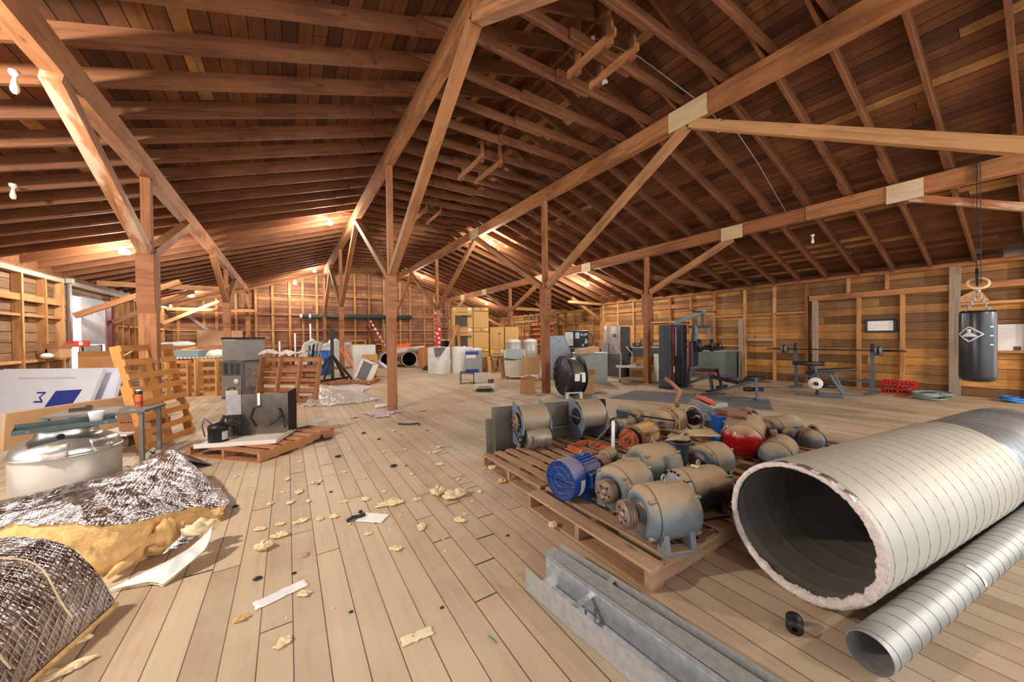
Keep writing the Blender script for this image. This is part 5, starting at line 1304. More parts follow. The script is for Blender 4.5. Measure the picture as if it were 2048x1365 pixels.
MB().bar((.1, .1, .1), (.3, .3, .85), .05, .05).build('wooden_handle', PAL_NEW, t)
# --- white sacks, buckets, wrapped package
SACK = mat('white_sack_fabric', sr(222, 220, 216), .75, 0, .1, 8, bump=.5, bscale=18)
def sack(lab, loc, r, h, seed):
    t = thing('bulk_sack', lab, 'sack', (loc[0], loc[1], 0))
    MB().grid(lambda u, v: (lambda a, z: Vector(((r * (1 + .05 * sin(4 * a + seed)) - .10 * max(0, v - .8)) * cos(a), (r * (1 + .05 * sin(4 * a + seed)) - .10 * max(0, v - .8)) * sin(a), z + (.05 * NZ.noise(Vector((cos(a) * 4, sin(a) * 4, seed))) if v > .9 else 0))))(u * 2 * pi, h * v), 40, 20).build('sack_wall', SACK, t)
    MB().grid(lambda u, v: Vector((r * .97 * v * cos(u * 2 * pi), r * .97 * v * sin(u * 2 * pi), h * .9 + .10 * NZ.noise(Vector((u * 7, v * 5, seed))))), 24, 8).build('sack_filling', SACK, t)
    return t
sack('white bulk sack with a grey torn corner, below the red and white sticker tape', (5.06, 13.3), .43, 1.02, 2)
t_ = sack('plain white bulk sack, right one of the pair', (5.92, 13.0), .43, 1.02, 5)
t = thing('grey_cloth', 'grey cloth over the rim of the left white sack', 'cloth', (4.9, 12.87, .64))
MB().hexa([(-.2, -.02, .28), (.22, -.04, .3), (.22, 0, .3), (-.2, .02, .28), (-.22, -.04, .38), (.24, -.04, .38), (.24, 0, .38), (-.22, 0, .38)]).hexa([(-.16, -.02, 0), (.02, -.03, .05), (.02, 0, .05), (-.16, .01, 0), (-.2, -.02, .28), (.22, -.04, .3), (.22, 0, .3), (-.2, .02, .28)]).build('cloth_fold', DKGR, t)
t = thing('bucket', 'white bucket with a dark band behind the two white sacks', 'bucket', (6.32, 16.25, 0)); MB().rev([(0, 0), (.32, 0), (.36, 1.3), (0, 1.3)], 24, cap=False).build('bucket_body', WHITEP, t); MB().rev([(.37, .95), (.372, 1.25)], 24, cap=False).build('dark_band', BLACKM, t)
t = thing('forked_timber', 'brown forked timbers leaning behind the white sacks', 'timber', (6.25, 14.3, 0)); timber('prop', (-.75, 0, .03), (.1, .1, 1.95), .07, .1, PAL_BR, t); timber('prop', (.2, 0, .0), (.1, .1, 1.95), .1, .12, PAL_BR, t)
t = thing('wrapped_package', 'clear wrapped package with blue printed bands right of the white sacks', 'package', (6.05, 12.2, 0), look(6.1, 12.2))
MB().box((0, 0, .45), (.62, .5, .9)).build('wrapped_body', mat('grey_wrap', sr(150, 152, 160), .25, 0, .2, 8, bump=.3, bscale=14), t, bevel=.04)
MB().box((-.08, -.253, .8), (.5, .004, .12)).build('blue_band', BLUEP, t); MB().box((-.08, -.253, .12), (.5, .004, .14)).build('blue_band', BLUEP, t); MB().box((-.12, -.253, .67), (.36, .004, .12)).build('white_band', WHITEP, t)
MB().ball((.1, 0, .92), .2, 14, (1.2, .9, .4)).build('gathered_top', PLASTIC, t)
# --- tape on the middle post
t = thing('sticker_tape', 'red and white sticker tape wrapped down a timber post above the white sacks', 'tape', (5.4, 14.35, 0))
MB().box((0, 0, 1.65), (.19, .19, 1.5)).build('red_tape', mat('red_tape_print', sr(206, 34, 44), .5), t)
MB().box((0, 0, 2.44), (.192, .192, .12)).build('white_end', WHITEP, t)
b = MB(); r_ = random.Random(5)
for k in range(7): b.box((r_.uniform(-.05, .05), -.097, 1.0 + k * .19), (.09, .004, .08), 0).box((-.097, r_.uniform(-.05, .05), 1.05 + k * .19), (.004, .09, .09))
b.build('white_print', WHITEP, t)
# --- stand, box and platform scale
t = thing('plant_stand', 'thin black metal stand left of the white box on the floor', 'stand', (4.59, 9.73), radians(-30))
for p0, p1 in (((-.2, -.16, 0), (-.2, -.16, .34)), ((.2, -.16, 0), (.2, -.16, .34)), ((-.2, .16, 0), (-.2, .16, .34)), ((.2, .16, 0), (.2, .16, .34))): MB().bar(p0, p1, .02, .02).build('leg', BLACKM, t)
MB().bar((-.2, -.16, .34), (.2, -.16, .34), .02, .02).bar((-.2, .16, .34), (.2, .16, .34), .02, .02).bar((-.2, -.16, .34), (-.2, .16, .34), .02, .02).bar((.2, -.16, .34), (.2, .16, .34), .02, .02).bar((-.2, -.16, .01), (.2, .16, .01), .02, .02).build('top_frame', BLACKM, t)
t = thing('foam_box', 'pale open foam box right of the thin black stand', 'box', (5.07, 9.66), look(4.98, 9.3))
MB().box((0, -.15, .14), (.5, .03, .28)).box((0, .15, .14), (.5, .03, .28)).box((-.235, 0, .14), (.03, .3, .28)).box((.235, 0, .14), (.03, .3, .28)).box((0, 0, .02), (.5, .3, .03)).build('box_wall', WHITEP, t)
t = thing('platform_scale', 'low cream platform scale with stencilled number on its front edge', 'scale', (4.26, 8.02), look(4.25, 8.0))
CRM = mat('cream_paint', sr(204, 196, 176), .55, 0, .1, 8)
MB().box((0, .1, .12), (.52, .42, .07)).build('platform', CRM, t, bevel=.006); MB().box((0, .1, .05), (.42, .32, .08)).build('base', BLACKM, t)
text_mesh('stencilled_number', '690-6432', .085, DARKH, t, T((0, -.113, .12)) @ R(pi / 2, 'X'))
t = thing('wood_block', 'small brown block lying on the platform scale', 'block', (4.61, 8.31), 0); t.location.z = .157; MB().box((0, 0, .05), (.13, .1, .1), .3).build('block_body', mat('brown_block', sr(112, 72, 54), .7), t)
t = thing('small_plate', 'small dark plate on the floor beside the platform scale', 'plate', (4.68, 9.53)); MB().box((0, 0, .02), (.14, .1, .03)).build('plate_body', DKGR, t)
# --- appliance cartons
BOXM = mat('appliance_card', sr(206, 160, 96), .85, 0, .06, 3, tint=.06)
BRZ = look(7.6, 14.6) + .12
ux = Vector((cos(BRZ), sin(BRZ), 0)); uy = Vector((-sin(BRZ), cos(BRZ), 0))
def bigbox(lab, u, z0, w, h, kind, dy=0.0):
    p = Vector((7.45, 14.85, 0)) + ux * u + uy * dy
    mk = [('yellow_sticker', -w * .38, h * .93, .12, .12, YELL), ('white_sticker', w * .34, h * .92, .14, .14, WHITEP)]
    if kind == 'a': mk += [('printed_panel', -.06, h * .33, w * .6, h * .56, DKPR), ('green_band', .18, h * .57, w * .5, .1, GRNPR), ('printed_line', -.02, h * .76, w * .5, .03, MARK)]
    elif kind == 'b': mk = [('printed_band', 0, h * .82, w, .035, MARK), ('yellow_sticker', w * .34, h * .92, .14, .12, YELL), ('printed_mark', 0, h * .92, .1, .04, MARK)]
    else: mk = [('printed_mark', .1, h * .7, .14, .06, MARK), ('printed_line', -.2, h * .4, .02, h * .5, CARDD), ('printed_line', .1, h * .4, .02, h * .5, CARDD)]
    return carton(lab, (p.x, p.y), BRZ, (w, .85, h), BOXM, tape=False, marks=mk, z=z0)
bigbox('topmost printed appliance carton of the leftmost stack', -.62, 1.83, .93, .93, 'a')
bigbox('second appliance carton from the top of the leftmost stack', -.62, .90, .93, .92, 'a')
bigbox('bottom appliance carton of the leftmost stack, mostly hidden by the sacks', -.62, 0, .93, .89, 'c')
bigbox('topmost plain appliance carton of the second stack', .22, 1.83, .70, .93, 'b')
bigbox('second plain appliance carton from the top of the second stack', .22, .90, .70, .92, 'b')
bigbox('bottom appliance carton of the second stack, behind the wrapped package', .22, 0, .70, .89, 'b')
bigbox('tall narrow carton standing on another beside the second stack', .95, .82, .66, 1.04, 'c', -.05)
bigbox('carton with a yellow sticker under a tall narrow carton', .95, 0, .66, .81, 'a', -.05)
bigbox('full height narrow carton at the right end of the stacks', 1.64, 0, .64, 1.86, 'c', -.1)
pallet('low pallet of small cartons in front of the tall appliance cartons', (7.1, 12.35, 0), look(7.1, 12.3), 1.2, .9, 6, PAL_OLD, h=.1)
for k, (dx, w_, h_) in enumerate(((-.4, .28, .5), (-.1, .24, .34), (.2, .24, .46), (.45, .22, .3), (-.1, .22, .2))):
    p_ = Vector((7.1, 12.3, 0)) + Vector((cos(look(7.1, 12.3)), sin(look(7.1, 12.3)), 0)) * dx
    carton('small opened carton on the low pallet before the appliance cartons', (p_.x, p_.y), look(7.1, 12.3) + .1 * (k - 2), (w_, .3, h_), CARD, z=.101 if k < 4 else .445, group='small cartons on the low pallet')
t = thing('plank', 'pale plank leaning on the small cartons', 'plank', (6.6, 11.95, 0)); MB().bar((0, 0, 0), (.12, .3, .62), .14, .02).build('plank_board', PAL_NEW, t)
# --- freezer chest, cartons, bag, reel
t = thing('display_freezer', 'cream chest with a slanted glass lid standing open beside tall brown cartons', 'freezer', (6.44, 9.92), look(6.5, 10.3))
MB().hexa([(-.32, -.25, .1), (.32, -.25, .1), (.32, .3, .1), (-.32, .3, .1), (-.36, -.3, .62), (.36, -.3, .62), (.36, .35, .95), (-.36, .35, .95)]).build('chest', CRM, t); MB().hexa([(-.32, -.27, .66), (.32, -.27, .66), (.32, .32, .96), (-.32, .32, .96), (-.3, -.27, .67), (.3, -.27, .67), (.3, .32, .98), (-.3, .32, .98)]).build('glass_lid', mat('dark_glass', sr(150, 160, 166), .1), t)
MB().hexa([(-.7, -.32, .72), (.0, -.36, .62), (.0, -.28, .62), (-.7, -.24, .72), (-.7, -.32, .76), (.0, -.36, .66), (.0, -.28, .66), (-.7, -.24, .76)]).build('rail', mat('brown_rail', sr(92, 78, 66), .5), t)
for sx in (-1, 1): MB().box((sx * .25, 0, .05), (.05, .05, .1)).build('leg', BLACKM, t)
sheet('cardboard_piece', 'narrow brown cardboard leaning at the left of the cream chest', 'cardboard', (6.10, 10.01), look(6.2, 10.4) + .6, .3, .72, CARD, .02, .1)
carton('tall plain brown carton between the cream chest and the reel post', (6.62, 9.25), look(6.6, 9.2) + .5, (.44, .42, .76), CARD)
t = thing('paper_bag', 'open brown paper bag on the floor left of the cable reel', 'bag', (5.02, 7.16), look(4.9, 7))
MB().hexa([(-.19, -.13, 0), (.19, -.13, 0), (.19, .13, 0), (-.19, .13, 0), (-.17, -.16, .33), (.16, -.15, .38), (.17, .15, .36), (-.16, .14, .36)]).build('bag_body', mat('brown_paper', sr(176, 122, 78), .85), t); MB().grid(lambda u, v: crumple(Vector((-.16 + .42 * u, -.12 + .24 * v, .36 + .05 * sin(u * 3))), 2), 14, 8).build('folded_top', PAPER, t)
t = thing('cable_reel', 'big black reel of cable beside a timber post', 'cable reel', (5.52, 6.15, .49), look(5.5, 6.2) + radians(28))
RL = mat('reel_black', sr(24, 26, 32), .35, 0, .1)
for s_ in (-1, 1): MB().rev([(.05, -.012), (.45, -.012), (.46, 0), (.45, .012), (.05, .012)], 48, R(pi / 2, 'Y') @ R(0, 'Z')).build('flange', RL, t, loc=(s_ * .2, 0, 0))
MB().rev([(.40, -.19), (.40, .19)], 48, R(pi / 2, 'Y')).build('cable_winding', mat('cable_sheath', sr(92, 84, 76), .5, 0, .3, 40), t)
b = MB(); r_ = random.Random(8)
for k in range(5): a_ = k * 1.3; b.tube([(-.215, .3 * cos(a_), .3 * sin(a_)), (-.225, .44 * cos(a_ + .3), .44 * sin(a_ + .3)), (-.21, .36 * cos(a_ + .7), .36 * sin(a_ + .7))], .012, 5)
b.build('cable_loop', DKGR, t)
MB().grid(lambda u, v: (-.05 + u * .12, -.462 * cos(.05 + v * .4), .462 * sin(.05 + v * .4) + .0), 1, 6)
for dx, z_, w_, h_ in ((-.08, .0, .12, .16), (.08, -.02, .09, .18), (.05, .09, .13, .03)): MB().box((dx, -.475, z_), (w_, .006, h_)).build('white_label', WHITEP, t)
MB().rev([(.462, -.13), (.462, .13)], 40, R(pi / 2, 'Y') @ R(0), cap=False, a0=-1.75, a1=.6).build('black_wrap', RL, t)
t = thing('reel_stand', 'grey steel stand under the black cable reel', 'stand', (5.45, 6.05, 0), look(5.4, 6.1) + radians(20))
for s_ in (-1, 1): MB().box((s_ * .16, -.18, .07), (.07, .07, .14)).build('foot', GALV, t)
MB().box((0, -.18, .13), (.4, .05, .03)).build('cross_bar', GALV, t)
carton('open brown carton with a cut corner right of the cable reel', (6.13, 6.33), look(6.1, 6.4) + .1, (.46, .4, .48), mat('tan_open_card', sr(190, 146, 96), .85), flaps=True)
# --- sheet metal, generator, foil wrapped cabinet
t = thing('duct_transition', 'blue grey sheet metal duct transition with a slanting side behind the cable reel', 'duct', (7.55, 9.1, 0), look(7.5, 9.1) + .15)
MB().hexa([(-.45, -.4, 0), (.75, -.4, 0), (.75, .4, 0), (-.45, .4, 0), (-.45, -.4, 1.42), (.2, -.4, 1.42), (.2, .4, 1.42), (-.45, .4, 1.42)]).build('transition_body', BLUEG, t)
MB().bar((-.44, -.405, .8), (.18, -.405, 1.38), .004, .02).bar((.2, -.405, 1.42), (.75, -.405, .02), .004, .03).build('crease', GREYB, t)
t = thing('duct_section', 'green grey rectangular duct section standing upright right of the cable reel', 'duct', (7.82, 7.40), look(7.6, 7.1) + .1)
MB().box((-.28, .25, .44), (1.0, .5, .88)).build('duct_wall', GREENG, t); MB().box((-.6, .0, .44), (.14, .02, .86)).build('blue_seam', mat('blue_plastic_strip', sr(110, 140, 168), .4, .3), t); MB().box((-.28, .25, .89), (1.04, .54, .02)).build('top_flange', GALV, t)
carton('flat tan carton tilted on top of the green grey duct section', (7.45, 7.55), look(7.5, 7.5) + .4, (.6, .4, .14), CARDP, z=.905).rotation_euler[1] = -.14
t = thing('work_bench', 'dark bench behind the green grey duct section carrying the generator', 'bench', (9.35, 9.4, 0), look(9.3, 9.4))
MB().box((0, 0, .92), (2.0, .7, .05)).build('bench_top', mat('bench_wood', sr(120, 96, 74), .7), t); MB().box((-.2, -.2, .45), (1.5, .04, .85)).build('dark_front', mat('dark_bench_front', sr(52, 46, 42), .7), t)
for sx in (-1, 1):
    for sy in (-1, 1): MB().box((sx * .9, sy * .3, .45), (.07, .07, .9)).build('leg', STUD_M, t)
t = thing('generator', 'black generator unit with a pale side panel on the dark bench', 'generator', (8.85, 9.5, .945), look(8.85, 9.5))
t.scale = (1.18, 1.1, 1.18); MB().box((0, 0, .28), (.72, .5, .54)).build('housing', BLACKM, t, bevel=.02); MB().box((-.22, -.252, .3), (.24, .01, .42)).build('pale_panel', WHITEP, t); MB().box((.03, -.253, .4), (.12, .008, .18)).build('label', GREYP, t)
b = MB(); r_ = random.Random(6)
for k in range(9): b.ball((.14 + .2 * r_.random(), -.25, .1 + .4 * r_.random()), .03 + .02 * r_.random(), 8)
b.build('fittings', GALV, t); MB().box((0, 0, .02), (.78, .56, .04)).build('base_frame', GREENG, t); MB().tube([(.36, -.1, .5), (.5, -.1, .35), (.46, -.1, .05)], .012, 6).build('hose', BLACKM, t)
FWRAP = mat('foil_bubble_wrap', sr(206, 194, 192), .22, .55, .2, 3, bump=.15, bscale=20)
t = thing('foil_cabinet', 'tall foil wrapped cabinet with a dark side near the right wall', 'cabinet', (9.68, 8.32), look(8.8, 7.7) - .6)
MB().box((0, 0, .85), (.62, .56, 1.7)).build('dark_cabinet', DKGR, t); MB().grid(lambda u, v: crumple(Vector((-.34 + .64 * u, -.30 - .01 * sin(u * 6), .75 + .98 * v)), .8), 24, 30).build('foil_wrap', FWRAP, t); MB().grid(lambda u, v: crumple(Vector((-.45 + .3 * u, -.33, .7 + .42 * v)), 1.6), 12, 14).build('foil_flap', FWRAP, t)
MB().torus(.045, .012, T((.08, -.33, 1.4)) @ R(pi / 2, 'X'), 16, 6).build('black_ring', BLACKM, t)
t = thing('utility_cart', 'cream metal cart with angled tube handles and papers on top', 'cart', (8.76, 6.97), look(8.3, 6.6) + .05)
for sx in (-1, 1):
    for sy in (-1, 1):
        l_ = MB().box((sx * .37, sy * .2, .27), (.035, .035, .42)).build('leg', CRM, t); MB().rev([(0, -.02), (.04, -.02), (.04, .02), (0, .02)], 14, T((sx * .37, sy * .2, .04)) @ R(pi / 2, 'Y')).build('caster', BLACKM, l_)
MB().box((0, 0, .46), (.96, .5, .035)).build('cart_top', CRM, t)
for s_ in (0, 1): MB().tube([(-.33 + .33 * s_, .22, .47), (-.33 + .33 * s_, .22, .85), (-.50 + .33 * s_, .22, 1.06)], .02, 8).build('handle', CRM, t)
t = thing('papers', 'loose papers and tan envelope lying on the cream cart', 'papers', (8.87, 6.88), .3); t.location.z = .48; MB().box((0, .1, .01), (.5, .3, .012)).build('paper_sheet', PAPER, t); MB().hexa([(-.1, 0, .012), (.36, 0, .012), (.36, .22, .012), (-.1, .22, .012), (-.02, .02, .1), (.2, .02, .06), (.2, .1, .06), (-.02, .1, .1)]).build('envelope', CARDP, t)
for k, (u_, lab) in enumerate(((1275, 'tan carton under the cream cart, left one'), (1312, 'tan carton under and beside the cream cart, right one'))):
    pass
carton('tan carton on the floor behind the cream cart, left one', (10.03, 7.84), look(8.7, 7), (.45, .4, .34), CARD); carton('tan carton on the floor right of the cream cart with open flap', (9.85, 6.91), look(8.8, 6.2), (.42, .4, .36), CARDP, flaps=True)
t = thing('dark_bench', 'dark steel bench beyond the cream cart against the right wall', 'bench', (10.6, 7.9, 0), look(10, 7.7) + .4); MB().box((0, 0, .82), (1.2, .6, .3)).build('bench_body', BLACKM, t); MB().box((0, 0, .98), (1.25, .65, .03)).build('bench_top', GREENG, t)
for sx in (-1, 1):
    for sy in (-1, 1): MB().box((sx * .55, sy * .25, .34), (.06, .06, .68)).build('leg', DKGR, t)
t = thing('small_pump', 'small steel machine with pale wheels on the dark bench', 'machine', (10.25, 7.95, 1.0), 0); MB().cyl((-.15, 0, .08), (.15, 0, .08), .08, n=14).cyl((.0, -.1, .1), (.25, .1, .22), .05, n=12).build('machine_body', STEEL, t)
# --- foil capped bins and shelving at the far right
for k, (x_, y_) in enumerate(((8.35, 12.9), (9.0, 12.6))):
    t = thing('wrapped_bin', ('left' if k == 0 else 'right') + ' one of two grey bins with white bagged tops behind the cream chest', 'bin', (x_, y_, .0)); MB().rev([(0, .0), (.30, .0), (.32, 1.16), (0, 1.16)], 24, cap=False).build('bin_wall', GALV2, t); MB().ball((0, 0, 1.18), .31, 18, (1, 1, .45)).build('bagged_top', PLASTIC, t)
t = thing('wall_shelf', 'orange brown wooden shelf unit on the far right wall', 'shelf', (XR + .2, 16.4, 0))
for z_ in (.9, 1.2, 1.5, 1.8, 2.05): timber('shelf_board', (0, -1.2, z_), (0, 1.2, z_), .26, .03, STUD_M, t)
for y_ in (-1.2, 0, 1.2): timber('upright', (0, y_, .6), (0, y_, 2.1), .26, .03, STUD_M, t)
MB().box((.14, 0, 1.35), (.01, 2.4, 1.5)).build('backing', mat('orange_ply', sr(178, 102, 60), .8), t)
t = thing('storage_counter', 'grey green sheet metal counter against the right wall behind the home gym', 'counter', (11.13, 6.25), radians(-72))
GGC = mat('counter_sheet', sr(112, 126, 122), .42, .4, .2, 4)
t.location = (11.55, 6.75, 0); t.rotation_euler = (0, 0, radians(90))
MB().box((0, .05, .43), (2.3, .02, .86)).box((-1.1, -.3, .43), (.02, .7, .86)).box((1.1, -.3, .43), (.02, .7, .86)).build('counter_front', GGC, t); MB().box((0, -.3, .87), (2.35, .75, .03)).build('counter_top', GALV2, t)
t.rotation_euler = (0, 0, radians(-90) + pi)
t = thing('tool_heap', 'heap of dark tools on the grey green counter behind the home gym', 'tools', (11.8, 6.35, .89))
b = MB(); r_ = random.Random(12)
for k in range(12): b.tube([(r_.uniform(-.1, .2), r_.uniform(-.5, .6), .03), (r_.uniform(-.1, .2), r_.uniform(-.5, .6), r_.uniform(.05, .22)), (r_.uniform(-.1, .2), r_.uniform(-.5, .6), .03)], r_.uniform(.015, .04), 6)
b.build('tool', BLACKM, t)
t = thing('lying_cylinder', 'small white cylinder with a dark band standing on the floor between post and home gym', 'cylinder', (9.6, 6.75, 0)); MB().cyl((0, 0, 0), (0, 0, .82), .07, n=14).build('cylinder_body', WHITEP, t); MB().cyl((.12, 0, 0), (.12, 0, .78), .05, n=12).build('dark_tube', BLACKM, t)
# --- along the back wall
t = thing('wall_pipe', 'long dark green pipe with pale bands hung along the back wall', 'pipe', (.55, YB - .25, 2.6)); MB().cyl((0, 0, 0), (5.9, 0, .06), .115, n=16).build('pipe_length', mat('dark_green_pipe', sr(44, 58, 58), .5), t); MB().cyl((0, 0, 0), (.12, 0, 0), .118, n=16).cyl((.42, 0, .003), (.52, 0, .003), .118, n=16).build('pale_band', GREYP, t)
for k, (x0, m__, lab, h_, w_) in enumerate(((.15, mat('faded_red_paint', sr(168, 84, 62), .6), 'red metal rack frame against the back wall', 1.75, 1.0), (3.0, YELP, 'yellow scaffold frame against the back wall, left one', 1.3, .75), (4.0, YELP, 'yellow scaffold frame against the back wall, right one', 1.35, .7))):
    t = thing('rack_frame', lab, 'rack', (x0, YB - .3, 0))
    for dx in (0, w_): MB().box((dx, 0, h_ / 2), (.06, .06, h_)).build('upright', m__, t)
    b = MB()
    for z_ in (.35, .7, 1.05, h_ - .03): b.box((w_ / 2, 0, z_), (w_, .04, .05))
    b.build('cross_bar', m__, t)
for k, (x_, h_) in enumerate(((-.35, 1.55), (.32, 1.9), (1.02, 2.4))):
    t = thing('white_pole', ('first', 'second', 'third')[k] + ' white plastic pole from the left standing by the red rack', 'pole', (x_, YB - .6, 0)); MB().cyl((0, 0, 0), (0, .2, h_ - .2 if k else 1.3), .04, n=10).build('pole_length', WPL, t)
t = thing('ladder', 'grey ladder leaning on the back wall behind the mid floor post', 'ladder', (4.75, YB - .8, 0))
for dx in (0, .42): MB().bar((dx, 0, 0), (dx, .6, 2.6), .04, .08).build('rail', GREYW_M, t)
for k in range(9): MB().bar((0, .05 + k * .066, .25 + k * .28), (.42, .05 + k * .066, .25 + k * .28), .03, .03).build('rung', GREYW_M, t)
t = thing('barrier_pole', 'red and white striped pole leaning left of the ladder', 'pole', (4.05, YB - .9, 0))
MB().cyl((.75, 0, .75), (.0, .55, 2.4), .055, n=10).build('white_pole', WHITEP, t)
b = MB()
for k in range(7): s_ = k / 7 + .03; b.cyl((.75 - .75 * s_, .55 * s_, .75 + 1.65 * s_), (.75 - .75 * (s_ + .07), .55 * (s_ + .07), .75 + 1.65 * (s_ + .07)), .058, n=10)
b.build('red_stripe', REDP, t)
t = thing('leaning_plank', 'dark red plank leaning on the back wall beside the striped pole', 'plank', (4.3, YB - .9, 0)); timber('plank_board', (.2, 0, 0), (-.45, .6, 2.1), .2, .04, mat('dark_red_wood', sr(106, 56, 46), .7), t)
carton('brown carton stack left of the white board, lower one', (2.55, 14.6), .2, (.5, .4, .45), CARD); carton('brown carton stack left of the white board, upper one', (2.6, 14.65), .5, (.42, .36, .36), CARDD, z=.452)
# ================================================================ GYM CORNER ALONG THE RIGHT WALL
GYMG = mat('gym_grey_tube', sr(96, 104, 112), .4, .4, .1); PAD = mat('black_vinyl', sr(28, 28, 32), .45, 0, .1, 8); REDS = mat('red_stripe', sr(190, 40, 52), .5); SHRD = mat('shroud_slate', sr(52, 60, 72), .45)
t = thing('home_gym', 'black and grey home gym machine with a red striped weight tower', 'gym machine', (8.75, 5.3, 0))
def L(p): return (p[0] - 8.75, p[1] - 5.3, p[2])
for x_, s_ in ((8.45, 1), (8.98, 0)):
    sh = MB().box((0, 0, .84), (.2, .34, 1.66)).build('weight_shroud', SHRD, t, loc=L((x_, 5.62, 0)), bevel=.01)
    MB().box((.02, -.172, .84), (.15, .006, 1.64)).build('black_face', PAD, sh)
    if s_: MB().box((.0, -.177, .84), (.03, .006, 1.6)).build('red_stripe', REDS, sh); MB().box((.03, -.178, .5), (.05, .004, .16)).build('white_logo', WHITEP, sh)
MB().box(L((8.72, 5.6, .45)), (.3, .25, .8)).build('weight_stack', PAD, t); MB().box(L((8.72, 5.55, 1.1)), (.05, .02, 1.0)).build('guide_rod', GALV, t)
MB().box(L((8.72, 5.55, .02)), (1.0, .35, .04)).build('base_plate', PAD, t)
MB().bar(L((8.7, 5.6, 1.68)), L((8.95, 4.85, 2.02)), .07, .09).build('top_boom', GYMG, t)
MB().bar(L((8.95, 5.35, .0)), L((8.9, 5.1, 1.8)), .06, .08).build('upright', GYMG, t)
MB().bar(L((8.95, 4.95, 1.96)), L((8.95, 4.95, 1.62)), .05, .05).build('hanger', GYMG, t)
MB().tube([L((8.62, 5.1, 2.03)), L((8.75, 5.0, 1.98)), L((9.1, 4.8, 1.98)), L((9.25, 4.75, 1.97))], .014, 8).build('lat_bar', PAD, t)
MB().bar(L((8.45, 5.0, 1.6)), L((9.05, 4.85, 1.6)), .09, .06).build('butterfly_bar', PAD, t)
for x_ in (8.47, 9.03):
    MB().bar(L((x_, 4.95 - .1, 1.62)), L((x_ + .02, 4.8, 1.2)), .04, .05).build('butterfly_arm', GYMG, t); MB().cyl(L((x_ + .02, 4.8, 1.28)), L((x_ + .06, 4.78, .98)), .055, n=14).build('arm_pad', PAD, t)
MB().box(L((8.55, 4.95, .93)), (.28, .1, .62), 0).build('back_pad', PAD, t, bevel=.03); MB().box(L((8.55, 5.01, .93)), (.27, .02, .6)).build('red_piping', REDS, t)
MB().box(L((8.6, 4.65, .53)), (.34, .42, .06)).build('seat', PAD, t, bevel=.02); MB().box(L((8.6, 4.65, .485)), (.32, .42, .03)).build('red_seat_edge', REDS, t)
MB().bar(L((8.8, 5.3, .12)), L((8.6, 4.45, .45)), .06, .06).build('seat_boom', GYMG, t); MB().bar(L((8.62, 4.6, .48)), L((8.75, 4.6, .03)), .06, .06).build('front_leg', GYMG, t); MB().box(L((8.75, 4.6, .02)), (.45, .07, .04)).build('front_foot', PAD, t)
MB().bar(L((8.65, 4.42, .58)), L((8.75, 4.38, .12)), .05, .05).build('leg_lever', PAD, t); MB().cyl(L((8.55, 4.38, .14)), L((8.95, 4.38, .14)), .045, n=12).build('foam_roller', PAD, t)
t = thing('floor_mat', 'grey interlocking rubber floor mat behind the motors', 'mat', (0, 0, 0))
b = MB(); pts = [(6.05, 5.43), (7.41, 2.83), (8.6, 3.35), (7.4, 5.8)]
b.hexa([(x, y, .001) for x, y in pts] + [(x, y, .013) for x, y in pts]).build('mat_sheet', mat('grey_rubber', sr(112, 114, 118), .8, 0, .1, 5), t)
t = thing('sit_up_bench', 'weight bench with a purple cloth lying on its tilted pad', 'bench', (8.3, 3.85, 0))
def L(p): return (p[0] - 8.3, p[1] - 3.85, p[2])
MB().hexa([L(p) for p in ((8.28, 4.42, .38), (8.58, 4.52, .38), (8.56, 3.88, .30), (8.26, 3.78, .30), (8.28, 4.42, .43), (8.58, 4.52, .43), (8.56, 3.88, .35), (8.26, 3.78, .35))]).build('back_pad', PAD, t, bevel=.02)
MB().hexa([L(p) for p in ((8.22, 3.8, .31), (8.45, 3.87, .31), (8.5, 3.6, .42), (8.27, 3.53, .42), (8.22, 3.8, .37), (8.45, 3.87, .37), (8.5, 3.6, .48), (8.27, 3.53, .48))]).build('seat_pad', PAD, t, bevel=.02)
MB().bar(L((8.3, 4.36, .05)), L((8.38, 3.5, .40)), .05, .05).build('main_tube', GYMG, t); MB().bar(L((8.32, 4.2, .10)), L((8.42, 4.25, .37)), .04, .04).build('back_support', PAD, t)
MB().bar(L((8.38, 3.5, .46)), L((8.25, 3.42, .02)), .05, .06).build('front_leg', GYMG, t); MB().bar(L((7.8, 3.75, .02)), L((8.5, 3.35, .02)), .05, .04).build('front_foot', GYMG, t); MB().bar(L((8.05, 4.48, .02)), L((8.5, 4.2, .02)), .05, .04).build('rear_foot', PAD, t)
MB().cyl(L((8.2, 3.65, .22)), L((8.5, 3.42, .22)), .045, n=14).build('foam_roller', PAD, t); MB().cyl(L((8.22, 3.62, .45)), L((8.6, 3.42, .45)), .045, n=14).build('foam_roller', PAD, t)
t = thing('purple_cloth', 'purple cloth lying on the weight bench pad', 'cloth', (8.43, 4.08, .365), .1)
MB().grid(lambda u, v: crumple(Vector((-.12 + .22 * u, -.15 + .3 * v, .03 + .025 * v)), 2), 14, 14).build('cloth_sheet', mat('purple_fabric', sr(104, 54, 132), .8), t)
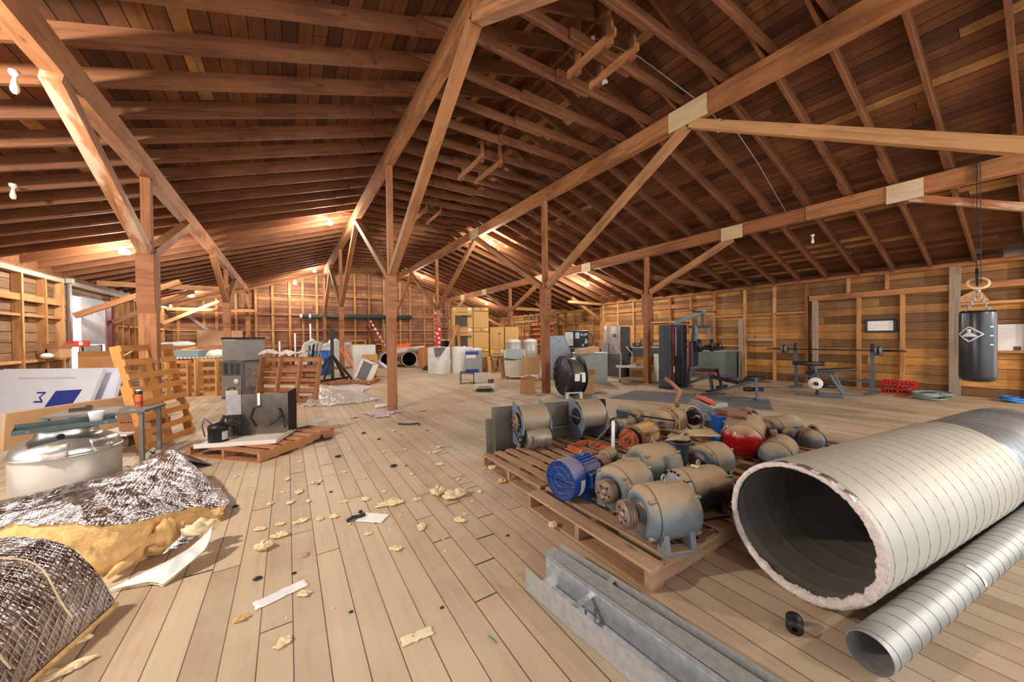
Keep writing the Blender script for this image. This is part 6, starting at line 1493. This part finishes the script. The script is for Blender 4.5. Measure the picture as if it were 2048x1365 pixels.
# second bench with barbell rack
t = thing('exercise_bench', 'black flat bench with a round white weight plate at its front, by the barbell', 'bench', (9.95, 2.9, 0))
def L(p): return (p[0] - 9.95, p[1] - 2.9, p[2])
MB().bar(L((9.95, 3.05, .55)), L((10.55, 2.5, .6)), .28, .05).build('bench_pad', PAD, t, bevel=.015); MB().bar(L((9.72, 3.0, .52)), L((10.2, 2.78, .52)), .2, .05).build('seat_pad', PAD, t)
MB().cyl(L((9.55, 3.25, .74)), L((9.83, 2.78, .73)), .045, n=14).build('foam_roller', PAD, t); MB().cyl(L((9.8, 2.9, .25)), L((9.95, 2.62, .25)), .045, n=14).build('foam_roller', PAD, t)
MB().tube([L((9.7, 3.0, .73)), L((9.8, 2.95, .66)), L((9.86, 2.92, .5)), L((9.84, 2.9, .03))], .03, 8).build('front_post', GYMG, t)
MB().rev([(0, -.02), (.125, -.02), (.13, 0), (.125, .02), (0, .02)], 28, zframe((0, 0, 0), (-.85, -.4, .0))).build('weight_plate', WHITEP, t, loc=L((9.66, 2.88, .31))); MB().cyl(L((9.66, 2.88, .31)), L((9.55, 2.83, .31)), .04, n=12).build('plate_collar', BLACKM, t)
MB().bar(L((9.68, 3.25, .02)), L((9.98, 2.5, .02)), .06, .04).build('front_foot', GYMG, t)
MB().bar(L((10.2, 2.8, .5)), L((10.35, 2.6, .03)), .05, .04).bar(L((10.35, 2.75, .5)), L((10.45, 2.6, .03)), .03, .03).build('rear_leg', GYMG, t); MB().bar(L((10.2, 3.05, .02)), L((10.6, 2.3, .02)), .06, .04).build('rear_foot', GYMG, t)
t = thing('barbell_rack', 'grey two post barbell rack against the right wall', 'rack', (11.2, 3.0, 0))
def L(p): return (p[0] - 11.2, p[1] - 3.0, p[2])
for y_, k in ((3.72, 0), (2.3, 1)):
    MB().bar(L((11.15, y_, 0)), L((11.1, y_, 1.1)), .065, .05).build('post', GYMG, t); MB().bar(L((10.85, y_, .03)), L((11.5, y_, .03)), .06, .06).build('foot', GYMG, t); MB().box(L((11.1, y_, 1.06)), (.05, .06, .2)).build('cradle', PAD, t)
MB().bar(L((11.3, 2.3, .27)), L((11.3, 3.72, .3)), .06, .05).build('cross_bar', GYMG, t)
t = thing('barbell', 'black barbell with small grey plates resting on the rack', 'barbell', (11.05, 3.0, 1.0))
MB().cyl((0, 1.35, 0), (0, -1.2, 0), .0145, n=12).build('bar_length', PAD, t)
for y_ in (.9, .97, -.78, -.85): MB().rev([(0, -.018), (.115, -.018), (.12, 0), (.115, .018), (0, .018)], 28, R(pi / 2, 'X')).build('weight_plate', mat('grey_iron', sr(106, 112, 112), .5, .5) if y_ == .9 else bpy.data.materials['grey_iron'], t, loc=(0, y_, 0))
for s_ in (1, -1): MB().cyl((0, s_ * (1.0 if s_ > 0 else .9), 0), (0, s_ * 1.22, 0), .022, n=12).build('sleeve', PAD, t)
# red crates, cable coil, posters
for k, (y_, lab) in enumerate(((2.13, 'red plastic crate by the right wall, left one of two joined'), (1.86, 'red plastic crate by the right wall, right one of two joined'))):
    t = thing('milk_crate', lab, 'crate', (11.75, y_, 0)); t.scale = (.9, .72, 1.05); b = MB()
    for z_ in (.02, .11, .2, .26): b.box((-.17, 0, z_), (.012, .36, .03)).box((.17, 0, z_), (.012, .36, .03)).box((0, .175, z_), (.35, .012, .03)).box((0, -.175, z_), (.35, .012, .03))
    for q in range(5): b.box((-.17, -.17 + q * .085, .14), (.012, .015, .27)); b.box((-.17 + q * .085, -.175, .14), (.015, .012, .27)); b.box((.17, -.17 + q * .085, .14), (.012, .015, .27)); b.box((-.17 + q * .085, .175, .14), (.015, .012, .27))
    b.box((0, 0, .008), (.34, .34, .012)).build('crate_lattice', mat('red_crate_plastic', sr(206, 40, 30), .45) if k == 0 else bpy.data.materials['red_crate_plastic'], t)
    MB().ball((0, 0, .1), .12, 12, (1, 1, .7)).build('contents', DKGR, t)
t = thing('cable_coil', 'loose coil of grey green cable on the floor right of the red crates', 'cable coil', (11.3, 1.5, 0)); t.scale = (1, .62, 1); b = MB()
r_ = random.Random(3)
for k in range(7): b.torus(.26 + .05 * r_.random(), .016, T((r_.uniform(-.06, .06), r_.uniform(-.1, .1), .02 + .018 * k)) @ R(r_.uniform(-.05, .05), 'X'), 26, 6)
b.build('coil_loops', mat('grey_green_cable', sr(136, 150, 142), .5), t)
t = thing('cable_coil', 'smaller grey cable coil against the wall behind the large coil', 'cable coil', (11.85, 1.45, 0)); b = MB()
for k in range(5): b.torus(.2 + .05 * r_.random(), .014, T((r_.uniform(-.06, .06), r_.uniform(-.1, .1), .02 + .016 * k)), 22, 6)
b.build('coil_loops', bpy.data.materials['grey_green_cable'], t)
t = thing('cable_coil', 'bright blue strap heap on the floor below the punching bag', 'strap', (12.0, .47, 0)); t.scale = (1, .6, 1); b = MB()
for k in range(5): b.torus(.16 + .05 * r_.random(), .02, T((r_.uniform(-.06, .06), r_.uniform(-.14, .14), .02 + .018 * k)), 20, 6)
b.build('strap_loops', mat('sky_blue_strap', sr(52, 120, 190), .6), t)
for k in range(9):
    p_ = (10.95 + r_.uniform(-.6, .7), 4.55 + r_.uniform(-.5, .8))
    tag(timber('floor_strip', (p_[0], p_[1], .012), (p_[0] + r_.uniform(-.1, .3), p_[1] - r_.uniform(.2, .5), .012), r_.uniform(.03, .08), .014, r_.choice([GREYW_M, GREYB, BLACKM])), 'thin strip of wood or metal on the floor left of the barbell', 'strip', 'strips on the floor by the barbell')
t = thing('poster', 'white notice in a dark rope frame on the right wall above the barbell', 'notice', (XR - .03, 2.42, 1.57))
MB().box((0, 0, 0), (.012, .46, .24)).build('notice_paper', PAPER, t)
b = MB()
for k in range(14): a0, a1 = k / 14, (k + 1) / 14; b.box((-.008, -.25 + .5 * (k + .5) / 14, .14 + .008 * (k % 2)), (.012, .042, .04)).box((-.008, -.25 + .5 * (k + .5) / 14, -.14 - .008 * (k % 2)), (.012, .042, .04))
for k in range(7): b.box((-.008, -.25, -.12 + .04 * k), (.012, .045 + .01 * (k % 2), .038)).box((-.008, .25, -.12 + .04 * k), (.012, .045 + .01 * (k % 2), .038))
b.build('rope_frame', mat('dark_navy', sr(48, 52, 66), .6), t); MB().box((-.008, 0, .01), (.004, .22, .012)).build('printed_line', GREYP, t)
t = thing('poster', 'white framed sheet on the right wall right of the punching bag', 'notice', (XR - .04, .56, 1.25)); MB().box((0, 0, 0), (.02, .34, .58)).build('sheet_face', WHITEP, t); MB().box((.012, 0, 0), (.012, .37, .61)).build('dark_frame', BLACKM, t); MB().box((-.012, -.08, -.2), (.004, .09, .08)).build('printed_picture', mat('dark_print', sr(96, 70, 76), .7), t)
b = MB()
for k in range(5): b.box((-.012, .02, .2 - .05 * k), (.004, .2, .008))
b.build('printed_line', GREYP, t)
# punching bag
t = thing('punching_bag', 'black punching bag with a white diamond emblem hung by chains from a wooden ring', 'punching bag', (8.72, .68, 1.71))
def zz(v): return v - 1.68
MB().rev([(0, -1.06), (.12, -1.06), (.17, -1.03), (.178, -.98), (.178, -.04), (.17, -.01), (.15, 0), (0, 0)], 40, cap=False).build('bag_body', mat('black_leather', sr(34, 38, 44), .3, 0, .12, 5, bump=.15, bscale=7, spec=.6), t)
FA = math.atan2(-.08, -1) # the emblem looks at the room
def onbag(a, z, r=.1795): return Vector((r * cos(pi + a), r * sin(pi + a), z))
W1 = mat('white_print', sr(228, 230, 232), .5)
A0 = -.36
for (a0, z0), (a1, z1) in (((-.72, -.35), (0, -.24)), ((0, -.24), (.72, -.35)), ((.72, -.35), (0, -.46)), ((0, -.46), (-.72, -.35))):
    MB().tube([onbag(A0 + a0 + (a1 - a0) * k / 8, z0 + (z1 - z0) * k / 8) for k in range(9)], .0085, 6).build('emblem_line', W1, t)
b = MB()
b.grid(lambda u, v: onbag(A0 + (u - .5) * 1.0 * (1 - v), -.385 + .075 * v, .181), 10, 3).ball(onbag(A0, -.295), .024, 10)
b.build('emblem_figure', W1, t)
for k in range(3): MB().grid(lambda u, v: onbag(.72 + .25 * u, -.25 - .13 * k + .014 * v, .181), 4, 1).build('white_tick', W1, t)
CH = mat('chain_steel', sr(176, 176, 176), .35, .8)
for k in range(4):
    a = pi / 4 + k * pi / 2; n_ = 9; p0 = Vector((.15 * cos(a), .15 * sin(a), -.02)); p1 = Vector((0, 0, .28)); d_ = (p1 - p0)
    b = MB()
    for q in range(n_): b.torus(.018, .0045, zframe(p0 + d_ * ((q + .5) / n_), p0 + d_ * ((q + 1.5) / n_)) @ R(q * pi / 2) @ R(pi / 2, 'X'), 10, 5)
    b.build('chain', CH, t)
MB().ball((0, 0, .3), .03, 10).torus(.03, .007, T((0, 0, .34)) @ R(pi / 2, 'X'), 14, 6).build('swivel', CH, t)
t = thing('wooden_ring', 'pale wooden gym ring above the punching bag', 'ring', (8.72, .68, 2.12)); MB().torus(.098, .019, R(.25, 'X') @ R(-.95, 'Y'), 36, 12).build('ring_wood', mat('pale_varnished_wood', sr(226, 186, 130), .4), t)
t = thing('strap', 'black hanging strap from the right roof beam down to the wooden ring', 'strap', (8.74, .68, 2.1)); STR = mat('black_webbing', sr(26, 26, 28), .7)
MB().bar((-.02, .012, 0), (-.02, .012, 1.92), .045, .006).bar((-.02, -.03, 0), (-.02, -.015, 1.92), .045, .006).bar((-.09, .0, -.02), (.0, .012, .25), .03, .006).build('webbing', STR, t); MB().box((-.02, 0, .5), (.05, .06, .07)).build('buckle', BLACKM, t)
# a board and a rolled thing on the wall behind the bag
t = thing('wall_board', 'tan board end on the wall girt behind the punching bag chains', 'board', (XR - .12, 1.0, 2.03)); MB().hexa([(-.02, -.2, 0), (.02, -.2, 0), (.02, .2, 0), (-.02, .2, 0), (-.02, -.05, .28), (.02, -.05, .28), (.02, .22, .1), (-.02, .22, .1)]).build('board_piece', STUD_M, t)
# ================================================================ LITTER ON THE FLOOR
WHP = mat('white_label_paper', sr(236, 232, 226), .7, 0, .05, 20); PINKP = mat('pink_paper', sr(206, 184, 190), .8, 0, .15, 14)
def paper(lab, loc, rz, w, h, m=WHP, curl=.006, name='paper_scrap', grp=None, seed=0):
    t = thing(name, lab, 'paper', (loc[0], loc[1], .002), rz, grp)
    MB().grid(lambda u, v: ((u - .5) * w + .012 * NZ.noise(Vector((v * 6, seed, 0))) * (1 if u > .5 else -1), (v - .5) * h + .01 * NZ.noise(Vector((u * 8, seed + 3, 0))), max(.0012, curl * (1 + NZ.noise(Vector((u * 3, v * 3, seed)))) * .6)), 14, 8, thick=.0006).build('paper_sheet', m, t)
    return t
t = paper('long torn white label lying on the floor boards near the camera', (-0.05, 2.30), radians(15), .25, .075, curl=.004, seed=2)
b = MB()
for k in range(4): b.box((-.04 + .03 * (k % 2), .022 - .014 * k, .0085), (.13, .003, .0006))
b.build('printed_line', GREYP, t)
t = paper('torn cream label with a white end, nearest scrap of paper to the camera', (0.49, 1.62), radians(-4), .145, .055, YTAG, curl=.004, seed=5)
paper('white sheet with a black rubber offcut lying across its corner', (0.54, 2.88), radians(-42), .21, .14, seed=7)
tag(MB().tube([(.36, 2.92, .014), (.40, 2.945, .018), (.45, 2.94, .016), (.49, 2.95, .014)], .013, 8).build('rubber_offcut', BLACK), 'curved black rubber offcut on the white sheet', 'rubber')
tag(MB().ball((.47, 3.02, .012), .018, 8, (1, 1, .7)).build('rubber_plug', BLACKM), 'small black plug beside the white sheet', 'rubber')
for k, (u, v, rz, w, h, lab) in enumerate(((748, 828, .3, .28, .17, 'pink sheet leftmost at the foot of the mid floor post'), (775, 826, -.4, .26, .15, 'pink sheet in the middle of those at the mid floor post'), (795, 823, .1, .2, .12, 'pink sheet right of the foot of the mid floor post'), (765, 833, -.1, .26, .12, 'pink strip nearest the camera at the mid floor post'), (708, 836, .2, .14, .05, 'small pink scrap left of the papers at the post'), (845, 822, .3, .14, .05, 'small pink scrap right of the papers at the post'))):
    p_ = [1.33, 6.87, 1.56, 6.81, 1.75, 6.83, 1.41, 6.56, 0.97, 6.73, 2.16, 6.60]
    paper(lab, (p_[2 * k], p_[2 * k + 1]), rz, w, h * 2.3, PINKP, .02, seed=k)
t = thing('paper_roll', 'small white roll lying behind the mid floor post', 'roll', (1.60, 7.41, .035), .1); MB().cyl((-.14, 0, 0), (.14, 0, 0), .035, n=16).build('roll_body', WHP, t)
for k, (pts, r, lab) in enumerate(((((1.49, 5.78, .015), (1.56, 5.68, .015), (1.66, 5.62, .016), (1.74, 5.56, .025), (1.75, 5.5, .02)), .013, 'black bent rubber strip in mid floor beyond the wood shavings'), (((.31, 3.75, .01), (.33, 3.78, .01)), .02, 'x'), )):
    if k == 0: tag(MB().tube(pts, r, 8).build('rubber_strip', BLACK), lab, 'rubber')
BITS = [0.48, 4.60, 0.92, 5.52, 1.04, 5.07, 0.95, 3.91, 1.07, 3.85, -0.17, 2.52, 0.01, 2.46, 1.35, 5.09, 0.23, 3.84, 0.31, 3.58, 1.28, 2.09, 0.65, 1.72, -0.39, 3.72, 0.25, 1.95, 1.75, 5.13]
for k in range(15):
    x_, y_ = BITS[2 * k], BITS[2 * k + 1]
    s_ = [.03, .028, .022, .032, .012, .02, .012, .012, .014, .014, .012, .01, .02, .01, .015][k]
    tag(MB().ball((x_, y_, s_ * .35), s_, 9, (1.25, .8, .45)).build('black_bit', BLACK), 'small black crumb of rubber scattered on the floor boards', 'crumb', 'black crumbs on the floor')
# tufts of insulation: the named big ones, then the small ones
FL3 = mat('cream_fibre', sr(238, 214, 166), .95, 0, .2, 20, bump=.8, bscale=60)
fluff('largest round tuft of cream insulation in mid floor', (1.11, 2.99, 0), (.06, .055, .06), FL3, 21)
fluff('broad tuft of cream insulation right of the largest round one', (1.22, 2.86, 0), (.10, .07, .055), FL3, 22)
fluff('flat spread of cream insulation beside the white sheet', (0.71, 3.05, 0), (.11, .06, .02), FL3, 23)
fluff('tuft of insulation on the floor right of the bent offcut', (-0.16, 2.87, 0), (.05, .045, .04), FL3, 24)
fluff('ragged tuft above the one by the bent offcut', (-0.07, 2.98, 0), (.05, .03, .025), FL3, 25)
fluff('orange tuft beside the corner of the bare pallet', (1.72, 2.89, 0), (.05, .03, .03), FIBRE, 26)
fluff('tuft between the bare pallet and the pallet nearest the camera', (1.80, 3.23, 0), (.04, .035, .035), FL3, 27)
fluff('small curl of pale fibre on the edge of the pallet nearest the camera', (1.60, 1.98, .02), (.035, .03, .03), FL3, 28)
f = fluff('flat wood coloured flake at the bottom left by the rolled foil', (-0.83, 2.27, 0), (.10, .035, .02), FIBRE2, 29)
fluff('small orange tuft below the long white label', (-0.22, 2.20, 0), (.03, .018, .018), FIBRE, 30)
fluff('pale tuft just off the rolled foil corner', (-0.85, 2.45, 0), (.05, .02, .02), FIBRE2, 31)
SM = [-0.02, 4.15, 0.07, 3.74, -0.06, 3.83, -0.15, 3.61, 0.25, 3.92, 0.18, 3.90, 0.48, 4.04, 0.63, 3.75, 0.97, 4.47, 1.32, 5.40, 1.60, 4.26, 1.51, 4.10, 1.42, 4.13, 2.10, 3.70, 1.75, 3.31, 1.82, 3.62, 1.20, 3.11, 1.05, 3.58, 0.72, 3.31, 0.50, 3.52, 0.19, 3.09, 0.28, 3.07, 0.72, 2.79, 0.81, 2.53, 0.58, 2.37, 0.46, 2.66, 0.37, 2.88, 0.06, 3.13, 1.16, 2.53, 1.08, 2.47, 1.44, 2.82, 1.30, 2.69, -0.07, 3.17, -0.32, 4.14, -0.47, 4.53, -0.19, 3.17, 0.37, 4.57, 0.10, 4.66, 0.05, 2.23, -0.04, 1.92, -0.34, 4.60, 0.39, 3.30, 0.55, 3.24, 0.92, 2.99, 1.39, 3.19, 1.39, 3.68, 1.22, 4.42, 0.64, 4.82, 0.13, 3.49, 0.00, 3.54]
base_f = []
for k in range(4):
    o = fluff('small tuft of cream insulation fluff scattered on the floor boards', (0, 0, 0), (.032, .022, .014), FL3, 40 + k, 'fluff_tuft', 'small fluff tufts on the floor'); base_f.append(o)
r_ = random.Random(5)
for k in range(50):
    o = base_f[k] if k < 4 else base_f[k % 4].copy()
    if k >= 4: COL.objects.link(o)
    s_ = r_.uniform(.5, 1.25); o.location = (SM[2 * k], SM[2 * k + 1], .0005); o.rotation_euler = (0, 0, r_.uniform(0, 6)); o.scale = (s_ * r_.uniform(.7, 1.4), s_, s_)
# crumbs of shavings nobody could count
b = MB(); r_ = random.Random(15)
for k in range(420):
    x_ = r_.gauss(.55, .7); y_ = r_.gauss(3.7, .9)
    if y_ < 1.2 or x_ > 1.55 or (x_ < -.35 and y_ < 3.9): continue
    s_ = r_.uniform(.002, .0065)
    b.box((x_, y_, s_ * .4), (s_ * r_.uniform(1, 3), s_, s_ * .8), r_.uniform(0, 3))
tag(b.build('shavings', FL3), 'fine pale crumbs and shavings strewn over the floor boards', 'shavings', kind='stuff')
tag(MB().tube([(.77, 1.44, .003), (.775, 1.41, .006), (.78, 1.385, .004)], .003, 5).build('green_twig', mat('green', sr(70, 140, 70), .6)), 'tiny green twig on the floor left of the steel channels', 'twig')
tag(MB().grid(lambda u, v: (0.03, 2.58, .002 + .003 * v) if False else (.055 + .04 * u, 2.60 + .05 * v + .01 * u, .002 + .004 * sin(3 * v)), 4, 4, thick=.001).build('brown_chip', mat('brown_chip_wood', sr(178, 134, 98), .8)), 'small brown wood chip on the boards beyond the long label', 'chip')
# stains on the boards
STN = mat('floor_stain', sr(120, 98, 76), .6, 0, .25, 30)
def stain(lab, x, y, a, c, seed, m=STN):
    n_ = 28; pts = [(x + a * cos(2 * pi * k / n_) * (1 + .25 * NZ.noise(Vector((cos(2 * pi * k / n_) * 1.5, sin(2 * pi * k / n_) * 1.5, seed)))), y + c * sin(2 * pi * k / n_) * (1 + .25 * NZ.noise(Vector((cos(2 * pi * k / n_) * 1.5, sin(2 * pi * k / n_) * 1.5, seed + 9))))) for k in range(n_)]
    return tag(MB().prism(pts, .0006, T((0, 0, .0002))).build('stain', m), lab, 'stain')
stain('round dark stain on the floor in front of the brown pallet', -.05, 5.17, .09, .12, 1)
